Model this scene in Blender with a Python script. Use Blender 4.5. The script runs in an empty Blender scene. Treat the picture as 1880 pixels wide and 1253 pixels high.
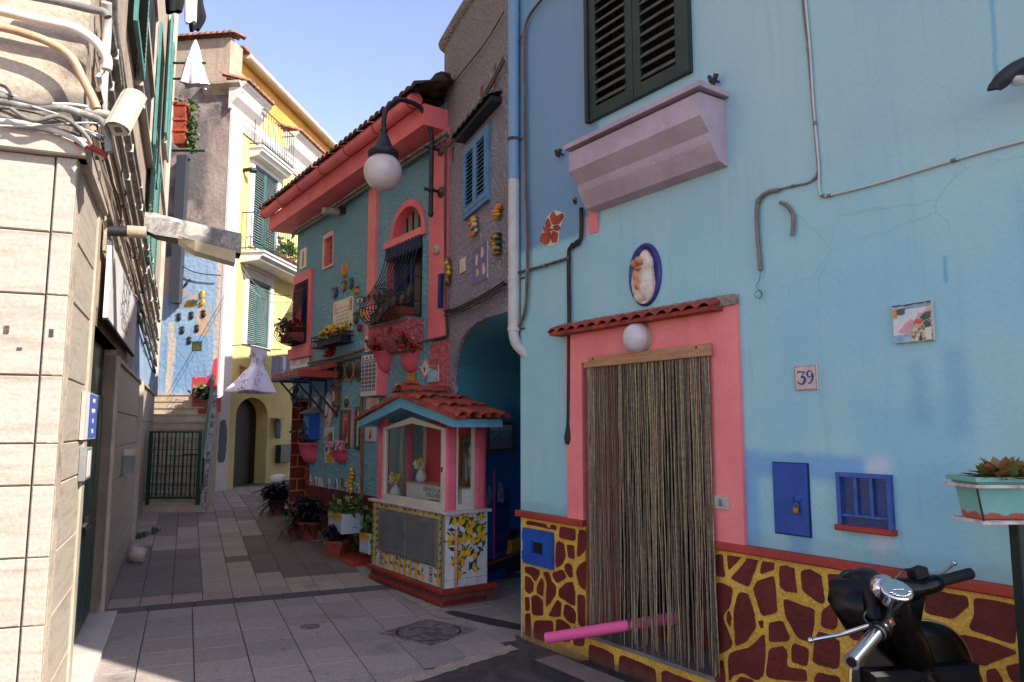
import bpy, bmesh, math, random
from math import sin, cos, pi, radians, sqrt, atan2
from mathutils import Vector, Matrix
from mathutils.geometry import tessellate_polygon
random.seed(7)
SC = bpy.context.scene
COL = SC.collection
# ------------------------------------------------------------------ camera
EYE = Vector((0, 0, 1.75)); FPX = 1350.0; PITCH = atan2(159, 1350)
CP, SP = cos(PITCH), sin(PITCH)
cam = bpy.data.cameras.new('camera'); camo = bpy.data.objects.new('camera', cam); COL.objects.link(camo)
camo.location = EYE; camo.rotation_euler = (pi/2+PITCH, 0, 0)
cam.sensor_width = 36; cam.lens = FPX/1880*36; cam.clip_end = 1000; cam.clip_start = 0.05
SC.camera = camo
def ray(x, y):
    cx = (x-940)/FPX; cy = (626.5-y)/FPX
    return Vector((cx, CP-cy*SP, SP+cy*CP))
def proj(p):
    d = p-EYE; z = d.y*CP+d.z*SP; yy = -d.y*SP+d.z*CP
    return (940+FPX*d.x/z, 626.5-FPX*yy/z) if z > .05 else (-9999, -9999)
class Fr:                       # a wall frame: u along the wall (left to right seen from outside), o outward, z up
    def __init__(s, ox, oy, dx, dy):
        L = sqrt(dx*dx+dy*dy); s.dx = dx/L; s.dy = dy/L; s.ox = ox; s.oy = oy
        s.rz = atan2(s.dy, s.dx); s.out = Vector((s.dy, -s.dx, 0))
        s.M = Matrix.Translation((ox, oy, 0)) @ Matrix.Rotation(s.rz, 4, 'Z')
    def at(s, px, py, o=0.0):
        r = ray(px, py); P0 = Vector((s.ox, s.oy, 0))+s.out*o
        t = (P0-EYE).dot(s.out)/r.dot(s.out); P = EYE+r*t-Vector((s.ox, s.oy, 0))
        return (P.x*s.dx+P.y*s.dy, P.z)
    def rect(s, x0, y0, x1, y1, o=0.0):
        xm, ym = (x0+x1)/2, (y0+y1)/2
        return (s.at(x0, ym, o)[0], s.at(x1, ym, o)[0], s.at(xm, y1, o)[1], s.at(xm, y0, o)[1])
    def W(s, u, o, z):
        return s.M @ Vector((u, -o, z))
    def sub(s, u, o, z=0):
        return s.M @ Matrix.Translation((u, -o, z))
# ------------------------------------------------------------------ materials
def lin(c):
    return tuple(((v/255/12.92) if v/255 <= .04045 else ((v/255+.055)/1.055)**2.4) for v in c)+(1,)
class NT:
    def __init__(s, name):
        s.m = bpy.data.materials.new(name); s.m.use_nodes = True
        s.t = s.m.node_tree; s.n = s.t.nodes; s.l = s.t.links
        s.b = s.n['Principled BSDF']; s.tc = s.n.new('ShaderNodeTexCoord').outputs['Object']
    def link(s, a, b): s.l.new(a, b)
    def set(s, sock, v):
        if hasattr(v, 'node'): s.l.new(v, sock)
        else: sock.default_value = v
    def math(s, op, a, b=0.0, clamp=False):
        n = s.n.new('ShaderNodeMath'); n.operation = op; n.use_clamp = clamp
        s.set(n.inputs[0], a); s.set(n.inputs[1], b); return n.outputs[0]
    def noise(s, scale, detail=4, rough=.55, vec=None, dim=None, dist=0):
        n = s.n.new('ShaderNodeTexNoise'); n.inputs['Scale'].default_value = scale
        n.inputs['Detail'].default_value = detail; n.inputs['Roughness'].default_value = rough
        n.inputs['Distortion'].default_value = dist
        s.l.new(vec or s.tc, n.inputs['Vector']); return n
    def mapr(s, v, a, b, c=0.0, d=1.0):
        n = s.n.new('ShaderNodeMapRange'); n.interpolation_type = 'SMOOTHSTEP'
        s.set(n.inputs[0], v)
        for i, q in enumerate((a, b, c, d)): n.inputs[i+1].default_value = q
        return n.outputs[0]
    def mix(s, f, a, b, mode='MIX'):
        n = s.n.new('ShaderNodeMix'); n.data_type = 'RGBA'; n.blend_type = mode
        s.set(n.inputs[0], f); s.set(n.inputs[6], a); s.set(n.inputs[7], b); return n.outputs[2]
    def stretch(s, sx, sy, sz):
        n = s.n.new('ShaderNodeMapping'); n.inputs['Scale'].default_value = (sx, sy, sz)
        s.l.new(s.tc, n.inputs['Vector']); return n.outputs[0]
def mat(name, col, col2=None, ns=4, lo=.35, hi=.65, rough=.8, bump=0, bs=40, bd=.01, metal=0, spec=.4, fine=.06,
        patches=(), streak=None, coat=0, vor=False, stretch=None, att=None, cracks=None):
    """principled surface: two tones through noise, fine mottling, worn or painted patches, bump"""
    t = NT(name); base = lin(col)
    vec = t.stretch(*stretch) if stretch else None
    if att:
        a = t.n.new('ShaderNodeAttribute'); a.attribute_name = att; c = a.outputs['Color']
    else:
        c = base
    if col2:
        f = t.mapr(t.noise(ns, 6, .6, vec, dist=.3).outputs[0], lo, hi)
        c = t.mix(f, c, lin(col2))
    for p in patches:      # (colour, u0, u1, z0, z1, soft, noise scale, noise amount[, strength])
        pc, u0, u1, z0, z1, soft, pn, pa = p[:8]; st = p[8] if len(p) > 8 else 1.0
        nn = t.noise(pn, 5, .6)
        vm = t.n.new('ShaderNodeVectorMath'); vm.operation = 'MULTIPLY_ADD'
        t.l.new(nn.outputs['Color'], vm.inputs[0]); vm.inputs[1].default_value = (pa*2,)*3
        ad = t.n.new('ShaderNodeVectorMath'); ad.operation = 'SUBTRACT'
        t.l.new(t.tc, ad.inputs[0]); ad.inputs[1].default_value = (pa,)*3
        t.l.new(ad.outputs[0], vm.inputs[2])
        sx = t.n.new('ShaderNodeSeparateXYZ'); t.l.new(vm.outputs[0], sx.inputs[0])
        k = t.math('MULTIPLY', t.mapr(sx.outputs[0], u0-soft, u0+soft), t.mapr(sx.outputs[0], u1-soft, u1+soft, 1, 0))
        k = t.math('MULTIPLY', k, t.math('MULTIPLY', t.mapr(sx.outputs[2], z0-soft, z0+soft), t.mapr(sx.outputs[2], z1-soft, z1+soft, 1, 0)))
        if st != 1: k = t.math('MULTIPLY', k, st)
        c = t.mix(k, c, lin(pc))
    if streak:             # (colour, strength) vertical weather streaks
        sv = t.stretch(9, 9, .7)
        f = t.math('MULTIPLY', t.mapr(t.noise(1.2, 5, .6, sv).outputs[0], .52, .75), streak[1])
        c = t.mix(f, c, lin(streak[0]))
    if cracks:             # (colour, cell scale, strength) sparse hairline cracks
        wv = t.n.new('ShaderNodeVectorMath'); wv.operation = 'MULTIPLY_ADD'; t.l.new(t.noise(5, 4, .6).outputs['Color'], wv.inputs[0]); wv.inputs[1].default_value = (.12,)*3; t.l.new(t.tc, wv.inputs[2])
        vo = t.n.new('ShaderNodeTexVoronoi'); vo.feature = 'DISTANCE_TO_EDGE'; vo.inputs['Scale'].default_value = cracks[1]; t.l.new(wv.outputs[0], vo.inputs['Vector'])
        f = t.math('MULTIPLY', t.mapr(vo.outputs['Distance'], .0, .006*cracks[1], 1, 0), t.mapr(t.noise(.9, 3, .6).outputs[0], .52, .62))
        c = t.mix(t.math('MULTIPLY', f, cracks[2]), c, lin(cracks[0]))
        pn = t.mapr(t.noise(38, 2, .5).outputs[0], .74, .78); c = t.mix(t.math('MULTIPLY', pn, .5), c, lin(cracks[0]))
    if fine:
        g = t.mapr(t.noise(55, 4, .7).outputs[0], .3, .7, 1-fine*1.6, 1+fine)
        q = t.n.new('ShaderNodeCombineColor')
        for i in range(3): t.l.new(g, q.inputs[i])
        c = t.mix(1.0, c, q.outputs[0], 'MULTIPLY')
    t.set(t.b.inputs['Base Color'], c)
    t.b.inputs['Roughness'].default_value = rough; t.b.inputs['Metallic'].default_value = metal
    t.b.inputs['Specular IOR Level'].default_value = spec; t.b.inputs['Coat Weight'].default_value = coat
    if bump:
        if vor:
            v = t.noise(bs, 4, .6, dist=.35).outputs[0]
            h = t.mapr(v, .3, .68)
        else:
            h = t.noise(bs, 6, .6).outputs[0]
        bn = t.n.new('ShaderNodeBump'); bn.inputs['Strength'].default_value = bump; bn.inputs['Distance'].default_value = bd
        t.l.new(h, bn.inputs['Height']); t.l.new(bn.outputs[0], t.b.inputs['Normal'])
    return t.m
def glassmat(name, tint=(200, 215, 215), refl=.12):
    m = bpy.data.materials.new(name); m.use_nodes = True; t = m.node_tree; t.nodes.clear()
    o = t.nodes.new('ShaderNodeOutputMaterial'); a = t.nodes.new('ShaderNodeBsdfTransparent'); b = t.nodes.new('ShaderNodeBsdfGlossy')
    b.inputs['Roughness'].default_value = .03; a.inputs['Color'].default_value = lin(tint)
    fr = t.nodes.new('ShaderNodeLayerWeight'); pw = t.nodes.new('ShaderNodeMath'); pw.operation = 'POWER'; pw.inputs[1].default_value = 5
    mr = t.nodes.new('ShaderNodeMath'); mr.operation = 'ADD'; mr.inputs[1].default_value = refl; mr.use_clamp = True
    x = t.nodes.new('ShaderNodeMixShader'); t.links.new(fr.outputs['Facing'], pw.inputs[0]); t.links.new(pw.outputs[0], mr.inputs[0]); t.links.new(mr.outputs[0], x.inputs[0])
    t.links.new(a.outputs[0], x.inputs[1]); t.links.new(b.outputs[0], x.inputs[2]); t.links.new(x.outputs[0], o.inputs[0])
    return m
# ------------------------------------------------------------------ mesh builder, local coordinates (u, o outward, z)
WM = {}
class MB:
    def __init__(s): s.v = []; s.f = []; s.mi = []; s.sm = []; s.ms = []; s.col = None
    def m(s, mt):
        if mt not in s.ms: s.ms.append(mt)
        return s.ms.index(mt)
    def add(s, vs, fs, mt, smooth=False):
        b = len(s.v); k = s.m(mt)
        s.v += [(p[0], -p[1], p[2]) for p in vs]
        for f in fs: s.f.append([b+i for i in f]); s.mi.append(k); s.sm.append(smooth)
        return s
    def box(s, u0, u1, o0, o1, z0, z1, mt):
        vs = [(u, o, z) for z in (z0, z1) for o in (o0, o1) for u in (u0, u1)]
        return s.add(vs, [(0, 1, 3, 2), (4, 5, 7, 6), (0, 1, 5, 4), (2, 3, 7, 6), (0, 2, 6, 4), (1, 3, 7, 5)], mt)
    def bev(s, u0, u1, o0, o1, z0, z1, mt, b=.01):   # box with chamfered front edges
        vs = [(u0, o0, z0), (u1, o0, z0), (u1, o0, z1), (u0, o0, z1), (u0, o1-b, z0), (u1, o1-b, z0), (u1, o1-b, z1), (u0, o1-b, z1),
              (u0+b, o1, z0+b), (u1-b, o1, z0+b), (u1-b, o1, z1-b), (u0+b, o1, z1-b)]
        fs = [(0, 1, 2, 3), (8, 9, 10, 11)]
        for i in range(4):
            j = (i+1) % 4; fs += [(i, j, 4+j, 4+i), (4+i, 4+j, 8+j, 8+i)]
        return s.add(vs, fs, mt)
    def xbox(s, M, sx, sy, sz, mt):                  # oriented box, M maps local (u,o,z)
        vs = [M @ Vector((a*sx/2, b*sy/2, c*sz/2)) for c in (-1, 1) for b in (-1, 1) for a in (-1, 1)]
        return s.add(vs, [(0, 1, 3, 2), (4, 5, 7, 6), (0, 1, 5, 4), (2, 3, 7, 6), (0, 2, 6, 4), (1, 3, 7, 5)], mt)
    def poly(s, pts, o0, o1, mt, side=None, back=True):   # prism from an outline in (u,z)
        n = len(pts); tr = tessellate_polygon([[Vector((p[0], p[1], 0)) for p in pts]])
        fr = [tuple(t) for t in tr]
        s.add([(p[0], o1, p[1]) for p in pts], fr, mt)
        if back: s.add([(p[0], o0, p[1]) for p in pts], fr, mt)
        s.add([(p[0], o0, p[1]) for p in pts]+[(p[0], o1, p[1]) for p in pts], [(i, (i+1) % n, n+(i+1) % n, n+i) for i in range(n)], side or mt)
        return s
    def prof(s, pr, u0, u1, mt, smooth=False):       # profile in (o,z) swept along u, closed
        n = len(pr)
        vs = [(u0, p[0], p[1]) for p in pr]+[(u1, p[0], p[1]) for p in pr]
        s.add(vs, [(i, (i+1) % n, n+(i+1) % n, n+i) for i in range(n)], mt, smooth)
        tr = [tuple(t) for t in tessellate_polygon([[Vector((p[0], p[1], 0)) for p in pr]])]
        s.add(vs[:n], tr, mt); s.add(vs[n:], tr, mt); return s
    def tube(s, pts, r, mt, n=8, cap=True, smooth=True):
        pts = [Vector(p) for p in pts]; rs = r if isinstance(r, (list, tuple)) else [r]*len(pts)
        t0 = (pts[1]-pts[0]).normalized(); a = Vector((0, 0, 1)) if abs(t0.z) < .9 else Vector((1, 0, 0))
        nx = t0.cross(a).normalized(); vs = []
        for i, p in enumerate(pts):
            t = (pts[min(i+1, len(pts)-1)]-pts[max(i-1, 0)])
            if t.length < 1e-9: t = t0
            t = t.normalized(); nx = (nx-t*nx.dot(t)).normalized(); ny = t.cross(nx)
            vs += [p+(nx*cos(2*pi*k/n)+ny*sin(2*pi*k/n))*rs[i] for k in range(n)]
        fs = [(i*n+k, i*n+(k+1) % n, (i+1)*n+(k+1) % n, (i+1)*n+k) for i in range(len(pts)-1) for k in range(n)]
        s.add(vs, fs, mt, smooth)
        if cap:
            s.add(vs[:n], [tuple(range(n))], mt); s.add(vs[-n:], [tuple(range(n))], mt)
        return s
    def lathe(s, pr, mt, c=(0, 0, 0), n=20, axis='z', sx=1, sy=1, smooth=True):
        vs = []
        for r, h in pr:
            for k in range(n):
                a = 2*pi*k/n; x, y = r*cos(a)*sx, r*sin(a)*sy
                q = (x, y, h) if axis == 'z' else (x, h, y) if axis == 'o' else (h, x, y)
                vs.append((c[0]+q[0], c[1]+q[1], c[2]+q[2]))
        fs = [(i*n+k, i*n+(k+1) % n, (i+1)*n+(k+1) % n, (i+1)*n+k) for i in range(len(pr)-1) for k in range(n)]
        s.add(vs, fs, mt, smooth)
        if pr[0][0] > 1e-4: s.add(vs[:n], [tuple(range(n))], mt)
        if pr[-1][0] > 1e-4: s.add(vs[-n:], [tuple(range(n))], mt)
        return s
    def ell(s, c, ru, ro, rz, mt, n=12, m=8, jit=0):
        pr = [(max(sin(pi*i/m), 1e-5), -cos(pi*i/m)) for i in range(m+1)]; vs = []
        for r, h in pr:
            for k in range(n):
                a = 2*pi*k/n; j = 1+random.uniform(-jit, jit)
                vs.append((c[0]+ru*r*cos(a)*j, c[1]+ro*r*sin(a)*j, c[2]+rz*h*j))
        fs = [(i*n+k, i*n+(k+1) % n, (i+1)*n+(k+1) % n, (i+1)*n+k) for i in range(m) for k in range(n)]
        return s.add(vs, fs, mt, True)
    def blade(s, p, ang, L, w, up, droop, mt, n=5):  # one curved leaf
        dx, dy = cos(ang), sin(ang); vs = []
        for i in range(n+1):
            t = i/n; r = L*t*cos(up)+.0; h = L*t*sin(up)-droop*L*t*t
            ww = w*(sin(pi*min(t*.85+.15, 1)))*.5+.0006
            c = Vector((p[0]+dx*r, p[1]+dy*r, p[2]+h)); q = Vector((-dy, dx, 0))*ww
            vs += [c-q, c+Vector((0, 0, -ww*.4)), c+q]
        fs = []
        for i in range(n):
            a = 3*i; fs += [(a, a+1, a+4, a+3), (a+1, a+2, a+5, a+4)]
        return s.add(vs, fs, mt, True)
    def build(s, name, parent=None, M=None, fix=True, at=None):
        me = bpy.data.meshes.new(name)
        me.from_pydata(s.v, [], s.f); me.update()
        for m_ in s.ms: me.materials.append(m_)
        me.polygons.foreach_set('material_index', s.mi); me.polygons.foreach_set('use_smooth', s.sm)
        if fix:
            bm = bmesh.new(); bm.from_mesh(me); bmesh.ops.recalc_face_normals(bm, faces=bm.faces); bm.to_mesh(me); bm.free()
        o = bpy.data.objects.new(name, me); COL.objects.link(o)
        W = M if M is not None else (WM[parent] if parent else Matrix.Identity(4))
        WM[o] = W
        if parent:
            o.parent = parent; o.matrix_local = WM[parent].inverted() @ W
        else: o.matrix_world = W
        return o
def tag(o, label=None, cat=None, group=None, kind=None):
    if label: o['label'] = label
    if cat: o['category'] = cat
    if group: o['group'] = group
    if kind: o['kind'] = kind
    return o
def thing(name, label, cat, M, group=None):
    o = bpy.data.objects.new(name, None); COL.objects.link(o); o.empty_display_size = .1
    o.matrix_world = M; WM[o] = M; return tag(o, label, cat, group)
def textpart(body, size, mt, parent, u, o, z, name='lettering', align='CENTER', depth=.0008, rot=None, sx=1):
    cu = bpy.data.curves.new('t', 'FONT'); cu.body = body; cu.size = size; cu.align_x = align; cu.align_y = 'CENTER'; cu.extrude = depth
    cu.resolution_u = 3
    ob = bpy.data.objects.new('t', cu); COL.objects.link(ob); bpy.context.view_layer.update()
    me = bpy.data.meshes.new_from_object(ob.evaluated_get(bpy.context.evaluated_depsgraph_get()))
    bpy.data.objects.remove(ob); me.materials.clear(); me.materials.append(mt)
    n = bpy.data.objects.new(name, me); COL.objects.link(n)
    W = WM[parent] @ Matrix.Translation((u, -o, z)) @ (rot or Matrix.Identity(4)) @ Matrix.Rotation(pi/2, 4, 'X') @ Matrix.Diagonal((sx, 1, 1, 1))
    WM[n] = W; n.parent = parent; n.matrix_local = WM[parent].inverted() @ W
    return n
def smoothpts(pts, k=5):          # Catmull-Rom
    P = [Vector(p) for p in pts]; out = []
    for i in range(len(P)-1):
        a, b, c, d = P[max(i-1, 0)], P[i], P[i+1], P[min(i+2, len(P)-1)]
        for j in range(k):
            t = j/k; out.append(.5*((2*b)+(c-a)*t+(2*a-5*b+4*c-d)*t*t+(3*b-a-3*c+d)*t*t*t))
    return out+[P[-1]]
def wall(mb, outline, holes, thick, mt, reveal=None, o=0):   # outline and holes in (u,z)
    polys = [[Vector((p[0], p[1], 0)) for p in outline]]+[[Vector((p[0], p[1], 0)) for p in h] for h in holes]
    flat = [p for q in polys for p in q]
    tr = [tuple(t) for t in tessellate_polygon(polys)]
    mb.add([(p.x, o, p.y) for p in flat], tr, mt); mb.add([(p.x, o-thick, p.y) for p in flat], tr, mt)
    n = len(outline); vs = [(p[0], o, p[1]) for p in outline]+[(p[0], o-thick, p[1]) for p in outline]
    mb.add(vs, [(i, (i+1) % n, n+(i+1) % n, n+i) for i in range(n)], mt)
    for h in holes:
        n = len(h); vs = [(p[0], o, p[1]) for p in h]+[(p[0], o-thick, p[1]) for p in h]
        mb.add(vs, [(i, (i+1) % n, n+(i+1) % n, n+i) for i in range(n)], reveal or mt)
    return mb
def R4(r): u0, u1, z0, z1 = r; return [(u0, z0), (u1, z0), (u1, z1), (u0, z1)]
def gridwall(mb, u0, u1, z0, z1, holes, thick, mt, reveal=None, o=0):   # rectangular wall with rectangular openings (u0,u1,z0,z1)
    us = sorted({u0, u1, *[h[0] for h in holes], *[h[1] for h in holes]}); zs = sorted({z0, z1, *[h[2] for h in holes], *[h[3] for h in holes]})
    for oo in (o, o-thick):
        for a, b in zip(us, us[1:]):
            for c, d in zip(zs, zs[1:]):
                m, k = (a+b)/2, (c+d)/2
                if any(h[0] < m < h[1] and h[2] < k < h[3] for h in holes): continue
                mb.add([(a, oo, c), (b, oo, c), (b, oo, d), (a, oo, d)], [(0, 1, 2, 3)], mt)
    for h in list(holes)+[(u0, u1, z0, z1)]:
        q = R4(h); vs = [(p[0], o, p[1]) for p in q]+[(p[0], o-thick, p[1]) for p in q]
        mb.add(vs, [(i, (i+1) % 4, 4+(i+1) % 4, 4+i) for i in range(4)], (reveal or mt) if h in holes else mt)
    return mb
def rough_poly(pts, k=3, amp=.004, rnd=.25):     # round the corners of a traced outline and roughen its edge
    n = len(pts); out = []
    for i in range(n):
        a, b, c = Vector(pts[i-1]), Vector(pts[i]), Vector(pts[(i+1) % n])
        p, q = b.lerp(a, rnd), b.lerp(c, rnd)
        for j in range(k+1):
            t = j/k; v = p*(1-t)**2+b*2*t*(1-t)+q*t*t
            out.append((v.x+random.uniform(-amp, amp), v.y+random.uniform(-amp, amp)))
        e = q; d = Vector(pts[(i+1) % n]).lerp(b, rnd)
        L = (d-e).length; m = int(L/.035)
        for j in range(1, m):
            v = e.lerp(d, j/m); out.append((v.x+random.uniform(-amp, amp), v.y+random.uniform(-amp, amp)))
    return out
# ------------------------------------------------------------------ frames of the place
R = Fr(1.27, 4.70, .5796, -.8149)          # pale blue house on the right
P = Fr(-.79, 8.50, .5796, -.8149)          # pink and turquoise house
G = Fr(.05, 6.42, .84, -2.08)              # grey stucco house with the passage
LA = Fr(-2.43, 3.97, -.403, .915)          # stone clad house, side along the alley
LF = Fr(-2.43, 3.97, .93, .364)            # stone clad house, end towards the camera
YF = Fr(-6.80, 17.0, .132, .991)           # yellow house facade
YQ = Fr(-6.80, 17.0, .991, -.132)          # its weathered end wall
K = Fr(-.66, 7.40, .5796, -.8149)          # votive shrine
SA = Vector((-.403, .915, 0)); SB = Vector((.915, .403, 0))   # alley axes: along, across
def gz(x, y):
    s = -.403*x+.915*y
    return .3*min(max((s-8.4)/5.6, 0), 1)
def gp(px, py, z=None):                    # ground point seen at a pixel
    r = ray(px, py); zz = 0 if z is None else z
    for _ in range(12):
        t = (zz-1.75)/r.z; q = EYE+r*t
        if z is None: zz = gz(q.x, q.y)
    return Vector((q.x, q.y, zz))
def atY(px, py, Y, fr):                    # point of a sight line at a given distance, in a wall frame
    r = ray(px, py); p = EYE+r*(Y/r.y); q = fr.M.inverted() @ p; return (q.x, -q.y, q.z)
# ------------------------------------------------------------------ colours
def spot(x, y0, y1, w): a = R.at(x, (y0+y1)/2); return (a[0]-w, a[0]+w, R.at(x, y1)[1], R.at(x, y0)[1])
PD1 = spot(1825, -20, 150, .008); PD2 = spot(1735, 470, 522, .008)
C = {}
C['blue_paint'] = mat('blue_paint', (160, 200, 200), (144, 190, 200), 1.1, .3, .7, rough=.62, bump=.5, bs=26, bd=.008, fine=.03,
    patches=[((172, 186, 182), -1.2, 6, 3.1, 8, .5, 1.2, .6, .35),
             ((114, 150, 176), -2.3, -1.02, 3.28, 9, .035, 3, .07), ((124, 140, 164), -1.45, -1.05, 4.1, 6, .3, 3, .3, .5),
             ((118, 166, 202), .22, .34, .9, 1.62, .04, 4, .05), ((118, 166, 202), .52, .66, 1.0, 1.6, .04, 4, .05),
             ((118, 166, 202), .3, 1.0, 1.46, 1.6, .04, 4, .05), ((126, 182, 202), .96, 1.5, 1.0, 1.9, .1, 3, .12, .6),
             ((200, 200, 212), 1.0, 1.12, 1.12, 1.6, .05, 4, .05, .8), ((110, 156, 188), 1.25, 1.33, 1.75, 2.1, .05, 4, .05, .45), ((110, 156, 188), 1.42, 1.52, 1.7, 2.15, .05, 4, .05, .45),
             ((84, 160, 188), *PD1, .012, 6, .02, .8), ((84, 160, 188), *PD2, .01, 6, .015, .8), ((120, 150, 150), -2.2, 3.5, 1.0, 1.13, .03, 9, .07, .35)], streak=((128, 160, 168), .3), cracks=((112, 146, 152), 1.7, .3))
C['pink'] = mat('pink_paint', (240, 138, 132), (228, 122, 120), 2, rough=.6, bump=.25, bs=22, fine=.03)
C['pink_rough'] = mat('pink_stucco', (236, 124, 128), (224, 110, 116), 3, rough=.85, bump=1, bs=15, bd=.07, fine=.06, vor=True)
C['coral'] = mat('coral_paint', (236, 122, 124), (226, 106, 110), 2, rough=.6, bump=.2, bs=25, fine=.04)
C['plinth_red'] = mat('plinth_red', (112, 34, 28), (92, 28, 24), 4, rough=.65, bump=.5, bs=30, bd=.015, fine=.12, patches=[((112, 88, 74), -9, 9, -1, .1, .07, 9, .1, .6)])
C['plinth_yellow'] = mat('plinth_yellow', (230, 182, 74), (206, 156, 60), 5, rough=.75, bump=.7, bs=34, bd=.02, fine=.16, patches=[((120, 98, 78), -9, 9, -1, .1, .07, 9, .1, .7)], cracks=((110, 80, 40), 3, .6))
C['trim_red'] = mat('trim_red', (170, 62, 46), (148, 50, 38), 4, rough=.6, bump=.2, fine=.06)
C['teal_stucco'] = mat('turquoise_stucco', (174, 228, 240), (160, 222, 238), 2, rough=.9, bump=1, bs=22, bd=.09, vor=True, fine=.05)
C['grey_stucco'] = mat('grey_stucco', (206, 194, 204), (188, 176, 184), 1.5, rough=.9, bump=1, bs=22, bd=.09, vor=True, fine=.08,
    patches=[((186, 176, 164), -9, 1, 5.2, 9, .5, 2, .5, .7), ((176, 96, 76), -1.02, -.92, 5.05, 5.3, .012, 12, .03, .9), ((176, 96, 76), -1.5, -1.4, 4.95, 5.2, .012, 12, .03, .9),
             ((168, 100, 84), -.62, -.54, 5.1, 5.35, .012, 12, .03, .9), ((168, 100, 84), -2.0, -1.93, 4.8, 5.0, .012, 12, .03, .9)])
C['tunnel'] = mat('passage_blue', (44, 104, 186), (50, 120, 190), 2, rough=.85, bump=.8, bs=30, bd=.02,
    patches=[((110, 188, 206), -9, 9, 1.95, 9, .25, 2, .3)])
C['marble'] = mat('travertine', (176, 164, 148), (152, 138, 122), 2.0, .42, .78, rough=.6, bump=.5, bs=14, fine=.09, stretch=(1, 1, 9))
C['marble_edge'] = mat('travertine_edge', (180, 165, 145), (164, 149, 130), 5, rough=.6, bump=.2, bs=16, bd=.01, fine=.04)
C['plaster'] = mat('old_plaster', (180, 160, 138), (156, 138, 120), 1.5, rough=.9, bump=.5, bs=18, bd=.02, streak=((136, 120, 106), .5), fine=.08)
C['plaster_dirty'] = mat('dirty_plaster', (182, 166, 146), (120, 108, 96), 2.2, .42, .7, rough=.9, bump=.6, bs=18, bd=.02, fine=.1,
    patches=[((96, 88, 80), -9, 1, 3.3, 3.62, .06, 5, .12, .85)])
C['stone_trim'] = mat('stone_trim', (188, 174, 156), (170, 154, 138), 3, rough=.7, bump=.3, bs=25, fine=.06)
C['dark'] = mat('dark_interior', (26, 24, 24), rough=.9, fine=0)
C['green_dark'] = mat('dark_green_paint', (28, 46, 42), (36, 54, 48), 6, rough=.5, fine=.05)
C['green_teal'] = mat('teal_green_paint', (72, 132, 122), (60, 116, 108), 5, rough=.5, fine=.05)
C['green_gate'] = mat('green_gate_paint', (26, 74, 58), (20, 60, 48), 8, rough=.45, fine=.06)
C['ledge'] = mat('mauve_render', (186, 166, 172), (172, 150, 158), 3, rough=.75, bump=.25, bs=25, fine=.05)
C['terracotta'] = mat('terracotta', (176, 78, 56), (136, 56, 44), 7, rough=.75, bump=.5, bs=35, fine=.14)
C['terra_old'] = mat('old_roof_tile', (170, 112, 88), (112, 84, 70), 6, .35, .6, rough=.9, bump=.5, bs=35, fine=.15)
C['terra_dark'] = mat('dark_roof_tile', (82, 56, 46), (52, 44, 38), 7, rough=.9, bump=.7, bs=35, fine=.2)
C['terra_pot'] = mat('clay_pot', (150, 74, 54), (128, 62, 48), 6, rough=.8, bump=.2, bs=30, fine=.08)
C['yellow_wall'] = mat('yellow_paint', (218, 198, 128), (208, 188, 118), 1.2, rough=.8, bump=.2, bs=30, fine=.04, streak=((196, 170, 104), .25))
C['ochre_wall'] = mat('ochre_paint', (196, 154, 70), (182, 140, 64), 1.2, rough=.8, fine=.05)
C['white_paint'] = mat('white_paint', (212, 206, 200), (200, 194, 188), 2, rough=.7, bump=.15, bs=30, fine=.04)
C['white_pvc'] = mat('white_plastic', (176, 166, 148), rough=.4, fine=.03)
C['pipe_white'] = mat('pipe_white', (196, 194, 188), (184, 180, 172), 5, rough=.45, fine=.04)
C['pipe_grey'] = mat('pipe_grey', (128, 122, 114), (108, 102, 96), 6, rough=.6, fine=.08)
C['pipe_brown'] = mat('pipe_brown', (112, 82, 62), (92, 68, 54), 6, rough=.6, fine=.1)
C['rust'] = mat('rusty_iron', (98, 84, 72), (60, 54, 50), 14, .4, .6, rough=.8, bump=.5, bs=60, fine=.2)
C['black_iron'] = mat('black_iron', (34, 36, 40), (46, 46, 48), 10, rough=.5, fine=.1)
C['navy'] = mat('navy_paint', (30, 50, 104), (24, 42, 88), 6, rough=.5, fine=.06)
C['royal'] = mat('royal_blue_paint', (34, 82, 170), (30, 72, 152), 5, rough=.5, fine=.05)
C['blue_door'] = mat('blue_door_paint', (38, 76, 156), (32, 66, 140), 5, rough=.5, bump=.1, bs=20, fine=.04)
C['wood'] = mat('pale_wood', (184, 136, 96), (160, 116, 82), 5, rough=.6, fine=.08, stretch=(1, 1, 8))
C['alu'] = mat('aluminium', (196, 190, 180), rough=.45, fine=.03)
C['metal_grey'] = mat('grey_metal', (128, 128, 124), (112, 112, 110), 4, rough=.5, fine=.04)
C['leaf_dark'] = mat('dark_purple_leaf', (44, 34, 46), (30, 24, 34), 12, rough=.5, fine=.1)
C['leaf'] = mat('green_leaf', (66, 92, 46), (42, 70, 34), 10, rough=.5, fine=.1)
C['leaf_light'] = mat('light_green_leaf', (128, 146, 84), (94, 120, 60), 10, rough=.5, fine=.1)
C['red_flower'] = mat('red_petal', (156, 18, 22), (126, 12, 18), 15, rough=.6, fine=.1)
C['yellow_flower'] = mat('yellow_petal', (226, 184, 52), (206, 156, 36), 15, rough=.6, fine=.1)
C['white_flower'] = mat('white_petal', (226, 220, 208), rough=.6, fine=.05)
C['pink_flower'] = mat('pink_petal', (222, 160, 168), (190, 110, 126), 15, rough=.6, fine=.05)
C['cream_tile'] = mat('cream_glazed_tile', (216, 204, 186), (204, 188, 168), 9, rough=.25, coat=.3, fine=.03)
C['tile_pink'] = mat('pinkish_tile', (214, 176, 160), (196, 150, 138), 9, rough=.35, fine=.06)
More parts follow.
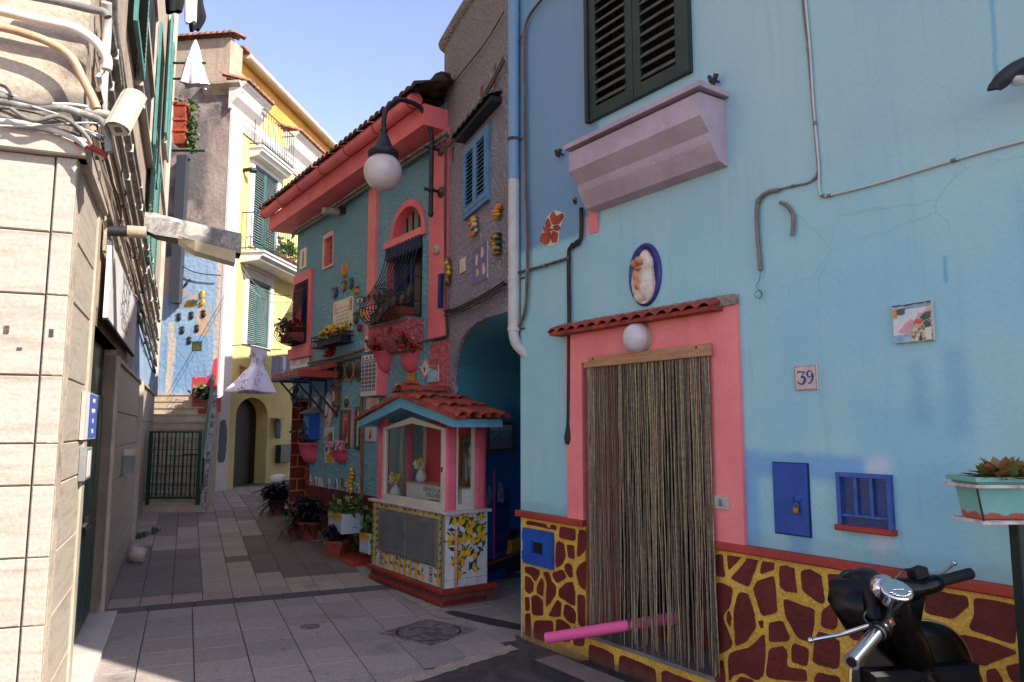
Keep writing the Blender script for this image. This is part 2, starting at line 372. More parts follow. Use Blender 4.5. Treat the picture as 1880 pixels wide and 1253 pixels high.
C['ink'] = mat('black_glaze', (30, 28, 34), rough=.4, fine=0)
C['ink_blue'] = mat('blue_glaze', (46, 56, 124), rough=.3, fine=.05)
C['cobalt'] = mat('cobalt_glaze', (62, 62, 132), (48, 46, 112), 14, rough=.3, fine=.08)
C['lemon'] = mat('lemon_glaze', (232, 178, 44), (206, 140, 30), 40, rough=.3, fine=.1)
C['orange'] = mat('orange_glaze', (222, 142, 44), (198, 110, 34), 30, rough=.35, fine=.1)
C['leaf_glaze'] = mat('green_glaze', (62, 96, 66), (40, 66, 56), 30, rough=.35, fine=.1)
C['skin'] = mat('painted_skin', (206, 150, 116), (190, 130, 96), 30, rough=.5, fine=.05)
C['robe'] = mat('cream_robe', (222, 206, 188), (200, 180, 160), 12, rough=.5, bump=.4, bs=18, fine=.04)
C['gold'] = mat('gilt', (164, 128, 70), (128, 98, 54), 20, rough=.35, metal=.6, fine=.08)
C['pinkfoam'] = mat('pink_foam', (236, 96, 146), rough=.7, fine=.02)
C['pinkpot'] = mat('pink_pot', (222, 96, 112), (206, 84, 100), 4, rough=.5, fine=.03)
C['chrome'] = mat('chrome', (206, 206, 210), rough=.14, metal=1, fine=0)
C['black_gloss'] = mat('black_gloss', (6, 6, 7), rough=.28, spec=.25, fine=0)
C['rubber'] = mat('black_rubber', (20, 20, 22), rough=.7, fine=.05, bump=.3, bs=90)
C['cloth_white'] = mat('white_cloth', (238, 236, 240), (224, 222, 230), 5, rough=.9, fine=.02)
C['cloth_black'] = mat('black_cloth', (22, 22, 26), rough=.9, fine=.05)
C['cloth_grey'] = mat('grey_cloth', (150, 152, 166), (134, 136, 150), 4, rough=.9, fine=.04)
C['glass'] = glassmat('window_glass', (246, 250, 249), .02)
C['glass_dark'] = mat('dark_glass', (30, 34, 36), rough=.1, fine=0)
C['opal'] = mat('opal_glass', (216, 206, 206), (204, 192, 192), 3, rough=.3, coat=.2, fine=.02)
C['corrug'] = mat('weathered_galvanised', (166, 160, 150), (116, 112, 106), 9, .4, .62, rough=.7, bump=.3, bs=60, fine=.15)
# ------------------------------------------------------------------ world and sun
SUN_DIR = Vector((.85, -.52, 0)).normalized(); ELEV = radians(40)
w = bpy.data.worlds.new('World'); SC.world = w; w.use_nodes = True
nt = w.node_tree; bg = nt.nodes['Background']; sk = nt.nodes.new('ShaderNodeTexSky'); sk.sky_type = 'NISHITA'; sk.sun_disc = False
sk.sun_elevation = ELEV; sk.sun_rotation = atan2(SUN_DIR.x, SUN_DIR.y); sk.air_density = 1.0; sk.dust_density = .3; sk.ozone_density = 1.6; sk.altitude = 200
tn = nt.nodes.new('ShaderNodeMix'); tn.data_type = 'RGBA'; tn.blend_type = 'MULTIPLY'; tn.inputs[0].default_value = 1; tn.inputs[7].default_value = (1.27, 1.02, 1.02, 1)
nt.links.new(sk.outputs[0], tn.inputs[6]); nt.links.new(tn.outputs[2], bg.inputs[0]); bg.inputs[1].default_value = .132
sl = bpy.data.lights.new('sun', 'SUN'); sl.energy = 4.0; sl.angle = radians(.5); sl.color = (1, .95, .87)
so = bpy.data.objects.new('sun', sl); COL.objects.link(so)
sd = Vector((SUN_DIR.x*cos(ELEV), SUN_DIR.y*cos(ELEV), sin(ELEV)))
so.rotation_euler = sd.to_track_quat('Z', 'Y').to_euler(); so.location = (5, -5, 20)
SC.cycles.diffuse_bounces = 8; SC.cycles.max_bounces = 12
SC.view_settings.view_transform = 'Standard'; SC.view_settings.look = 'None'; SC.view_settings.exposure = 1.35; SC.view_settings.gamma = 1
# ------------------------------------------------------------------ ground, pavement, asphalt
def sw(s, w_, z=0):
    q = SA*s+SB*w_; return (q.x, -q.y, z)        # MB negates the second value
gm = mat('joint_mortar', (92, 84, 78), (76, 70, 66), 6, rough=.95, bump=.4, bs=40, fine=.15)
mb = MB()
for s0, s1, z0, z1 in ((-120, 8.4, 0, 0), (8.4, 14, 0, .3), (14, 160, .3, .3)):
    mb.add([sw(s0, -120, z0), sw(s0, 120, z0), sw(s1, 120, z1), sw(s1, -120, z1)], [(0, 1, 2, 3)], gm)
tag(mb.build('ground', fix=False), kind='structure')
asphalt = mat('asphalt', (96, 86, 80), (74, 66, 62), 5, rough=.95, bump=.8, bs=120, bd=.012, fine=.3)
concrete = mat('concrete_strip', (186, 168, 148), (164, 148, 132), 5, rough=.95, bump=.6, bs=90, fine=.2)
def inpoly(x, y, pl):
    c = False; j = len(pl)-1
    for i in range(len(pl)):
        if (pl[i][1] > y) != (pl[j][1] > y) and x < (pl[j][0]-pl[i][0])*(y-pl[i][1])/(pl[j][1]-pl[i][1])+pl[i][0]: c = not c
        j = i
    return c
# worn dark and pale areas of the small paving, as ground outlines
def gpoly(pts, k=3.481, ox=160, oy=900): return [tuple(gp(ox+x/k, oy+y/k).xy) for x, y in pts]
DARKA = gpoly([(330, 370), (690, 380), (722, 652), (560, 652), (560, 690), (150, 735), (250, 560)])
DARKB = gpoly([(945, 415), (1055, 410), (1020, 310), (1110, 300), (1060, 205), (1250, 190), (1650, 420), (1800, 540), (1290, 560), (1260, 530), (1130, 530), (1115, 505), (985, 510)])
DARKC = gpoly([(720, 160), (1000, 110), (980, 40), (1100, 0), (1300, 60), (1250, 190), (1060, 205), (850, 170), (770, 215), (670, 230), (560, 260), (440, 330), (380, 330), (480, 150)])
strip0, strip1 = 8.08, 8.34
asph_line = [gp(690, 1275).xy, gp(850, 1212).xy, gp(950, 1178).xy]
def onasph(x, y):
    a, b = asph_line[0], asph_line[2]; return (b.x-a.x)*(y-a.y)-(b.y-a.y)*(x-a.x) < 0
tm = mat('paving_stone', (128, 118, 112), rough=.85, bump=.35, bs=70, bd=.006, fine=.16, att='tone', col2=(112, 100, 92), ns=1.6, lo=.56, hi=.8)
mb = MB(); tones = []
def tile(s0, s1, w0, w1, tone, jt=.006):
    j = jt/2; zs = lambda a, b: gz(*(SA*a+SB*b).xy)+.008+random.uniform(-.001, .001)
    b_ = .004
    o_ = [(s0+j, w0+j), (s1-j, w0+j), (s1-j, w1-j), (s0+j, w1-j)]
    i_ = [(s0+j+b_, w0+j+b_), (s1-j-b_, w0+j+b_), (s1-j-b_, w1-j-b_), (s0+j+b_, w1-j-b_)]
    dz = random.uniform(-.0015, .0015)
    mb.add([sw(a, b, gz(*(SA*a+SB*b).xy)-.002) for a, b in o_]+[sw(a, b, gz(*(SA*a+SB*b).xy)+.008+dz) for a, b in i_],
           [(4, 5, 6, 7), (0, 1, 5, 4), (1, 2, 6, 5), (2, 3, 7, 6), (3, 0, 4, 7)], tm)
    tones.extend([tone]*8)
def vary(c, a): k = 1+random.uniform(-a, a); return tuple(min(v*k, 255) for v in c)
w0 = -.245-.383
for i in range(0, 22):                                  # large slabs in front of the dark course
    ww = w0+.383*i
    off = random.uniform(0, .1)
    n = 24
    for j in range(-16, n):
        s1 = strip0-.383*j*1.0+(.05 if i % 2 else 0)
        if s1 > strip0: s1 = strip0
        s0 = strip0-.383*(j+1)+(.05 if i % 2 else 0)
        if s1-s0 < .05 or j < 0: continue
        c = SA*(s0+s1)/2+SB*(ww+.19)
        if onasph(c.x, c.y): continue
        tile(s0, s1, ww, ww+.383, vary((162, 148, 139), .05), .005)
for i in range(0, 14):                                  # dark basalt course across the alley
    a = w0-.05+.42*i; tile(strip0, strip1, a, a+.42, vary((92, 88, 88), .12), .012)
for i in range(-1, 30):                                 # small paving towards the far end
    for j in range(0, 34):
        a = w0+.29*i; b = strip1+.33*j
        if a < -.7 and b < 13: continue
        c = SA*(b+.16)+SB*(a+.145)
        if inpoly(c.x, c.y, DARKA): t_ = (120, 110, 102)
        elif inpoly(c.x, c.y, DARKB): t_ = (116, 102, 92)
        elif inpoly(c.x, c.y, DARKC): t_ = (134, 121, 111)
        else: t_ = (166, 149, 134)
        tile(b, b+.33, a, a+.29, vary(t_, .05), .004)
o = mb.build('pavement', fix=True); tag(o, kind='structure')
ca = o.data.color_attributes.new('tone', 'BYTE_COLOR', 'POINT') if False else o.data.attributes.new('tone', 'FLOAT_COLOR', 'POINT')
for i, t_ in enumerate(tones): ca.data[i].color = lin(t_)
# asphalt apron in front of the blue house, with a ragged concrete edge
mb = MB()
def edge(px0, px1, n, amp):
    a, b = gp(*px0), gp(*px1); nn = Vector((-(b-a).y, (b-a).x, 0)).normalized()
    return [a.lerp(b, i/n)+nn*random.uniform(-amp, amp) for i in range(n+1)]
e1 = edge((700, 1275), (950, 1196), 26, .015); e0 = [q+Vector((-.28, .36, 0))*(.30 if i > 20 else .42) for i, q in enumerate(e1)]
ext = e1[0]+(e1[0]-e1[-1])*6
cnr = R.W(-2.15, .0, 0)
pl = [ext]+e1+[cnr]+[R.W(3.9, .0, 0), R.W(9, .0, 0), R.W(9, 9, 0), ext+Vector((2, -6, 0))]
vs = [(q.x, -q.y, .016) for q in pl]
mb = MB(); tr = [tuple(t) for t in tessellate_polygon([[Vector((q.x, q.y, 0)) for q in pl]])]
mb.add(vs, tr, asphalt); tag(mb.build('asphalt', fix=False), kind='structure')
mb = MB(); n = len(e1); e0 = [q+Vector((-.52, .86, 0))*random.uniform(.10, .14) for q in e1]; e1b = [q+Vector((.5, -.8, 0))*.02 for q in e1]
ev0 = [e0[0]+(e0[0]-e0[-1])*4]+e0; ev1 = [e1b[0]+(e1b[0]-e1b[-1])*4]+e1b
mb.add([(q.x, -q.y, .020) for q in ev0]+[(q.x, -q.y, .020) for q in ev1], [(i, i+1, n+2+i, n+1+i) for i in range(n)], concrete)
tag(mb.build('concrete_edge', fix=False), kind='structure')
# ================================================================== BLUE HOUSE
def house(name, label, fr, cat='house'): return thing(name, label, cat, fr.M.copy())
bh = house('blue_house', 'pale blue rendered house with pink door surround and dark red crazy-painted plinth', R)
uL = R.at(956, 900)[0]; H = 7.75; uR = 3.42; zT = 1.01
dr = (R.at(1076, 900)[0], R.at(1307, 900)[0]); zth = R.at(1300, 1238)[1]; zdt = R.at(1190, 655)[1]
door_hole = (dr[0]-.004, dr[1]+.004, zth, zdt)
w0_, w1_, wz0, wz1 = R.at(1087, 180)[0], R.at(1262, 120)[0], R.at(1180, 180)[1], R.at(1180, 180)[1]+2.0
sh_hole = (w0_+.05, w1_-.05, wz0, wz1-.05)
mb = MB(); gridwall(mb, uL, uR, -.3, H, [door_hole, sh_hole], .35, C['blue_paint'], C['pink'])
mb.box(uL, uL+.3, -6, -.35, -.3, H-.002, C['blue_paint']); mb.box(uR-.3, uR, -6, -.35, -.3, H-.002, C['blue_paint'])
mb.box(uL+.3, uR-.3, -6, -.351, H-.35, H-.1, C['blue_paint']); mb.box(uL+.3, uR-.3, -6, -5.7, -.3, H-.35, C['blue_paint'])
mb.build('wall', bh)
mb = MB(); mb.box(uL-.25, uR+.02, -6.2, .3, H, H+.12, C['terra_old']); mb.build('roof', bh)
# interior seen between the curtain cords
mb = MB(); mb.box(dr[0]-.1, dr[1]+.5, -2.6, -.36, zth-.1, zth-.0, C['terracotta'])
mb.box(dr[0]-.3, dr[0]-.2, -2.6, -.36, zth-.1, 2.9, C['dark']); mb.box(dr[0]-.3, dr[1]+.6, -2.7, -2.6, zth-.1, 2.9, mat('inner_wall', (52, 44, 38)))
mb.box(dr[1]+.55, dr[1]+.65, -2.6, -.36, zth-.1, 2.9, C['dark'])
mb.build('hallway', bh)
# pink surround
pxl, pxr = R.at(1046, 800)[0], R.at(1366, 800)[0]; pt = R.at(1356, 556)[1]; ptl = R.at(1048, 612)[1]; pt = (pt+ptl)/2
mb = MB(); pk = C['pink']
mb.box(pxl, dr[0], 0, .032, zT+.04, zdt, pk); mb.box(dr[1], pxr, 0, .032, zT+.04, zdt, pk); mb.box(pxl, pxr, 0, .032, zdt, pt, pk)
mb.build('door_surround', bh)
# plinth: yellow ground with traced dark red stones
def zz(px, py, k, ox, oy): return R.at(ox+px/k, oy+py/k, .02)
mb = MB(); y_ = C['plinth_yellow']
mb.box(uL+.045, dr[0]+.005, 0, .02, -.3, zT, y_); mb.box(dr[1]-.005, uR-.04, 0, .02, -.3, zT, y_)
mb.box(dr[0]+.005, dr[1]-.005, 0, .02, -.3, zth-.02, y_)
mb.box(dr[0]+.005, dr[1]-.005, -.35, -.001, -.3, zth-.02, C['plinth_red'])
kA = (4.817, 940, 930)
SA_ = [[(130,105),(235,130),(300,150),(320,190),(340,190),(345,150),(398,155),(392,215),(385,210),(240,180),(130,160)],
 [(425,180),(480,172),(566,195),(560,310),(418,278)],[(592,195),(656,205),(652,390),(600,445),(575,440)],
 [(395,320),(420,308),(462,330),(478,450),(440,520),(395,545),(386,500)],[(484,335),(552,345),(555,468),(500,455)],
 [(465,520),(500,500),(535,525),(540,630),(510,630),(470,570)],[(655,480),(652,750),(600,705),(570,600),(575,560),(600,510)],
 [(352,590),(450,555),(485,630),(400,685)],[(115,530),(180,535),(250,570),(240,620),(208,670),(170,610),(118,580)],
 [(118,608),(165,635),(195,680),(190,755),(150,775),(116,740)],[(262,628),(285,680),(278,800),(222,765),(220,720)],
 [(278,580),(325,580),(350,660),(390,700),(390,780),(345,850),(305,890),(300,820),(312,680)],
 [(415,735),(490,670),(540,665),(560,760),(560,885),(500,855),(415,795)],[(118,800),(155,800),(158,920),(120,925)],
 [(170,800),(215,780),(275,830),(278,970),(180,960)],[(120,945),(165,945),(172,1150),(118,1140)],
 [(320,970),(400,825),(440,850),(430,980)],[(465,870),(500,870),(550,905),(568,960),(562,1040),(500,1020),(455,960)],
 [(582,768),(650,795),(650,1070),(630,1075),(585,1030)],[(200,1005),(365,1010),(368,1140),(300,1200),(190,1160)],
 [(392,1000),(430,995),(520,1060),(520,1200),(385,1190)],[(545,1062),(600,1085),(650,1090),(640,1240),(545,1230)]]
kB = (4.953, 1240, 1000)
SB_ = [[(362,105),(385,90),(432,92),(440,180),(455,280),(445,300),(375,285),(358,200)],[(475,95),(520,82),(590,90),(600,120),(560,160),(490,235),(478,180)],
 [(645,100),(740,108),(755,135),(730,230),(700,300),(665,390),(500,310),(600,200),(640,150)],[(795,130),(880,132),(905,160),(900,235),(775,270),(780,200)],
 [(950,195),(1010,192),(1085,215),(1095,330),(1112,445),(1000,425),(955,385),(948,290)],[(1140,240),(1210,215),(1330,280),(1345,400),(1360,530),(1320,540),(1155,420)],
 [(1385,265),(1550,262),(1560,400),(1560,550),(1400,440),(1395,350)],[(378,345),(440,350),(525,400),(500,560),(440,640),(440,680),(520,890),(510,940),(365,1020),(362,600)],
 [(590,430),(665,450),(720,620),(735,765),(640,890),(550,925),(535,740),(530,600),(560,480)],[(740,330),(900,280),(915,400),(930,620),(790,655),(740,500),(710,400)],
 [(480,600),(500,610),(512,670),(500,755),(465,680)],[(755,690),(800,690),(802,762),(775,760)],
 [(850,710),(980,690),(1045,850),(1030,875),(850,892)],[(985,490),(1100,530),(1270,590),(1262,740),(1240,860),(1210,885),(1110,850),(1000,640)],
 [(1335,600),(1410,540),(1460,575),(1480,640),(1470,750),(1440,775),(1330,750)],[(1300,790),(1400,815),(1500,880),(1490,1140),(1250,1080),(1262,900)],
 [(1060,920),(1090,895),(1215,950),(1205,1080),(1185,1110),(1060,1070)],[(850,950),(980,920),(1020,970),(1015,1110),(1190,1140),(1200,1253),(820,1215)],
 [(500,980),(690,930),(810,805),(822,1000),(800,1200),(740,1240),(620,1165),(530,1190),(490,1250),(480,1050)],[(380,1060),(440,1045),(460,1260),(370,1260)],
 [(1290,1160),(1500,1205),(1500,1400),(1270,1400),(1265,1220)],[(545,1260),(590,1200),(700,1225),(760,1300),(560,1330)]]
kC = (3.917, 1400, 950)
SC_ = [[(590,700),(640,665),(800,700),(820,900),(640,880),(580,780)],[(640,420),(900,440),(900,640),(640,640)],[(1180,530),(1280,505),(1470,545),(1485,640),(1370,735),(1165,690)],
 [(1520,560),(1700,600),(1845,640),(1820,900),(1780,905),(1480,805),(1525,700)],[(1430,835),(1640,890),(1850,970),(1600,1070),(1520,1050),(1400,900)],
 [(1110,715),(1180,735),(1340,790),(1200,820),(1100,800)],[(920,1000),(1350,860),(1480,1100),(1100,1250),(900,1250)],[(1740,1070),(1880,1045),(1990,1200),(1800,1187)],[(1610,1100),(1680,1080),(1740,1187),(1620,1220)],
 [(1500,1080),(1560,1110),(1600,1220),(1520,1260)],[(1880,640),(2040,700),(2040,980),(1890,940)],[(930,700),(1060,720),(1040,850),(860,830)]]
st = C['plinth_red']
for SS, kk in ((SA_, kA), (SB_, kB), (SC_, kC)):
    for q in SS:
        pts = [zz(x, y, *kk) for x, y in q]
        pts = [(u, min(z, zT-.03)) for u, z in pts]
        rp = rough_poly(pts, 3, .0022, .22)
        mb.poly(rp, .019, .0245, st, back=False)
rr = random.Random(3)
for i in range(7):                                      # lower and further right cells, out of the photograph
    for j in range(3):
        a = 1.95+.26*i; b = .02+.32*j
        if a > uR-.3: continue
        q = [(a, b), (a+.2, b+rr.uniform(-.03, .03)), (a+.22, b+.26), (a+.02, b+.27)]
        mb.poly(rough_poly([(x+rr.uniform(-.02, .02), y+rr.uniform(-.02, .02)) for x, y in q], 3, .003, .25), .019, .0245, st, back=False)
u = dr[0]+.03                                           # the band below the threshold
for wd in (.30, .38, .36, .5):
    b = min(u+wd, dr[1]-.01); mb.poly(rough_poly([(u, .0), (b-.02, .0), (b-.03, zth-.07), (u+.01, zth-.06)], 3, .003, .15), .019, .0245, st, back=False); u = b+.02
for i in range(6): mb.poly(rough_poly([(.04+.3*i, -.25), (.3+.3*i, -.25), (.31+.3*i, .0), (.03+.3*i, -.02)], 3, .003, .2), .019, .0245, st, back=False)
mb.build('plinth', bh)
mb = MB(); mb.bev(uL-.02, dr[0]+.0, 0, .052, zT-.005, zT+.045, C['trim_red'], .008); mb.bev(dr[1]+.0, uR, 0, .052, zT-.005, zT+.045, C['trim_red'], .008)
mb.build('plinth_moulding', bh)
# threshold & front step
mb = MB(); mb.box(dr[0], dr[1], -.35, .03, zth-.02, zth+.005, C['pipe_grey']); mb.build('threshold', bh)
dark_edging = mat('dark_edging', (62, 58, 56), (46, 44, 44), 8, rough=.8, bump=.4, bs=60, fine=.15)
slabm = mat('step_slab', (140, 126, 112), (122, 110, 100), 6, rough=.85, bump=.5, bs=80, fine=.12)
mb = MB(); mb.box(-1.33, .35, .2, .42, .0, .085, slabm); mb.box(-1.33, .35, .42, .455, .0, .088, dark_edging); mb.box(-1.2, .36, .03, .2, 0, .05, dark_edging)  # slab, dark nosing, dark band across the gap to the wall
mb.build('doorstep', bh)
# upper window
def shutters(root, fr, x0, x1, z0, z1, o, mt, n=22, fw=.055, back=None, gapm=None, leaf=2, tilt=.6, slm=None, lname='shutter'):
    wv = (x1-x0)/leaf
    for k in range(leaf):
        a = x0+wv*k+.003; b = a+wv-.006; mb = MB(); t = .035
        mb.bev(a, a+fw, o, o+t, z0, z1, mt, .004); mb.bev(b-fw, b, o, o+t, z0, z1, mt, .004)
        mb.bev(a+fw, b-fw, o, o+t-.001, z0, z0+fw*1.4, mt, .004); mb.bev(a+fw, b-fw, o, o+t-.001, z1-fw, z1, mt, .004)
        zs, ze = z0+fw*1.4, z1-fw; d = (ze-zs)/n
        for i in range(n):
            z = zs+d*(i+.5); hh = d*.62
            M = Matrix.Translation(((a+b)/2, o+t*.5, z)) @ Matrix.Rotation(tilt, 4, 'X')
            mb.xbox(M, b-a-2*fw+.004, .008, hh*1.25, slm or mt)
        mb.build(lname, root)
    if back:
        mb = MB(); mb.box(x0+.01, x1-.01, o-.03, o-.012, z0+.01, z1-.01, back); return mb
shm = C['green_dark']
shutters(bh, R, w0_, w1_, wz0, wz1, -.0, shm, 22, .075, tilt=.7, slm=mat('weathered_slat', (104, 98, 84), (76, 76, 68), 9, rough=.7, fine=.1))
mb = MB(); mb.box(w0_-.035, w0_, -.02, .05, wz0, wz1, shm); mb.box(w1_, w1_+.05, -.02, .05, wz0, wz1, shm); mb.box(w0_-.035, w1_+.05, -.02, .05, wz1, wz1+.06, shm)
mb.box(w0_, w1_, -.25, -.2, wz0, wz1, C['dark']); mb.box(w0_+.2, w0_+.3, -.19, -.16, wz0, wz1, C['green_dark'])
for a_ in (w0_+.051, w1_-.056): mb.box(a_, a_+.005, -.19, -.002, wz0, wz1, C['dark'])
mb.box(w0_+.05, w1_-.05, -.19, -.002, wz0+.001, wz0+.006, C['dark'])
mb.build('window_frame', bh)
# projecting sill under the window
lo = .29
s0 = R.at(1034, 270, lo)[0]; s1 = R.at(1284, 150, lo)[0]; szt = (R.at(1034, 268, lo)[1]+R.at(1284, 147, lo)[1])/2
mb = MB()
prf = [(0, 0), (lo, 0), (lo, -.03), (lo-.025, -.04), (lo-.03, -.06), (lo-.03, -.21), (lo-.115, -.30), (lo-.118, -.335), (lo-.125, -.36), (lo-.15, -.40), (lo-.20, -.47), (0, -.49)]
mb.prof([(a, b+szt) for a, b in prf[4:]]+[(0, szt-.05)], s0+.03, s1-.03, C['ledge'])
mb.box(s0, s1, 0, lo, szt-.035, szt, C['ledge'])
mb.build('window_ledge', bh)
# little tile hood over the door
t0 = R.at(1010, 608, .12)[0]; t1 = R.at(1310, 562, .12)[0]; tz = (R.at(1010, 606, .12)[1]+R.at(1300, 562, .12)[1])/2
mb = MB(); n = 8*14; vs = []; wv = (t1-t0)/14
for i in range(n+1):
    u = t0+(t1-t0)*i/n; ph = ((u-t0)/wv) % 1; h = .032*abs(sin(pi*ph))-.012
    for o, dz in ((.15, 0), (.0, .05)):
        vs += [(u, o, tz+h+dz), (u, o, tz+h-.012+dz)]
fs = []
for i in range(n):
    a = 4*i; fs += [(a, a+4, a+6, a+2), (a+1, a+5, a+7, a+3), (a, a+1, a+5, a+4)]
mb.add(vs, fs, C['terracotta'])
mb.box(t0, t1, 0, .13, tz-.04, tz-.014, C['terracotta'])
mb.build('tile_hood', bh)
mb = MB(); mb.box(t0+.06, pxr, 0.0, .05, tz-.012, tz+.055, mat('hood_mortar', (168, 150, 132), (120, 106, 96), 14, bump=.6, bs=50)); mb.build('hood_mortar', bh)
# bare brick patch, painted squares
def traced(pts, fr, k, ox, oy, o=0): return [fr.at(ox+x/k, oy+y/k, o) for x, y in pts]
mb = MB()
chips = [[(760,60),(785,25),(800,60),(840,35),(848,60),(820,105),(775,110)],[(735,100),(750,62),(770,110),(760,130),(738,130)],[(722,115),(740,130),(765,130),(790,140),(742,155),(725,150)],
 [(712,165),(740,155),(765,150),(772,190),(745,232),(700,210)],[(775,145),(815,160),(800,220),(770,215)],[(780,115),(815,110),(825,130),(805,150),(785,138)]]
mb.poly(rough_poly(traced([(698,215),(712,160),(735,100),(740,62),(785,22),(850,38),(850,62),(815,140),(812,220),(765,242)], R, 3.297, 780, 380), 2, .003), 0, .006, mat('bare_mortar', (214, 196, 176), bump=.6, bs=60))
for c_ in chips: mb.poly(rough_poly(traced(c_, R, 3.297, 780, 380), 2, .002), .003, .012, C['terracotta'])
mb.build('bare_brick_patch', bh)
mb = MB(); mb.poly(traced([(213,225),(255,212),(262,310),(213,345)], R, 3.133, 1000, 330), 0, .003, C['ledge']); mb.poly(traced([(255,168),(303,155),(312,300),(262,315)], R, 3.133, 1000, 330), 0, .008, C['pink'])
mb.build('painted_patch', bh)

def sub(fr, px, py, o=0): u, z = fr.at(px, py, o); return fr.sub(u, o, z), u, z
# ---- oval madonna plaque
M, u0, z0 = sub(R, 1186, 505)
ha = (R.rect(1158, 447, 1216, 563)); aw, ah = (ha[1]-ha[0])/2, (ha[3]-ha[2])/2
t = thing('oval_plaque', 'oval glazed relief of a veiled mother and child on purple, above the door', 'plaque', M)
mb = MB(); mb.lathe([(1, 0), (1, .015), (.96, .026), (.9, .026), (.88, .02), (.0001, .02)], C['cobalt'], axis='o', n=48, sx=aw, sy=ah)
mb.v = [(x, y, z) for x, y, z in mb.v]
mb.v = [(v[0], v[1], v[2]) for v in mb.v]
mb.build('oval_ground', t)
# relief bodies: (center u, z, ru, rz, ro, material)
def rel(name, lst):
    mb = MB()
    for cu, cz, ru, rz, ro, mt in lst: mb.ell((cu*aw, .02, cz*ah), ru*aw, ro, rz*ah, C[mt], 18, 12)
    mb.build(name, t)
mb = MB(); mb.poly(rough_poly([(x*aw, z*ah) for x, z in [(-.72,-.2),(-.55,.2),(-.35,.28),(.1,.5),(.35,.42),(.62,.1),(.72,-.35),(.6,-.7),(.2,-.95),(-.25,-.9),(-.6,-.6)]], 4, 0, .35), .015, .04, C['robe'])
mb.build('robe_edge', t)
rel('robe', [(.18, -.1, .48, .5, .05, 'robe'), (.2, -.5, .46, .38, .055, 'robe'), (-.12, -.68, .46, .22, .05, 'robe'), (.15, .52, .3, .24, .045, 'robe'), (.33, .28, .28, .3, .045, 'robe'), (-.35, -.45, .3, .35, .04, 'robe')])
mb = MB(); mb.lathe([(.26*aw, .0), (.26*aw, .012), (.22*aw, .014), (.0001, .012)], C['gold'], c=(.16*aw, .02, .62*ah), axis='o', n=24, sy=ah/aw*.62); mb.build('halo', t)
rel('mother_face', [(.0, .43, .2, .15, .088, 'skin')]); rel('child', [(-.34, .36, .2, .15, .08, 'skin'), (-.3, .0, .24, .27, .06, 'skin'), (-.25, -.3, .14, .22, .07, 'skin'), (-.05, -.35, .12, .25, .065, 'skin'), (-.08, .17, .3, .05, .075, 'skin')])
mb = MB(); mb.ell((-.36*aw, .03, .47*ah), .19*aw, .05, .1*ah, mat('brown_hair', (96, 62, 40)), 12, 8)
for dx in (-.42, -.29): mb.ell((dx*aw, .098, .4*ah), .02*aw, .004, .012*ah, C['ink'], 6, 4)
for dx in (-.06, .07): mb.ell((dx*aw, .106, .46*ah), .02*aw, .004, .012*ah, C['ink'], 6, 4)
mb.build('hair_and_eyes', t)
# ---- bulkhead lamp over the door
M, u0, z0 = sub(R, 1177, 621, .032); t = thing('bulkhead_lamp', 'round cream bulkhead lamp on the pink wall just under the tile hood', 'lamp', M)
r_ = (R.rect(1148, 594, 1196, 649)[3]-R.rect(1148, 594, 1196, 649)[2])/2
mb = MB(); mb.lathe([(r_, 0), (r_*1.02, .025), (r_, .05)], C['white_pvc'], axis='o', n=32); mb.build('lamp_base', t)
mb = MB(); mb.lathe([(r_*.95, .048), (r_*.93, .075), (r_*.8, .10), (r_*.55, .118), (r_*.25, .127), (.0001, .13)], C['opal'], axis='o', n=32); mb.build('lamp_shade', t)
# ---- cord curtain
cw0, cw1 = R.at(1076, 672, .06)[0], R.at(1303, 645, .06)[0]; cz = (R.at(1076, 670, .06)[1]+R.at(1303, 644, .06)[1])/2
M = R.sub((cw0+cw1)/2, .06, cz); t = thing('cord_curtain', 'tan and brown cord door curtain hanging in the pink doorway', 'curtain', M)
hw = (cw1-cw0)/2; mb = MB(); mb.bev(-hw-.01, hw+.01, -.012, .018, -.03, .012, C['wood'], .004); mb.bev(-hw+.03, hw, -.025, .008, .0, .05, C['wood'], .004)
mb.build('rail', t)
for sx in (-hw+.09, hw-.1):
    mb = MB(); mb.lathe([(.008, .006), (.008, .012), (.0001, .014)], C['black_iron'], c=(sx, 0, .032), axis='o', n=8); mb.build('screw', t)
cordm = [mat('cord_tan', (150, 134, 98), (122, 108, 80), 30, fine=.1), mat('cord_beige', (176, 158, 120), (144, 128, 96), 30, fine=.1), mat('cord_brown', (104, 90, 68), (82, 70, 54), 30, fine=.1),
         mat('cord_grey', (116, 112, 98), (88, 86, 76), 30, fine=.1), mat('cord_reddish', (150, 110, 94), (128, 92, 78), 30, fine=.1)]
hgt = cz-.03-zth; extra = MB()
def cord(mb, x, i, edge=False):
    mt = cordm[rr.choice((0, 0, 1, 2, 2, 3, 4))]; L = hgt*rr.uniform(.955, .995); n = 14
    a, b_ = rr.uniform(.0, .012), rr.uniform(0, 6); drift = rr.uniform(-.02, .02); pts = []
    for k in range(n+1):
        s_ = k/n; pts.append((x+drift*s_*s_+a*sin(b_+s_*rr.uniform(4.8, 5.2))*s_, rr.uniform(-.004, .004)+.012*sin(b_*2+s_*3)*s_-.004, -.03-L*s_))
    r0 = rr.uniform(.0026, .0047); mb.tube(pts, [r0*(1+.12*sin(k*2+i)) for k in range(n)]+[r0*.5], mt, 6)
for i in range(100):
    mb = MB(); cord(mb, -hw+.01+(2*hw-.02)*(i+.5)/100+rr.uniform(-.003, .003), i); mb.build('cord', t, fix=False)
for i in range(14): cord(extra, rr.uniform(-hw+.01, hw-.01), i)
for i in range(10): cord(extra, -hw+.012+.008*i, i); cord(extra, hw-.012-.005*i, i)
tag(extra.build('tangled_cord', t, fix=False), kind='stuff')
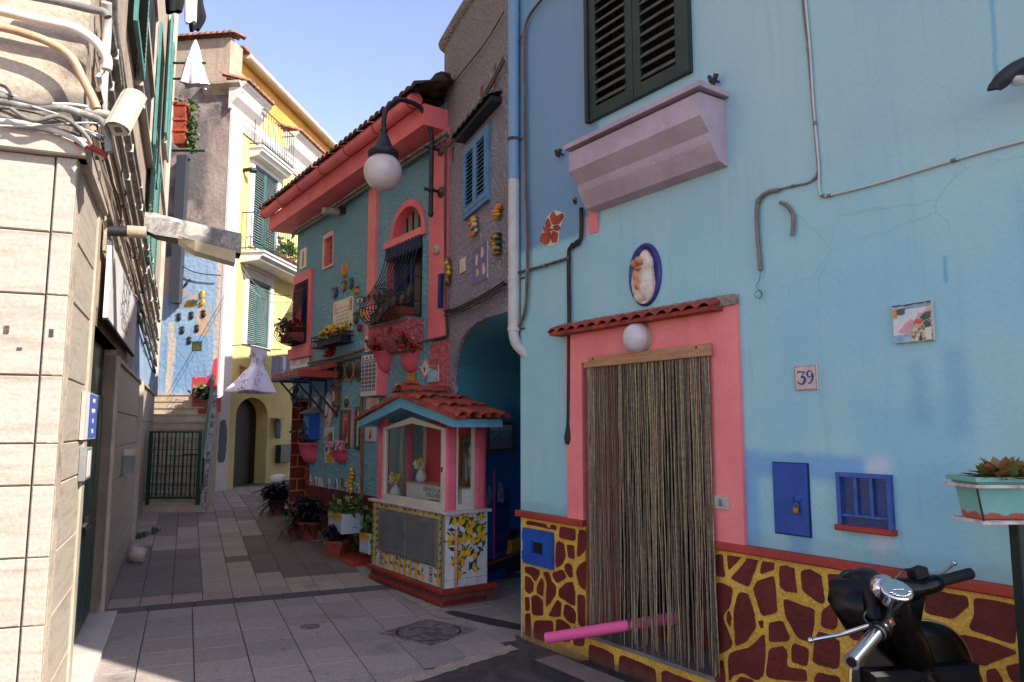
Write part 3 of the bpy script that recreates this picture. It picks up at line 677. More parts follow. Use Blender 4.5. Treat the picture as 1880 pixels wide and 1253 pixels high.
# ---- pink foam tube lying through the curtain
a = Vector(R.W(R.at(1003, 1172, .35)[0], .35, R.at(1003, 1172, .35)[1])); ub, zb = R.at(1245, 1134, -.15); b = Vector(R.W(ub, -.15, zb))
M = Matrix.Translation(a); t = MB(); d = b-a
t.tube([(0, 0, 0), (d.x*.5, -d.y*.5, d.z*.5), (d.x, -d.y, d.z)], .038, C['pinkfoam'], 18)
t.lathe([(.012, -.002), (.012, .0)], C['dark'], axis='o', n=8)
tag(t.build('foam_tube', None, M), 'bright pink foam tube poking out through the bottom of the curtain', 'foam tube')
# ---- switch plate
M, u0, z0 = sub(R, 1325, 923, .032); t = thing('switch_plate', 'cream plate of three bell switches on the pink door surround', 'switch', M)
r4 = R.rect(1311, 910, 1339, 935, .032); hw_, hh_ = (r4[1]-r4[0])/2, (r4[3]-r4[2])/2
mb = MB(); mb.bev(-hw_, hw_, 0, .012, -hh_, hh_, C['white_pvc'], .004); mb.build('plate', t)
for k in (-1, 0, 1):
    mb = MB(); mb.bev(k*hw_*.5-hw_*.2, k*hw_*.5+hw_*.2, .012, .017, -hh_*.5, hh_*.5, C['ledge'] if k else C['pipe_grey'], .002); mb.build('button', t)
# ---- house number
M, u0, z0 = sub(R, 1481, 694); r4 = R.rect(1460, 671, 1502, 717); hw_, hh_ = (r4[1]-r4[0])/2, (r4[3]-r4[2])/2
t = thing('house_number_tile', 'pinkish tile with the blue number 39', 'house number', M)
mb = MB(); mb.bev(-hw_, hw_, 0, .012, -hh_, hh_, mat('number_tile', (206, 184, 172), (192, 166, 156), 9, rough=.35, fine=.06), .003)
for a, b, c_, d in ((-1, 1, .9, .93), (-1, 1, -.93, -.9)): mb.box(a*hw_*.93, b*hw_*.93, .012, .0125, c_*hh_, d*hh_, C['ink'])
for a, b in ((-.93, -.9), (.9, .93)): mb.box(a*hw_, b*hw_, .012, .0125, -.93*hh_, .93*hh_, C['ink'])
mb.build('tile', t); 
mb = MB()    # hand-painted old style digits
def stroke(pts, ws, mt=C['ink_blue'], o=.0128):
    P_ = smoothpts([(p[0], 0, p[1]) for p in pts], 5); n = len(P_); vs = []
    for i, p in enumerate(P_):
        t_ = (P_[min(i+1, n-1)]-P_[max(i-1, 0)]).normalized(); f = i/(n-1)*(len(ws)-1); k = min(int(f), len(ws)-2); w_ = ws[k]+(ws[k+1]-ws[k])*(f-k)
        nx = Vector((-t_.z, 0, t_.x))*w_; vs += [(p.x*hw_+nx.x*hw_, o, p.z*hh_+nx.z*hw_), (p.x*hw_-nx.x*hw_, o, p.z*hh_-nx.z*hw_)]
    mb.add(vs, [(2*i, 2*i+1, 2*i+3, 2*i+2) for i in range(n-1)], mt)
stroke([(-.68, .38), (-.6, .5), (-.2, .46), (-.02, .5)], [.05, .07, .05, .04]); stroke([(-.02, .5), (-.3, .14), (-.42, .06)], [.04, .05, .04])
stroke([(-.42, .06), (-.12, .04), (-.06, -.25), (-.3, -.5), (-.58, -.42), (-.66, -.28)], [.04, .1, .12, .07, .05, .08])
stroke([(.62, .32), (.5, .5), (.28, .5), (.16, .28), (.26, .06), (.46, .08), (.62, .32)], [.05, .04, .07, .1, .06, .04, .05]); stroke([(.62, .32), (.64, .0), (.48, -.36), (.2, -.5)], [.08, .11, .07, .03])
mb.build('digits', t)
# ---- coastal view tile picture
M, u0, z0 = sub(R, 1679, 593); r4 = R.rect(1643, 557, 1715, 629); hw_, hh_ = (r4[1]-r4[0])/2, (r4[3]-r4[2])/2
def picture(t, hw_, hh_, o, shapes, name='painted_scene'):
    mb = MB(); lay = 0
    for pts, mt in shapes:
        lay += 1; mb.poly([(max(-1, min(1, x))*hw_*.995, max(-1, min(1, y))*hh_*.995) for x, y in pts], o-.0005, o+.0004*lay, mt, back=False)
    return mb.build(name, t)
sky_ = mat('painted_sky', (190, 202, 206), (222, 206, 192), 12, rough=.3, fine=.04); sea_ = mat('painted_sea', (116, 148, 172), (170, 184, 190), 18, rough=.3, fine=.05)
mtn = mat('painted_mountain', (212, 160, 158), (196, 134, 138), 18, rough=.3, fine=.05); roof_ = mat('painted_roof', (206, 62, 46), (186, 84, 56), 30, rough=.3)
hous = mat('painted_houses', (210, 190, 150), (120, 96, 84), 60, .42, .55, rough=.3)
t = thing('coast_picture_tile', 'square painted tile picture of a pink mountain coast, right of the house number', 'tile picture', M)
mb = MB(); mb.bev(-hw_, hw_, 0, .022, -hh_, hh_, C['cream_tile'], .004); mb.build('tile', t)
def ragged(pts, n, a, rs=5):
    q = random.Random(rs); out = []
    for i in range(len(pts)-1):
        for j in range(n):
            s_ = j/n; out.append((pts[i][0]+(pts[i+1][0]-pts[i][0])*s_+q.uniform(-a, a)*(j > 0), pts[i][1]+(pts[i+1][1]-pts[i][1])*s_+q.uniform(-a, a)*(j > 0)))
    return out+[pts[-1]]
picture(t, hw_, hh_, .0225, [([(-1, -.6), (1, -.6), (1, .8), (-1, .8)], sky_), ([(-1, -1), (.1, -1), (.1, -.55), (-1, -.6)], sea_), ([(-1, .72), (1, .72), (1, 1), (-1, 1)], sea_),
 (ragged([(-.75, -.45), (-.3, .05), (-.1, .2), (.1, .1), (.3, .42), (.6, .45), (1, .85)], 3, .05)+[(1, -.6), (-.2, -.6)], mtn),
 (ragged([(-.1, -.95), (-.05, -.3), (.2, -.1), (.6, .2), (1, .3)], 3, .04)+[(1, -.98)], hous), (ragged([(.4, .2), (.7, .45), (.98, .5), (.98, .2), (.6, .05)], 3, .04), C['leaf_glaze']),
 ([(.05, -.1), (.2, .15), (.55, .1), (.6, -.05)], roof_), ([(0, -.15), (.5, -.12), (.48, -.25), (0, -.28)], mtn), (ragged([(.55, -.1), (.8, .05), (.95, -.1), (.7, -.4)], 2, .06), C['leaf_glaze']),
 ([(.65, -.35), (.95, -.3), (.95, -.95), (.65, -.95)], C['cream_tile']), ([(.15, -.95), (.22, -.5), (.27, -.95)], C['cream_tile']), ([(.35, -.95), (.4, -.6), (.45, -.95)], C['ink']),
 (ragged([(-.98, .7), (-.7, .72), (-.8, .3), (-.98, .35)], 2, .04), C['orange']), (ragged([(-.8, .7), (-.3, .75), (-.35, .5), (-.7, .45)], 2, .05), C['leaf_glaze']),
 ([(-.4, .93), (.2, .97), (.2, .93), (-.4, .88)], C['ink']), ([(.75, .97), (1, .99), (1, .93), (.78, .92)], C['ink'])])
mb = MB()
for i in range(5): mb.box(-.95*hw_+i*.1*hw_, -.9*hw_+i*.1*hw_, .022, .031, .9*hh_, .95*hh_, C['ink'])
for i in range(4): mb.box(.28*hw_+i*.1*hw_, .33*hw_+i*.1*hw_, .022, .031, .91*hh_, .96*hh_, C['ink'])
mb.build('border_marks', t)
# ---- blue meter cupboard with padlock
M, u0, z0 = sub(R, 1454, 916); r4 = R.rect(1422, 851, 1485, 981); hw_, hh_ = (r4[1]-r4[0])/2, (r4[3]-r4[2])/2
t = thing('meter_cupboard', 'tall plain blue metal cupboard door with a brass padlock', 'meter cupboard', M)
mb = MB(); mb.box(-hw_-.006, hw_+.006, 0, .006, -hh_-.006, hh_+.006, C['black_iron']); mb.bev(-hw_, hw_, .006, .022, -hh_, hh_, C['blue_door'], .006); mb.build('door', t)
px_ = R.at(1468, 918)[0]-u0; pz = R.at(1468, 916)[1]-z0
mb = MB(); mb.lathe([(.026, 0), (.026, .004), (.01, .006), (.0001, .006)], C['blue_door'], c=(px_, .022, pz), axis='o', n=16); mb.box(px_-.012, px_+.014, .022, .026, pz-.05, pz, C['blue_door']); mb.build('hasp', t)
mb = MB(); mb.bev(px_-.016, px_+.016, .03, .046, pz-.078, pz-.045, C['gold'], .003); mb.tube([(px_-.01, .037, pz-.047), (px_-.01, .037, pz-.03), (px_, .037, pz-.02), (px_+.01, .037, pz-.03), (px_+.01, .037, pz-.047)], .003, C['pipe_grey'], 6); mb.build('padlock', t)
# ---- vent grille with red sill
M, u0, z0 = sub(R, 1590, 918); r4 = R.rect(1540, 871, 1640, 968); hw_, hh_ = (r4[1]-r4[0])/2, (r4[3]-r4[2])/2
t = thing('vent_grille', 'blue framed perforated vent grille above a red sill', 'vent', M)
gb = mat('grille_blue', (48, 78, 150), (58, 92, 160), 20, rough=.5, fine=.08)
mb = MB(); fw = .022
for a, b, c_, d in ((-hw_, -hw_+fw, -hh_, hh_), (hw_-fw, hw_, -hh_, hh_), (-hw_+fw, hw_-fw, hh_-fw, hh_)): mb.box(a, b, 0, .03, c_, d, gb)
for k in (-.30, .28): mb.box(hw_*k-.009, hw_*k+.009, .006, .022, -hh_*.62, hh_-fw, gb)
mb.box(-hw_+fw, hw_-fw, .006, .024, -hh_*.68, -hh_*.58, gb); mb.build('frame', t)
mb = MB(); nx, nz = 26, 24; mb.box(-hw_+fw, hw_-fw, .001, .003, -hh_, hh_-fw, gb)
for j in range(nz):
    for i in range(nx):
        x = -hw_+fw+.006+(2*hw_-2*fw-.012)*(i+.5*(j % 2))/nx; z = -hh_+.008+(2*hh_-fw-.016)*j/nz
        mb.add([(x+.0042*cos(k*pi/3), .0036, z+.0042*sin(k*pi/3)) for k in range(6)], [tuple(range(6))], C['ink'])
mb.build('perforated_plate', t, fix=False)
mb = MB(); mb.bev(-hw_-.008, hw_+.008, 0, .055, -hh_-.03, -hh_, C['trim_red'], .006); mb.build('sill', t)
# ---- blue box in the plinth
M, u0, z0 = sub(R, 991, 1006, .02); r4 = R.rect(966, 974, 1019, 1040, .03); hw_, hh_ = (r4[1]-r4[0])/2, (r4[3]-r4[2])/2
t = thing('gas_box', 'bright blue box door with a square dark opening, set in the plinth', 'meter box', M)
mb = MB(); wall(mb, R4((-hw_, hw_, -hh_, hh_)), [R4((-hw_*.42, hw_*.4, -hh_*.32, hh_*.32))], .03, C['royal'], o=.032); mb.build('door', t)
mb = MB(); mb.box(-hw_*.5, hw_*.5, -.0, .004, -hh_*.5, hh_*.5, C['dark']); mb.build('recess', t)
for k in (.55, -.55):
    mb = MB(); mb.box(-hw_-.012, -hw_+.004, .004, .034, k*hh_-.035, k*hh_+.035, C['royal']); mb.build('hinge', t)
# ---- pipes and cables on the blue house
def run(name, label, cat, fr, pts, r, mt, o=.03, group=None, n=8, clips=None, k=4, extra=None):
    P_ = []
    for p in pts:
        oo = p[2] if len(p) > 2 else o; u, z = fr.at(p[0], p[1], oo); P_.append((u, oo, z))
    c0 = P_[0]; M = fr.sub(c0[0], c0[1], c0[2]); Q = [(a-c0[0], b-c0[1], c-c0[2]) for a, b, c in P_]
    S_ = smoothpts(Q, k) if k > 1 else Q
    if clips:
        t = thing(name, label, cat, M, group); mb = MB(); mb.tube(S_, r, mt, n); mb.build('pipe', t)
        cm, cr, idx = clips
        for i in idx:
            p = Vector(S_[min(int(i*(len(S_)-1)), len(S_)-2)]); q = Vector(S_[min(int(i*(len(S_)-1)), len(S_)-2)+1]); d = (q-p).normalized()
            mb = MB(); mb.tube([p-d*.012, p+d*.012], cr, cm, 10); mb.build('clip', t)
        return t
    mb = MB(); mb.tube(S_, r, mt, n)
    if extra:
        for e in extra: mb.tube([(a+e[0], b+e[1], c+e[2]) for a, b, c in S_], r*e[3], e[4], n)
    return tag(mb.build(name, None, M), label, cat, group)
# big drainpipe: blue above, white below
ur = uL-.03; o_ = .05
t = thing('drainpipe', 'wide drainpipe on the blue house corner, painted blue above and white below', 'drainpipe', R.sub(ur, o_, 0))
zc = R.at(935, 335, o_)[1]; ze = R.at(937, 610, o_)[1]; z2 = R.at(950, 668, 0.0)[1]
mb = MB(); mb.tube([(0, 0, H-.1), (0, 0, zc)], .052, mat('pipe_blue', (108, 146, 176), (120, 150, 170), 3, rough=.5), 20); mb.build('upper_pipe', t)
mb = MB(); mb.tube([(0, 0, zc+.001), (0, 0, ze+.02)], .0515, C['pipe_white'], 20)
mb.tube(smoothpts([(0, 0, ze+.02), (0, 0, ze-.03), (.02, -.02, ze-.12), (.09, -.09, z2+.06), (.12, -.11, z2)], 4), .046, C['pipe_white'], 18); mb.build('lower_pipe', t)
for zq in (R.at(935, 262, o_)[1], ze+.02, zc-.9):
    mb = MB(); mb.tube([(0, 0, zq-.015), (0, 0, zq+.015)], .056, C['pipe_white'] if zq < zc else C['rust'], 20); mb.tube([(.02, .0, zq), (.06, -.04, zq), (.1, -.045, zq)], .008, C['rust'], 6); mb.build('bracket', t)
bnd = [(-.012, .006, 0, .8, C['pipe_grey']), (.014, .004, 0, .7, C['pipe_brown']), (.004, .016, 0, .6, C['pipe_grey'])]
run('cable_bundle', 'bound bundle of grey cables that arches at the top of the blue house wall', 'cables', R, [(1060, -60), (1006, -10), (985, 12), (968, 40), (962, 80), (964, 200), (965, 330), (969, 450), (966, 560), (954, 598), (946, 606)], .009, C['pipe_grey'], .03, extra=bnd)
run('cable_branch', 'short dark cable joining the bundle to the drainpipe corner', 'cable', R, [(965, 48), (955, 72), (940, 88)], .009, C['pipe_brown'])
bk = mat('black_pipe', (52, 46, 42), (34, 32, 30), 10, rough=.7, bump=.4, bs=50, fine=.15)
t = run('old_pipe', 'old rough black vertical pipe left of the pink door surround', 'pipe', R, [(1067, 382), (1067, 432), (1060, 446), (1048, 455), (1044, 475), (1045, 600), (1044, 760), (1042, 800)], .0165, bk, .03, clips=(bk, .024, (.3, .42)), k=3)
e0_ = R.at(1044, 790, .03); mb = MB(); mb.tube([(0, 0, .04), (-.005, 0, -.06), (-.012, 0, -.11)], [.017, .034, .022], bk, 10)
p0 = R.at(1067, 382, .03); mb.v = [(v[0]+e0_[0]-p0[0], v[1], v[2]+e0_[1]-p0[1]) for v in mb.v]; mb.build('torn_end', t)
run('cross_pipe', 'rusty pipe crossing from the black pipe to the drainpipe', 'pipe', R, [(1044, 474), (1000, 488), (948, 502)], .013, C['rust'], .03, clips=(C['pipe_grey'], .017, (.05, .5, .95)), k=2)
run('corner_cable', 'thin black cable down the blue house corner behind the drainpipe', 'cable', R, [(947, 508, .012), (950, 560, .012), (951, 610, .012)], .008, C['black_iron'], .012)
g = 'pale conduits on the right of the blue wall'
run('conduit', 'pale conduit running straight up and out to the right of the blue wall', 'conduit', R, [(1462, -200), (1478, -8), (1487, 90), (1494, 200), (1503, 300), (1504, 345), (1511, 360), (1540, 355), (1600, 340), (1700, 310), (1800, 280), (1885, 257), (2040, 212)], .0068, C['pipe_white'], .012, g, clips=(C['pipe_grey'], .0095, (.1, .28, .5, .56, .8)))
run('conduit', 'pale conduit that bends left toward the thick hooked grey pipe', 'conduit', R, [(1456, -200), (1472, -8), (1483, 90), (1492, 200), (1500, 290), (1500, 318), (1486, 335), (1455, 342), (1428, 349)], .006, C['pipe_grey'], .012, g, clips=(C['pipe_grey'], .009, (.25, .7, .9)))
t = run('hooked_pipe', 'long hooked grey pipe end with a loose wire curl below it', 'pipe', R, [(1430, 349), (1412, 352), (1397, 362), (1390, 378), (1390, 420), (1393, 460), (1396, 497)], .0125, C['pipe_grey'], .02, clips=(C['pipe_grey'], .017, (.45,)))
p0 = R.at(1430, 349, .02); mb = MB(); wr = []
for x, y in [(1396, 497), (1394, 515), (1388, 525), (1392, 532), (1398, 540), (1392, 548), (1386, 543), (1388, 536), (1396, 534), (1399, 543), (1394, 550)]:
    u, z = R.at(x, y, .02); wr.append((u-p0[0], 0, z-p0[1]))
mb.tube(smoothpts(wr, 4), .0016, C['ink'], 5); mb.build('loose_wire', t)
run('pipe_stub', 'short curved grey pipe stub right of the hooked pipe', 'pipe', R, [(1432, 372), (1445, 378), (1455, 395), (1456, 415), (1454, 433)], .0115, C['pipe_grey'], .02, n=10)
# small fittings
for (x, y, lb) in ((1322, 150, 'small black metal clamp on the wall at the right end of the window ledge'), (1036, 284, 'small black metal clamp under the left end of the window ledge')):
    M, u0, z0 = sub(R, x, y); mb = MB(); mb.tube([(-.01, 0, 0), (-.01, .05, 0)], .008, C['black_iron'], 8)
    mb.xbox(Matrix.Translation((.0, .055, 0)) @ Matrix.Rotation(.5, 4, 'Y'), .028, .02, .07, C['black_iron']); mb.xbox(Matrix.Translation((-.03, .06, .012)) @ Matrix.Rotation(-.4, 4, 'Y'), .02, .02, .05, C['black_iron']); mb.xbox(Matrix.Translation((-.015, .06, .0)), .05, .016, .016, C['black_iron'])
    tag(mb.build('metal_clamp', None, M), lb, 'clamp')
M, u0, z0 = sub(R, 1057, 369); mb = MB(); mb.ell((0, .01, .012), .014, .012, .02, C['gold'], 10, 8); mb.ell((.004, .014, -.014), .016, .012, .018, C['rust'], 10, 8); mb.ell((-.004, .02, .002), .008, .01, .01, C['ink'], 8, 6)
tag(mb.build('snail_ornament', None, M), 'tiny brown shell-like ornament below the mauve window ledge', 'ornament')
# outdoor lamp at the right edge
M, u0, z0 = sub(R, 1885, 160); t = thing('outdoor_wall_lamp', 'dark curved lamp hood high on the far right of the blue wall', 'lamp', M)
mb = MB(); mb.tube(smoothpts([(.12, 0, .03), (.1, .08, .06), (.02, .16, .03), (-.045, .2, -.03), (-.055, .2, -.05)], 4), [.04]*6+[.036]*6+[.03]*4+[.022], C['black_iron'], 14); mb.build('hood', t)
mb = MB(); mb.ell((.01, .14, -.012), .03, .05, .025, C['opal'], 12, 8); mb.build('bulb', t)
# ================================================================== GREY HOUSE WITH THE PASSAGE
gh = house('grey_house', 'rough grey stucco house with small blue shutters above a dark blue passage', G)
uB = -2.243; hG0 = G.at(812, 112)[1]; ztop = 7.7
jamb = G.at(834, 700)[0]; azr = G.at(834, 700)[1]; azt = G.at(925, 577)[1]
arch = [(jamb, -.3), (jamb, azr-.1)]
aw_ = -.02-jamb
for x, y in ((833, 700), (834, 668), (840, 642), (848, 622), (858, 607), (872, 595), (892, 584), (912, 578)): arch.append(G.at(x, y))
arch.append((-.01, azt))
arch.append((.0, -.3))
zl = [G.at(800+(870-800)*k/4., 105-105*k/4.) for k in range(5)]
o2 = [(uB-.15, 0), (uB-.15, hG0-.2), (uB-.1, hG0+.05)]
slope = (zl[-1][1]-zl[0][1])/(zl[-1][0]-zl[0][0]); zr = zl[0][1]+slope*(.0-zl[0][0])
mb = MB(); outline = [(uB-.15, -.3), (jamb, -.3)]+arch[1:-1]+[(0, azt), (0, zr), (uB-.12, zl[0][1])]
wall(mb, outline, [], .04, C['grey_stucco'])
RW = MB(); RW.box(-1.3, 3, -23, -13.8, -.2, 8.75, C['grey_stucco']); RW.build('unseen_shade_block', gh, Matrix.Identity(4))  # unseen block, added to cast the shadow on the lower yellow facade
mb.box(uB-.1, 0, -5, -.3, azt+.3, min(zr, zl[0][1])-.3, C['grey_stucco']); mb.build('wall', gh)
mb = MB(); mb.tube(smoothpts([(uB-.2, -.05, zl[0][1]+.0), (uB*.7, -.06, zl[0][1]+slope*(uB*.7-uB)+.05), (uB*.3, -.05, zl[0][1]+slope*(uB*.3-uB)), (0, -.05, zr+.02)], 4), .11, C['grey_stucco'], 10); mb.build('coping', gh)
# vaulted passage behind the arch
PD = Vector((.43, .9, 0)).normalized()
ld = (PD.x*G.dx+PD.y*G.dy, PD.x*G.out.x+PD.y*G.out.y)      # direction in (u,o)
mb = MB(); sec = arch[:-1]; Lp = 3.4; vs = []
for s_ in (0, Lp): vs += [(u+ld[0]*s_, -.0+ld[1]*s_, z) for u, z in sec]
n = len(sec); mb.add(vs, [(i, i+1, n+i+1, n+i) for i in range(n-1)], C['tunnel'])
mb.add([(jamb+ld[0]*Lp-.1, ld[1]*Lp, -.3), (3.2+ld[0]*Lp, ld[1]*Lp, -.3), (3.2+ld[0]*Lp, ld[1]*Lp, azt), (jamb+ld[0]*Lp-.1, ld[1]*Lp, azt)], [(0, 1, 2, 3)], C['tunnel'])
be = Vector((.8149, .5796, 0)); eu = (be.x*G.dx+be.y*G.dy, be.dot(G.out)); mb.add([(0, 0, azt), (ld[0]*Lp, ld[1]*Lp, azt), (ld[0]*Lp+eu[0]*3.2, ld[1]*Lp+eu[1]*3.2, azt), (eu[0]*3.2, eu[1]*3.2, azt)], [(0, 1, 2, 3)], C['tunnel'])
mb.build('passage_vault', gh, fix=False)
PW = Fr(*(G.W(jamb, 0, 0).xy), PD.x, PD.y)                # passage wall; seen from inside it faces right
PW.out = Vector((PW.dy, -PW.dx, 0))
# painted dado of the passage: blue checks, border, low step and rail
mb = MB()
for i, (x0, x1) in enumerate(((907, 932),)):
    u0, u1 = PW.at(x0, 1000)[0], PW.at(x1, 1000)[0]; z0, z1 = .25, 1.0
    for j in range(6):
        mb.box(u0, u1, 0, .012, z0+.125*j, z0+.125*(j+1)-.002, mat('check_violet', (74, 72, 140), rough=.4) if j % 2 else mat('check_blue', (28, 52, 128), rough=.4))
mb.box(u1, u1+.03, 0, .014, .25, 1.0, C['ink_blue']); mb.box(u0-.02, u0, 0, .014, .2, 1.25, C['pinkfoam'])
mb.build('tiled_dado', gh, PW.M)
mb = MB(); mb.box(-.2, 2.9, 0, .16, -.05, .17, mat('dark_red_step', (86, 36, 34), (40, 44, 90), 3, .45, .6, rough=.7, fine=.1)); mb.box(.0, 1.0, .15, .165, .0, .12, C['royal'])
mb.box(-.25, 2.9, -.0, .2, .17, .2, C['green_dark']); mb.build('passage_step', gh, PW.M)
a = PW.at(840, 1100, .2); mb = MB(); mb.tube([(-.35, .22, .24), (2.8, .22, .27)], .018, C['trim_red'], 8); mb.build('passage_rail', gh, PW.M)
M, u0, z0 = sub(PW, 917, 802); r4 = PW.rect(897, 775, 944, 829); hw_, hh_ = (r4[1]-r4[0])/2, (r4[3]-r4[2])/2
t = thing('framed_seascape', 'brown framed dark seascape hanging on the dark blue passage wall', 'picture', M)
mb = MB(); fw = .035
wall(mb, R4((-hw_, hw_, -hh_, hh_)), [R4((-hw_+fw, hw_-fw, -hh_+fw, hh_-fw))], .03, C['pipe_brown'], o=.035); mb.build('frame', t)
picture(t, hw_-fw, hh_-fw, .012, [([(-1, -1), (1, -1), (1, 1), (-1, 1)], sea_), (ragged([(-1, -.3), (-.3, .1), (.4, -.1), (1, .2)], 3, .05)+[(1, -1), (-1, -1)], C['cloth_grey']), ([(-1, .5), (1, .6), (1, 1), (-1, 1)], sky_)], 'painting')
def flat_tile(name, label, cat, fr, x0, y0, x1, y1, shapes, base='cream_tile', th=.014, group=None, o=0):
    M, u0, z0 = sub(fr, (x0+x1)/2, (y0+y1)/2, o); r4 = fr.rect(x0, y0, x1, y1, o); a, b = (r4[1]-r4[0])/2, (r4[3]-r4[2])/2
    t = thing(name, label, cat, M, group); mb = MB(); mb.bev(-a, a, 0, th, -b, b, C[base], .003); mb.build('tile', t)
    if shapes: picture(t, a, b, th+.0006, shapes)
    return t, a, b
for x, y, lb in ((899-4, 908, 'larger white shell-like cactus ornament beside the pink column at the passage'), (916, 905, 'smaller grey ornament at the top of the blue checks in the passage')):
    M, u0, z0 = sub(PW, x, y); mb = MB()
    for i in range(9): mb.ell((rr.uniform(-.06, .06), .02, rr.uniform(-.09, .09)), .025, .02, .045, C['cloth_grey'], 8, 6, .1)
    tag(mb.build('wall_ornament', None, M), lb, 'ornament')
M, u0, z0 = sub(PW, 938, 1005); mb = MB(); mb.prof([(0, -.1), (.05, -.1), (.07, .0), (.07, .1), (0, .1)], -.12, .12, C['yellow_flower'])
for i in range(26): mb.blade((rr.uniform(-.1, .1), .03, .1), rr.uniform(0, 6.3), rr.uniform(.12, .22), .02, rr.uniform(.8, 1.5), .2, C['leaf_dark'])
tag(mb.build('yellow_wall_pot', None, M), 'yellow pot with a dry dark plant at the back of the passage', 'pot')
# small shutters, tile drip, ceramics
sx0, sx1 = G.at(858, 330)[0], G.at(899, 310)[0]; sz0 = (G.at(858, 390)[1]+G.at(899, 368)[1])/2; sz1 = (G.at(858, 278)[1]+G.at(899, 243)[1])/2
bs = mat('faded_blue_paint', (92, 138, 172), (80, 124, 160), 5, rough=.6, fine=.06)
mb = MB(); fw = .045; wall(mb, R4((sx0-fw, sx1+fw, sz0-fw, sz1+fw)), [R4((sx0, sx1, sz0, sz1))], .04, bs, o=.04); mb.box(sx0, sx1, 0.001, .006, sz0, sz1, C['dark']); mb.build('window_frame', gh)
shutters(gh, G, sx0, sx1, sz0, sz1, .012, bs, 13, .045, tilt=.7)
a, za = G.at(838, 244, .1); b, zb = G.at(904, 180, .1); n = 40; vs = []; mb = MB(); zm = (za+zb)/2
for i in range(n+1):
    u = a+(b-a)*i/n; h = .03*abs(sin(pi*i/n*7))
    for o_, dz in ((.16, -.02), (0, .05)): vs += [(u, o_, zm+h+dz), (u, o_, zm+h+dz-.02)]
mb.add(vs, [f for i in range(n) for f in ((4*i, 4*i+4, 4*i+6, 4*i+2), (4*i+1, 4*i+5, 4*i+7, 4*i+3), (4*i, 4*i+1, 4*i+5, 4*i+4))], C['black_iron'])
mb.box(a, b, 0, .12, zm-.07, zm-.02, C['black_iron']); mb.build('tile_hood', gh)
def garland(fr, x, y, w, h, cols, label, name='ceramic_garland', n=14, o=0.0):
    M, u0, z0 = sub(fr, x, y, o); r4 = fr.rect(x-w/2, y-h/2, x+w/2, y+h/2, o); a, b = (r4[1]-r4[0])/2, (r4[3]-r4[2])/2; mb = MB()
    for i in range(n):
        s_ = -1+2*(i+.5)/n; ww = a*sqrt(max(0, 1-s_*s_*.7))
        mb.ell((rr.uniform(-.5, .5)*ww, .03+rr.uniform(0, .02), s_*b*.85), a*rr.uniform(.35, .55), .03, b*rr.uniform(.14, .24), C[cols[i % len(cols)]], 10, 6, .06)
    return tag(mb.build(name, None, M), label, 'wall ornament')
garland(G, 875, 416, 18, 38, ['lemon', 'orange', 'cream_tile', 'leaf_glaze'], 'striped yellow and black ceramic fruit cluster under the small blue shutters')
garland(G, 920, 390, 14, 26, ['lemon', 'orange'], 'upper yellow ceramic cluster beside the white drainpipe')
garland(G, 918, 450, 18, 46, ['gold', 'leaf_glaze', 'lemon'], 'olive-gold ceramic pear cluster beside the white drainpipe')
garland(G, 828, 498, 9, 52, ['gold', 'gold', 'lemon'], 'long golden ceramic corn cob at the left edge of the grey wall')
nightsh = [([(-1, -1), (1, -1), (1, 1), (-1, 1)], C['cobalt'])]
for cx_, cy_, s_ in ((-.45, .35, .5), (.35, .6, .45), (.55, -.4, .45), (-.3, -.4, .3)): nightsh.append((ragged([(cx_-.15, cy_+s_*.6), (cx_+.12, cy_+s_*.6), (cx_+.25, cy_), (cx_+.1, cy_-s_*.7), (cx_-.2, cy_-s_*.6), (cx_-.15, cy_+s_*.6)], 2, .06, int(cx_*10)), C['tile_pink']))
flat_tile('figure_tile_picture', 'upright purple tile panel of pale figures on the grey wall', 'tile picture', G, 870, 452, 896, 518, nightsh)
flat_tile('small_figure_tile', 'small cream tile left of the purple panel on the grey wall', 'tile', G, 846, 475, 855, 501, [([(-.4, -.8), (.3, -.7), (.2, .7), (-.2, .8)], C['tile_pink'])])
run('sagging_cables', 'pair of tan cables slanting over the tile drip on the grey wall', 'cables', G, [(821, 272), (850, 235), (880, 195), (905, 152), (926, 112)], .013, C['pipe_brown'], .05, extra=[(0, .01, .035, .8, C['pipe_grey'])])
run('thin_cable', 'thin brown cable near the parapet of the grey wall', 'cable', G, [(822, 168), (850, 130), (890, 80), (925, 22)], .008, C['pipe_brown'], .03)
run('black_cable_bundle', 'sagging black cable bundle low on the grey wall above the passage', 'cables', G, [(818, 574), (840, 570), (870, 556), (900, 540), (928, 522)], .016, C['black_iron'], .05, extra=[(0, .012, -.03, .8, C['rust']), (0, .02, .02, .6, C['ink'])])
# ================================================================== PINK AND TURQUOISE HOUSE
ph = house('pink_house', 'turquoise stucco house with coral pink cornice, pilasters and caged windows', P)
uP0 = P.at(541, 600)[0]; uP1 = .12
zc = (P.at(544, 413)[1]+P.at(797, 244)[1])/2
win2 = P.rect(711, 445, 773, 596); win2 = (P.at(711, 520)[0], P.at(775, 520)[0], (P.at(711, 608)[1]+P.at(775, 585)[1])/2, (P.at(711, 460)[1]+P.at(775, 430)[1])/2)
win1 = (P.at(543, 570)[0], P.at(569, 570)[0], P.at(556, 632)[1], P.at(556, 519)[1])
smw = (P.at(598, 460)[0], P.at(613, 460)[0], P.at(606, 488)[1], P.at(606, 436)[1])
lun_u0, lun_u1 = P.at(724, 410)[0], P.at(778, 410)[0]; lz0 = P.at(750, 434)[1]; lz1 = P.at(752, 380)[1]
lun = [(lun_u0, lz0)]+[((lun_u0+lun_u1)/2+(lun_u1-lun_u0)/2*cos(pi-pi*k/12), lz0+(lz1-lz0)*sin(pi*k/12)) for k in range(0, 13)]
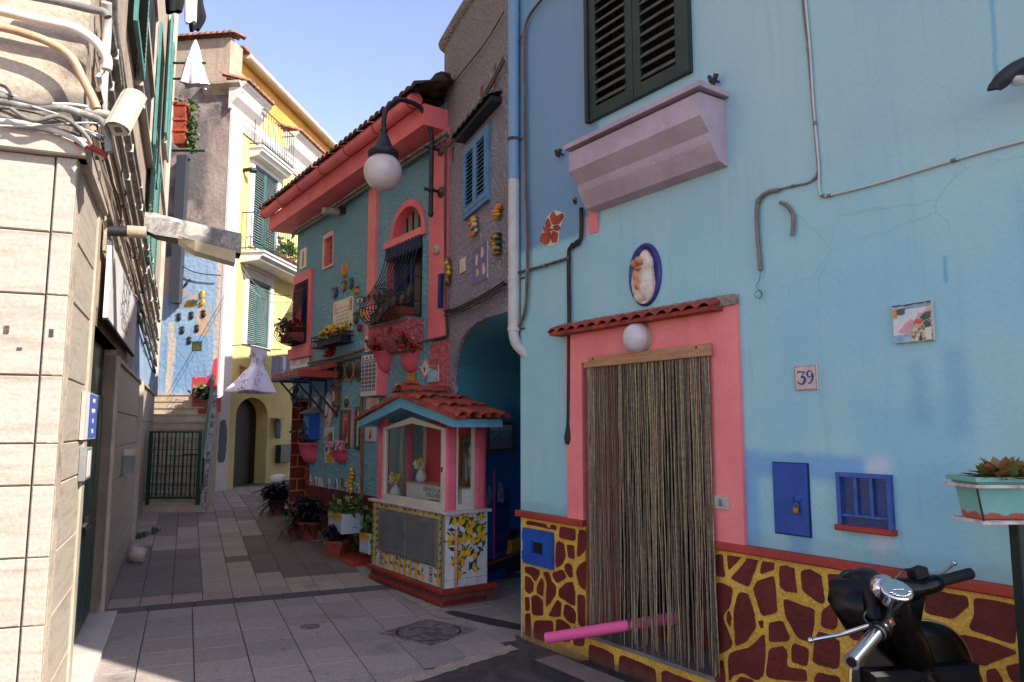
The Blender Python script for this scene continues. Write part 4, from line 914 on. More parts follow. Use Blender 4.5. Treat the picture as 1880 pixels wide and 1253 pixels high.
lun = [(lun_u0, lz0)]+lun[2:-1]+[(lun_u1, lz0)]
dor = (P.at(537, 830)[0], P.at(566, 830)[0], -.2, P.at(551, 739)[1])
mb = MB(); wall(mb, [(uP0, -.3), (uP1, -.3), (uP1, zc+.3), (uP0, zc+.3)], [R4(win1), R4(win2), R4(smw), lun, R4(dor)], .35, C['teal_stucco'], C['coral'])
mb.box(uP0, uP0+.3, -5.5, -.35, -.3, zc+.3, C['teal_stucco']); mb.box(uP0+.3, uP1, -5.5, -5.2, -.3, zc+.3, C['teal_stucco']); mb.build('wall', ph)
# cornice, soffit, gutter, roof
cd = .34; cz0 = (P.at(498, 426, cd)[1]+P.at(778, 222, cd)[1])/2; cz1 = (P.at(497, 402, cd)[1]+P.at(775, 180, cd)[1])/2-.02
cl = P.at(495, 415, cd)[0]; cr = P.at(778, 200, cd)[0]
mb = MB(); mb.box(cl, cr, -.2, cd, cz0, cz1, C['coral']); mb.box(cr, uP1, -.2, -.0, cz0, cz1+.0, C['coral'])
mb.box(cl, cl+.3, -5.6, -.2, cz0, cz1, C['coral']); mb.build('cornice', ph)
gzr = (P.at(482, 398, cd+.12)[1]+P.at(755, 172, cd+.12)[1])/2
mb = MB(); gl, gr = P.at(482, 398, cd+.1)[0], P.at(760, 170, cd+.1)[0]; mb.tube([(gl, cd+.07, gzr), (gr, cd+.07, gzr)], .085, C['coral'], 16)
mb.build('gutter', ph)
for k in range(7):
    mb = MB(); u = gl+.1+(gr-gl-.2)*k/6; mb.tube([(u-.012, cd+.07, gzr), (u+.012, cd+.07, gzr)], .09, C['trim_red'], 16); mb.tube([(u, cd+.03, gzr+.05), (u, 0, gzr+.1)], .008, C['rust'], 6); mb.build('gutter_band', ph)
# barrel tile roof, rows run up the slope
mb = MB(); rz = gzr+.07; n = int((gr-gl+.3)/.17); pitch = .36; Lr = 5.2
for i in range(n):
    u = gl+.05+(gr-gl+.2)*(i+.5)/n
    for s_ in range(9):
        o0 = cd+.14-s_*.42*.9; z0 = rz+s_*.42*.9*pitch*1.0
        vs = []; j_ = rr.uniform(-.01, .01)
        for q, (oo, zq, rq) in enumerate(((o0+.05, z0-.012, .075), (o0-.40, z0+.42*pitch*.92+.012, .06))):
            for k in range(6):
                a = pi*k/5; vs.append((u+j_+rq*cos(a), oo, zq+rq*sin(a)*.85))
        mb.add(vs, [(k, k+1, 7+k, 6+k) for k in range(5)], C['terra_dark'] if s_ or i % 3 else C['terracotta'], True)
        if s_ == 0: mb.add(vs[:6], [(0, 1, 2, 3, 4, 5)], C['terra_dark'])
mb.add([(gl, cd+.14, rz-.02), (gr+.35, cd+.14, rz-.02), (gr+.35, -2.7, rz+2.85*pitch), (gl, -2.7, rz+2.85*pitch)], [(0, 1, 2, 3)], C['terra_dark'])
mb.add([(gl, -2.7, rz+2.85*pitch), (gr+.35, -2.7, rz+2.85*pitch), (gr+.35, -5.7, rz), (gl, -5.7, rz)], [(0, 1, 2, 3)], C['terra_dark'])
mb.add([(gl, cd, rz-.06), (gl, -2.7, rz+2.85*pitch), (gl, -5.7, rz)], [(0, 1, 2)], C['teal_stucco'])
for i in range(7): mb.ell((gr-.05+rr.uniform(-.1, .32), cd-.1-i*.06, rz+.10+rr.uniform(-.03, .1)), .13, .1, .06, C['terra_dark'], 9, 6, .12)
mb.build('roof', ph, fix=False)
# pilasters
pl0, pl1 = P.at(680, 450)[0], P.at(694, 450)[0]; zb_ = P.at(680, 640)[1]
mb = MB(); mb.box(pl0, pl1, 0, .045, zb_, cz0, C['pink']); mb.build('pilaster', ph)
pr0 = P.at(796, 450)[0]; zb2 = P.at(805, 622)[1]
mb = MB(); mb.box(pr0, uP1+.02, 0, .06, zb2, cz0, C['coral']); mb.build('pilaster', ph)
mb = MB(); pts = traced([(40, 820), (200, 790), (215, 830), (172, 880), (156, 960), (156, 1080), (166, 1180), (170, 1240), (20, 1240), (30, 900)], P, 3.297, 780, 380, .05)
mb.poly(rough_poly(pts, 3, .01, .25), 0, .05, C['pink_rough']); mb.build('stucco_patch', ph)
mb = MB(); mb.box(dor[1]+.06, uP1, 0, .03, -.3, P.at(650, 905)[1], C['plinth_red']); mb.build('skirting', ph)
# lunette
mb = MB(); outer = [((lun_u0+lun_u1)/2+(lun_u1-lun_u0+.16)/2*cos(pi-pi*k/12), lz0+(lz1-lz0+.09)*sin(pi*k/12)) for k in range(13)]
wall(mb, [(outer[0][0], lz0-.07)]+outer+[(outer[-1][0], lz0-.07)], [lun], .03, C['coral'], o=.03); mb.build('lunette_surround', ph)
mb = MB(); mb.poly([(a, b) for a, b in lun], -.14, -.12, mat('frosted_slats', (150, 142, 122), rough=.6))
for k in range(1, 5): u = lun_u0+(lun_u1-lun_u0)*k/5; mb.box(u-.008, u+.008, -.12, -.1, lz0, lz1-.05*abs(k-2.5), C['green_dark'])
mb.build('lunette_window', ph)
# grilles ("goose-breast" cages)
def cage(root, w, nb, bulge, mt, r=.007):
    u0, u1, z0, z1 = w; h = z1-z0
    prof = [(.04, 1), (.045, .9), (.06, .78), (.10, .64), (.18, .48), (.27, .34), (.33, .22), (.32, .12), (.24, .04), (.12, 0.0), (.03, -.01)]
    for i in range(nb):
        u = u0+.03+(u1-u0-.06)*i/(nb-1); mb = MB()
        mb.tube(smoothpts([(u, a*bulge/.33 if a > .05 else a, z0+h*b) for a, b in prof], 3), r, mt, 6); mb.build('grille_bar', root)
    for b, a in ((.86, .05), (.50, .17), (.22, .33), (.06, .26)):
        mb = MB(); aa = a*bulge/.33; mb.tube([(u0, 0, z0+h*b), (u0+.0, aa*.7, z0+h*b), (u0+.04, aa, z0+h*b), (u1-.04, aa, z0+h*b), (u1, aa*.7, z0+h*b), (u1, 0, z0+h*b)], r*.9, mt, 6); mb.build('grille_rail', root)
    mb = MB()
    for k in range(7):                                 # scrolls
        u = u0+.06+(u1-u0-.1)*k/6; c_ = Vector((u, bulge*1.02, z0+h*.3))
        mb.tube([(c_.x+.045*(1-t_/14)*cos(t_*.8), c_.y+.01, c_.z+.045*(1-t_/14)*sin(t_*.8)) for t_ in range(12)], r*.8, mt, 5)
    mb.build('grille_scroll', root)
bi = C['black_iron']
for w, bulge, nb in ((win2, .40, 11), (win1, .36, 9)):
    cage(ph, w, nb, bulge, bi)
    mb = MB(); fw = .05; wall(mb, R4(w), [R4((w[0]+fw, w[1]-fw, w[2]+fw, w[3]-fw))], .05, C['navy'], o=-.1); mb.box((w[0]+w[1])/2-.02, (w[0]+w[1])/2+.02, -.14, -.1, w[2]+fw, w[3]-fw, C['navy']); mb.build('window_frame', ph)
    mb = MB(); mb.box(w[0]+.02, w[1]-.02, -.2, -.19, w[2], w[3], mat('window_backing', (66, 54, 50), (40, 36, 38), 3, rough=.3)); mb.build('window_pane', ph)
    mb = MB(); mb.box(w[0]+.05, w[0]+.28, -.17, -.15, w[2]+.05, w[3]-.05, C['navy']); mb.build('open_shutter', ph)
fw = .14; mb = MB(); wall(mb, R4((win1[0]-.04, win1[1]+fw, win1[2]-.2, win1[3]+.16)), [R4(win1)], .05, C['coral'], o=.045); mb.box(win1[0]-.1, win1[1]+.2, 0, .08, win1[2]-.24, win1[2]-.06, C['coral']); mb.build('window_surround', ph)
mb = MB(); u0, u1 = win2[0]-.06, win2[1]+.06; zt = win2[2]
mb.prof([(0, zt), (.22, zt), (.24, zt-.1), (.2, zt-.2), (.08, zt-.33), (0, zt-.36)], u0, u1, C['pink_rough']); mb.box(u0, u1, 0, .24, zt, zt+.03, C['metal_grey']); mb.build('window_ledge', ph)
mb = MB(); wall(mb, R4((win2[0]-.07, win2[1]+.0, win2[3]+.0, win2[3]+.09)), [], .035, C['pink'], o=.036); mb.box(win2[0], win2[1], -.02, .03, win2[3]-.17, win2[3]-.001, C['navy']) ; mb.build('window_lintel', ph)
mb = MB(); fw = .07; wall(mb, R4((smw[0]-fw, smw[1]+.02, smw[2]-.03, smw[3]+fw)), [R4(smw)], .03, C['tile_pink'], o=.028); mb.build('window_surround', ph)
mb = MB(); mb.box(smw[0], smw[1], -.26, -.24, smw[2], smw[3], C['glass_dark'])
for k in range(4):
    z = smw[2]+(smw[3]-smw[2])*(k+.5)/4; mb.tube([(smw[0], -.08, z-.06), ((smw[0]+smw[1])/2, -.08, z), (smw[1], -.08, z-.06)], .006, bi, 5); mb.ell(((smw[0]+smw[1])/2, -.08, z), .02, .015, .02, bi, 8, 6)
for k in (.3, .7): u = smw[0]+(smw[1]-smw[0])*k; mb.tube([(u, -.08, smw[2]), (u, -.08, smw[3])], .006, bi, 5)
mb.build('window_grille', ph)
# doorway: dark red painted brick reveal
br = mat('painted_brick', (122, 38, 30), (106, 30, 24), 5, rough=.6, fine=.08); bl_ = mat('brick_line', (196, 132, 62), rough=.6)
mb = MB(); u0, u1, _, z1 = dor; mb.box(u0-.04, u0+.006, -.345, .02, -.3, z1, br); mb.box(u1-.006, u1+.075, -.345, .03, -.3, z1+.06, br); mb.box(u0-.04, u1-.006, -.345, .03, z1, z1+.06, br)
for k in range(11):
    z = .08+.2*k; mb.box(u0+.006, u0+.009, -.33, .021, z, z+.018, bl_)
    yb = -.1 if k % 2 else -.24; mb.box(u0+.006, u0+.009, yb, yb+.018, z+.018, z+.2, bl_); mb.box(u1-.0, u1+.075, .03, .032, z, z+.015, bl_); mb.box(u0-.04, u0+.006, .02, .022, z, z+.015, bl_)
mb.build('door_surround', ph)
mb = MB(); mb.box(u0, u1, -.37, -.35, -.2, z1, C['navy']); mb.box(u0+.1, u1-.1, -.35, -.345, .4, z1-.2, C['blue_door']); mb.build('door', ph)
# canopy over the door
cz_ = (P.at(500, 695, .55)[1]+P.at(596, 675, .0)[1])/2; ca, cb = P.at(500, 690, .6)[0], P.at(598, 680, .25)[0]
cb = max(cb, ca+1.2); cb = P.at(600, 682, .2)[0]
mb = MB(); cd2 = .62; czf = P.at(505, 697, .6)[1]; czw = czf+.2
n = 13
for i in range(n):
    u = ca+(cb-ca)*(i+.5)/n; r_ = (cb-ca)/n*.5; vs = []
    for oo, zq in ((cd2, czf+.03), (0, czw)):
        for k in range(6): a = pi*k/5; vs.append((u+r_*cos(a), oo, zq+r_*.8*sin(a)))
    mb.add(vs, [(k, k+1, 7+k, 6+k) for k in range(5)], C['terracotta'], True)
    mb.add([(u-r_*.8, cd2+.006, czf+.02), (u+r_*.8, cd2+.006, czf+.02), (u, cd2+.006, czf+.02+r_*1.5)], [(0, 1, 2)], C['pink'])
mb.add([(ca, cd2, czf), (cb, cd2, czf), (cb, 0, czw-.03), (ca, 0, czw-.03), (ca, cd2, czf+.03), (cb, cd2, czf+.03), (cb, 0, czw), (ca, 0, czw)], [(0, 1, 2, 3), (4, 5, 6, 7), (0, 1, 5, 4), (1, 2, 6, 5), (0, 3, 7, 4)], C['trim_red'])
mb.box(cb, cb+.04, 0, cd2, czf-.02, czf+.08, C['trim_red']); mb.build('door_canopy', ph)
for u in (ca+.12, (ca+cb)/2+.15, cb-.05):
    mb = MB(); mb.box(u-.018, u+.018, 0, cd2-.03, czf-.045, czf-.008, C['navy']); mb.tube([(u, .02, czf-.55), (u, cd2-.12, czf-.04)], .016, C['navy'], 6); mb.box(u-.02, u+.02, 0, .03, czf-.6, czf-.05, C['navy']); mb.build('canopy_bracket', ph)
mb = MB(); mb.box(ca, cb, cd2-.05, cd2-.01, czf-.04, czf-.005, C['navy']); mb.build('canopy_beam', ph)
# ---- street lamp on a swan neck
pa = P.at(791, 386, .2); ptop = P.at(793, 255, .2)[1]; globe = P.at(703, 316, .86); gr_ = .212
gu = pa[0]; t = thing('wall_street_lamp', 'dark swan-neck street lamp with a white globe on the coral pilaster', 'street lamp', P.sub(gu, 0, globe[1]))
zg = 0; za = P.at(745, 196, .5)[1]-globe[1]; gu2 = globe[0]-gu
arm = [(0, .2, pa[1]-globe[1]), (0, .2, ptop-globe[1]-.1), (0, .2, ptop-globe[1]), (gu2*.1, .26, za-.16), (gu2*.3, .37, za-.03), (gu2*.5, .52, za), (gu2*.75, .68, za-.03), (gu2*.93, .81, za-.15), (gu2, .86, za-.3), (gu2, .86, gr_+.28)]
mb = MB(); mb.tube(smoothpts(arm, 5), .028, C['black_iron'], 12); mb.ell((0, .2, pa[1]-globe[1]-.04), .035, .035, .05, C['black_iron'], 12, 8); mb.lathe([(.03, 0), (.045, .02), (.03, .05)], C['black_iron'], c=(0, .2, ptop-globe[1]-.12), n=12); mb.build('swan_neck', t)
mb = MB(); mb.lathe([(.03, .33), (.05, .30), (.035, .27), (.045, .25), (.10, .12), (.115, .08), (.15, .07), (.175, .04), (.17, -.01), (.13, -.02)], C['black_iron'], c=(gu2, .86, gr_-.03), n=24); mb.build('lamp_cap', t)
mb = MB(); mb.lathe([(.0001, -gr_)]+[(gr_*sin(pi*k/16), -gr_*cos(pi*k/16)) for k in range(1, 15)], C['opal'], c=(gu2, .86, 0), n=36); mb.build('lamp_globe', t)
for py in (282, 357):
    z = P.at(796, py, .1)[1]-globe[1]; mb = MB(); mb.tube([(0, .06, z), (0, .2, z)], .02, C['black_iron'], 8); mb.ell((0, .2, z), .045, .045, .035, C['black_iron'], 10, 8); mb.ell((0, .27, z), .02, .03, .02, C['black_iron'], 8, 6); mb.lathe([(.07, 0), (.06, .025), (.03, .04)], C['rust'], c=(0, .06, z), axis='o', n=14); mb.build('bracket', t)
# ---- ceramics
def oval(fr, x, y, rx, ry, mt, label, name='ceramic_ornament', leaf=None, o=0, d=.035):
    M, u0, z0 = sub(fr, x, y, o); r4 = fr.rect(x-rx, y-ry, x+rx, y+ry, o); a, b = (r4[1]-r4[0])/2, (r4[3]-r4[2])/2
    t = thing(name, label, 'wall ornament', M); mb = MB(); mb.ell((0, .01, 0 if not leaf else -b*.15), a*.9, d, b*(.95 if not leaf else .8), C[mt], 14, 10, .03)
    if mt in ('lemon', 'orange'):
        for k in range(7): mb.ell((0, .012+d*.8, -b*.7+b*1.4*k/6), a*.5, .012, b*.08, C['lemon'], 8, 6)
    mb.build('fruit', t)
    if leaf:
        mb = MB()
        for k in range(5): an = pi*(.1+.2*k); mb.ell((a*.6*cos(an), .02, b*.55+b*.25*sin(an)), a*.42, .014, b*.22, C[leaf], 8, 5, .08)
        mb.build('leaves', t)
    return t
oval(P, 634, 497, 6.5, 13, 'orange', 'large ribbed orange oval ceramic, topmost on the turquoise wall')
oval(P, 646, 521, 4.5, 11, 'leaf_glaze', 'narrow green ceramic pepper just below the orange oval', leaf='leaf_glaze')
oval(P, 633, 526, 4.5, 11, 'gold', 'yellowish ceramic bunch left of the green pepper', leaf='leaf_glaze')
oval(P, 617, 538, 5, 11, 'ink_blue', 'dark ceramic grapes, leftmost of the fruit above the tiled inscription', leaf='leaf_glaze')
oval(P, 656, 534, 4.5, 8, 'orange', 'round orange ceramic fruit right of the inscription top', leaf='leaf_glaze')
oval(P, 662, 552, 5, 8, 'cream_tile', 'pale ceramic garlic bunch beside the pink pilaster', leaf='leaf_glaze')
oval(P, 668, 577, 5, 9, 'lemon', 'yellow ceramic lemon touching the pink pilaster', leaf='lemon')
oval(P, 655, 584, 5, 12, 'leaf_glaze', 'dark green ceramic artichoke right of the inscription', leaf='leaf')
oval(P, 662, 603, 4.5, 7, 'red_flower', 'small red ceramic pomegranate, lowest of the fruit by the pilaster', leaf='leaf_glaze')
oval(P, 797, 547, 6, 14, 'orange', 'orange ceramic carrots with leaves on the coral pilaster', leaf='leaf_glaze')
oval(P, 756, 692, 9, 17, 'orange', 'orange leaf-shaped ceramic dish below the right geranium pot', d=.02)
oval(P, 588, 738, 3, 13, 'leaf_glaze', 'green ceramic gecko beside the red doorway', d=.02)
oval(P, 637.5, 738, 3.5, 10, 'leaf_glaze', 'small ceramic parrot above the green framed niche', leaf='lemon')
oval(P, 571, 719, 2.5, 7, 'red_flower', 'tiny dark red ceramic pepper under the door canopy bracket', d=.02)
# inscription tiles
kk = (3.916, 480, 400)
def pxk(x, y): return 480+x/3.916, 400+y/3.916
fig = [(ragged([(-.4, -.8), (-.2, .6), (0, .85), (.25, .6), (.4, -.8)], 2, .05)+[(-.4, -.8)], C['gold'])]
t, a, b = flat_tile('inscription_tiles', 'pinkish tiled inscription panel in the middle of the turquoise wall', 'tile panel', P, 612.5, 550, 648.5, 612, [([(-.9, .2), (-.6, .25), (-.65, .95), (-.9, .9)], C['tile_pink']), ([(.65, .2), (.92, .2), (.9, .95), (.7, .9)], C['gold'])], 'cream_tile')
mb = MB()
for r_ in range(5):
    u = -.6*a
    while u < .6*a: l_ = rr.uniform(.03, .09); mb.box(u, min(u+l_, .62*a), .0145, .0155, b*(.5-.22*r_)-.006, b*(.5-.22*r_)+.006, C['pipe_grey']); u += l_+.03
for k in range(1, 4): mb.box(-a+a*k/2-.002, -a+a*k/2+.002, .0144, .015, -b, b, C['tile_pink'])
for k in range(6): mb.ell((-a*.8+a*1.6*k/5, .015, -b*.62), .02, .004, .06, C['leaf_glaze'], 8, 6)
mb.build('lettering', t)
flat_tile('figure_tile', 'narrow pale tile with a small figure near the top left of the turquoise wall', 'tile', P, 551.5, 457, 563.5, 493, fig)
flat_tile('old_notice_tiles', 'pale tiled notice under the left caged window', 'tile panel', P, 534, 644, 567, 676, [([(-.9, -.6), (-.2, -.7), (-.3, .5), (-.8, .6)], C['tile_pink']), ([(.1, -.7), (.85, -.6), (.8, .6), (.2, .7)], C['tile_pink']), ([(-.02, -1), (.0, -1), (.0, 1), (-.02, 1)], C['pipe_grey'])])
flat_tile('saint_tile', 'tall narrow tile with a faint figure on the pink pilaster', 'tile', P, 671, 617, 684, 646, fig, o=.046)
for i, (x, lb) in enumerate(((611, 'leftmost'), (628, 'second from the left'), (645, 'third from the left'), (660.5, 'rightmost'))):
    M, u0, z0 = sub(P, x, 683-i*1.2); r_ = .155; t = thing('wall_plate', 'round tan ceramic plate, %s of the row of four' % lb, 'plate', M, 'ceramic plates on the turquoise wall')
    mb = MB(); mb.lathe([(r_*.86, 0), (r_, .03), (r_*.9, .034), (r_*.6, .02), (.0001, .02)], C['gold'] if i % 2 else C['wood'], axis='o', n=28, sy=1.05); mb.build('dish', t)
    mb = MB()
    for k in range(3): mb.ell((rr.uniform(-.04, .04), .024, rr.uniform(-.06, .06)), .03, .006, .045, C[('tile_pink', 'leaf_glaze', 'pipe_brown')[k]], 8, 5)
    mb.lathe([(r_*.82, .033), (r_*.78, .03)], C['ink'], axis='o', n=24); mb.build('painted_motif', t)
# tiled box with pink side
r4 = P.rect(663, 652, 690, 727, .17); M = P.sub((r4[0]+r4[1])/2, 0, (r4[2]+r4[3])/2); hw_, hh_ = (r4[1]-r4[0])/2, (r4[3]-r4[2])/2
t = thing('tiled_meter_box', 'tall box faced with black and white patterned tiles, its side painted pink', 'meter box', M)
mb = MB(); mb.box(-hw_, hw_, 0, .16, -hh_, hh_, C['coral']); mb.build('box', t)
mb = MB(); mb.box(-hw_, hw_, .1605, .17, -hh_, hh_, C['white_paint'])
mb.box(-hw_, hw_, .17, .1712, hh_*.72, hh_*.76, C['ink_blue'])
for j in range(7):
    for i in range(4):
        cx_ = -hw_+hw_*2*(i+.5)/4; cz2 = -hh_+.04+j*hh_*1.36/7+.06; s_ = hw_*.21
        for dx, dz in ((-1, 1), (1, 1), (-1, -1), (1, -1)):
            mb.add([(cx_+dx*s_*.2, .1712, cz2), (cx_+dx*s_, .1712, cz2+dz*s_*.4), (cx_+dx*s_*.8, .1712, cz2+dz*s_), (cx_, .1712, cz2+dz*s_*.35)], [(0, 1, 2, 3)], C['ink'])
for k in range(1, 4): mb.box(-hw_+hw_*2*k/4-.001, -hw_+hw_*2*k/4+.001, .17, .1709, -hh_, hh_*.7, C['pipe_grey'])
for i in range(4): mb.ell((-hw_*.75+hw_*.5*i, .17, hh_*.86), .03, .002, .018, C['ink'], 8, 5)
mb.build('tile_face', t)
# heart diamond and seagull tile, small tiles
M, u0, z0 = sub(P, 782.5, 677); r4 = P.rect(772, 660, 793, 697); a, b = (r4[1]-r4[0])/2, (r4[3]-r4[2])/2
t = thing('diamond_tile', 'diamond-shaped white tile with pink border and small flowers', 'tile', M); mb = MB(); mb.poly([(-a, 0), (0, -b), (a, 0), (0, b)], 0, .012, C['coral']); mb.poly([(-a*.78, 0), (0, -b*.8), (a*.78, 0), (0, b*.8)], .012, .0135, C['cream_tile'])
for k in range(5): mb.ell((rr.uniform(-.3, .3)*a, .014, b*rr.uniform(-.35, .35)), a*.12, .003, b*.1, C['leaf_glaze' if k % 2 else 'ink'], 8, 5)
mb.build('tile', t)
flat_tile('seagull_tile', 'square grey-green tile with white gulls on the rough pink stucco', 'tile picture', P, 787, 672, 806, 702, [([(-1, -1), (1, -1), (1, 1), (-1, 1)], sea_), (ragged([(-1, .9), (1, .95), (1, .3), (.2, .5)], 2, .05), C['gold']), ([(-.6, .0), (-.2, .1), (.1, -.05), (-.2, -.02)], C['white_flower']), ([(0, -.25), (.4, -.2), (.6, -.3), (.3, -.3)], C['white_flower'])], o=.05)
flat_tile('flower_tile', 'small cream tile just above the shrine roof', 'tile', P, 727, 705, 739, 719, [([(-.5, -.5), (.5, -.4), (.4, .5), (-.4, .4)], C['tile_pink'])])
flat_tile('rose_tile', 'pinkish tile partly behind the left eave of the shrine', 'tile picture', P, 672, 784, 691, 811, [(ragged([(-.5, -.8), (-.4, .6), (0, .9), (.5, .6), (.5, -.8)], 2, .06), C['tile_pink']), ([(-.2, -.6), (.2, -.6), (.1, .4), (-.1, .4)], C['pipe_brown'])])
flat_tile('half_hidden_tile', 'pale tile above the brown pipe, half under the shrine roof', 'tile', P, 674, 731, 696, 752, [([(-.7, -.5), (.5, -.6), (.6, .5), (-.5, .6)], C['tile_pink'])])
flat_tile('wall_notice', 'small cream square tile beside the red doorway top', 'tile', P, 576, 730, 584, 748, [([(-.6, -.6), (.6, -.6), (.6, .6), (-.6, .6)], C['tile_pink'])])
flat_tile('village_tile', 'tall pale tile picture of a village on a hill', 'tile picture', P, 596, 784, 613, 815, [([(-1, -.1), (1, .0), (1, 1), (-1, 1)], sky_), (ragged([(-.9, -.3), (-.2, .0), (.2, .4), (.9, .5)], 2, .06)+[(.9, -.8), (-.8, -.8)], hous), (ragged([(.2, -.7), (.3, .1), (.8, .3), (.9, -.7)], 2, .04), C['gold'])])
flat_tile('sunflower_tile', 'tile picture with yellow flowers below the village tile', 'tile picture', P, 597, 817, 614, 851, [(ragged([(-.7, -.2), (.1, .0), (.8, .8), (.9, -.9), (-.2, -.9)], 2, .08), C['lemon']), (ragged([(-.8, .2), (-.2, .3), (-.3, .8), (-.8, .7)], 2, .08), C['leaf_glaze']), (ragged([(.0, .0), (.5, .3), (.3, -.2)], 2, .05), C['pipe_brown'])])
# framed niche figure
M, u0, z0 = sub(P, 636.5, 786); r4 = P.rect(627, 753, 646, 819); a, b = (r4[1]-r4[0])/2, (r4[3]-r4[2])/2
t = thing('framed_saint', 'green framed panel of a red robed figure under a pink frame', 'picture', M)
mb = MB(); wall(mb, R4((-a, a, -b, b)), [R4((-a*.6, a*.6, -b*.82, b*.82))], .03, C['leaf_glaze'], o=.03); wall(mb, R4((-a*1.02+.02, a*1.15, -b*1.06, b*1.1)), [R4((-a*.95, a*.95, -b*.96, b*.96))], .02, C['pink'], o=.02); mb.build('frame', t)
mb = MB(); mb.box(-a*.6, a*.6, .002, .008, -b*.82, b*.82, C['tile_pink']); mb.ell((0, .012, -.02), a*.3, .02, b*.5, C['trim_red'], 12, 10); mb.ell((0, .018, b*.45), a*.17, .02, b*.1, C['skin'], 10, 8); mb.ell((-a*.15, .02, -b*.5), a*.12, .015, b*.25, C['pipe_brown'], 8, 6); mb.build('figure', t)
M, u0, z0 = sub(P, 659, 786); mb = MB(); wall(mb, R4((-.09, .09, -.3, .3)), [R4((-.05, .05, -.25, .25))], .03, C['leaf_glaze'], o=.03); mb.box(-.05, .05, .0, .01, -.25, .25, C['cream_tile'])
tag(mb.build('empty_green_frame', None, M), 'second green frame, mostly behind the shrine eave', 'picture')
# sun mask
M, u0, z0 = sub(P, 604, 753); t = thing('sun_mask', 'round rayed sun face ornament', 'wall ornament', M); mb = MB(); rs = .16
mb.lathe([(rs, 0), (rs, .02), (rs*.7, .04), (.0001, .06)], C['cream_tile'], axis='o', n=20, sy=1.4)
for k in range(14): an = 2*pi*k/14; mb.ell((rs*1.05*cos(an), .015, rs*1.4*1.05*sin(an)), .035, .012, .045, C['tile_pink'], 8, 6)
mb.lathe([(rs*.62, .048), (rs*.55, .056), (rs*.48, .048)], C['trim_red'], axis='o', n=20, sy=1.4); mb.build('face', t)
# lantern
M, u0, z0 = sub(P, 623, 722); t = thing('carved_lantern', 'dark carved wooden cuckoo-like ornament below the plates', 'wall ornament', M); mb = MB()
mb.bev(-.07, .07, 0, .09, -.2, .1, C['pipe_brown'], .02); mb.poly([(-.11, .08), (.11, .08), (0, .22)], 0, .11, C['rust']); mb.ell((0, .05, -.24), .06, .04, .05, C['gold'], 10, 6); mb.ell((0, .06, .25), .04, .03, .05, C['leaf_glaze'], 8, 6); mb.box(-.035, .035, .09, .095, -.12, .02, C['cream_tile']); mb.build('case', t)
# blue letter box
M, u0, z0 = sub(P, 581, 781); t = thing('blue_letter_box', 'blue wall box with a small pitched roof beside the red doorway', 'letter box', M); mb = MB(); mb.box(-.16, .14, 0, .16, -.22, .2, C['royal']); mb.build('box', t)
mb = MB(); mb.prof([(0, .3), (.2, .2), (.2, .18), (0, .2)], -.2, .18, C['pipe_grey']); mb.build('roof', t); mb = MB(); mb.bev(-.12, .1, .16, .17, -.16, .14, mat('box_label_blue', (70, 120, 170)), .004); mb.build('panel', t)
# shells and small pieces along the bottom
for x, y, k in ((570, 884, 0), (580, 884, 1), (604, 889, 2), (618, 889, 3), (637, 896, 4), (658, 899, 5)):
    lb = ('leftmost', 'second from the left', 'third from the left', 'fourth from the left', 'second from the right', 'rightmost')[k]
    M, u0, z0 = sub(P, x, y); t = thing('flower_medallion', 'black and white flower medallion, %s of the low row' % lb, 'wall ornament', M, 'flower medallions above the skirting')
    mb = MB()
    for q in range(6): an = pi*q/3; mb.ell((.035*cos(an), .008, .05*sin(an)), .03, .01, .04, C['cream_tile'], 8, 6)
    mb.build('petals', t); mb = MB()
    for q in range(4): an = pi*q/2; mb.ell((.03*cos(an), .02, .04*sin(an)), .009 if q % 2 else .022, .004, .03 if q % 2 else .009, C['ink'], 6, 4)
    mb.ell((0, .02, 0), .014, .008, .018, C['trim_red'], 8, 5); mb.build('cross', t)
flat_tile('lower_cream_tile', 'plain cream tile low on the wall near the red doorway', 'tile', P, 585, 877, 592, 893, None)
flat_tile('lower_brown_tile', 'brown framed tile low on the wall between medallions', 'tile', P, 627, 877, 634, 895, [([(-.6, -.7), (.6, -.7), (.6, .7), (-.6, .7)], C['gold'])], 'wood')
M, u0, z0 = sub(P, 648, 889); mb = MB()
for k in range(8): mb.ell((.02*sin(k*1.3), .03, .2-.055*k), .05+.015*sin(k), .03, .035, C['lemon'], 10, 6, .05)
tag(mb.build('sea_horse', None, M), 'bright yellow ceramic sea horse low on the turquoise wall', 'wall ornament')
# herbs hanging under the canopy
M, u0, z0 = sub(P, 544, 712, .1); mb = MB()
for k in range(16): mb.tube([(rr.uniform(-.2, .2), 0, .1), (rr.uniform(-.25, .25), rr.uniform(-.02, .05), -.05), (rr.uniform(-.25, .25), 0, -.2)], .012, C['black_iron' if k % 3 else 'metal_grey'], 5)
tag(mb.build('hanging_bunch', None, M), 'dark dried bunch hung above the red doorway', 'wall ornament')
# round alarm bell, blue rod
M, u0, z0 = sub(P, 804, 459, .06); t = thing('alarm_sounder', 'small round white sounder on the coral pilaster', 'sounder', M); mb = MB(); mb.lathe([(.055, 0), (.06, .03), (.04, .045), (.0001, .05)], C['white_pvc'], axis='o', n=18); mb.build('case', t); mb = MB(); mb.ell((0, .05, 0), .014, .006, .014, C['pipe_grey'], 8, 5); mb.build('button', t)
M, u0, z0 = sub(P, 812, 535, .06); r4 = P.rect(809, 504, 815, 566, .06); hh_ = (r4[3]-r4[2])/2; mb = MB(); mb.bev(-.025, .035, .0, .05, -hh_, hh_, C['navy'], .006)
tag(mb.build('blue_post_box', None, M), 'slim upright navy metal strip at the right edge of the coral pilaster', 'metal strip')
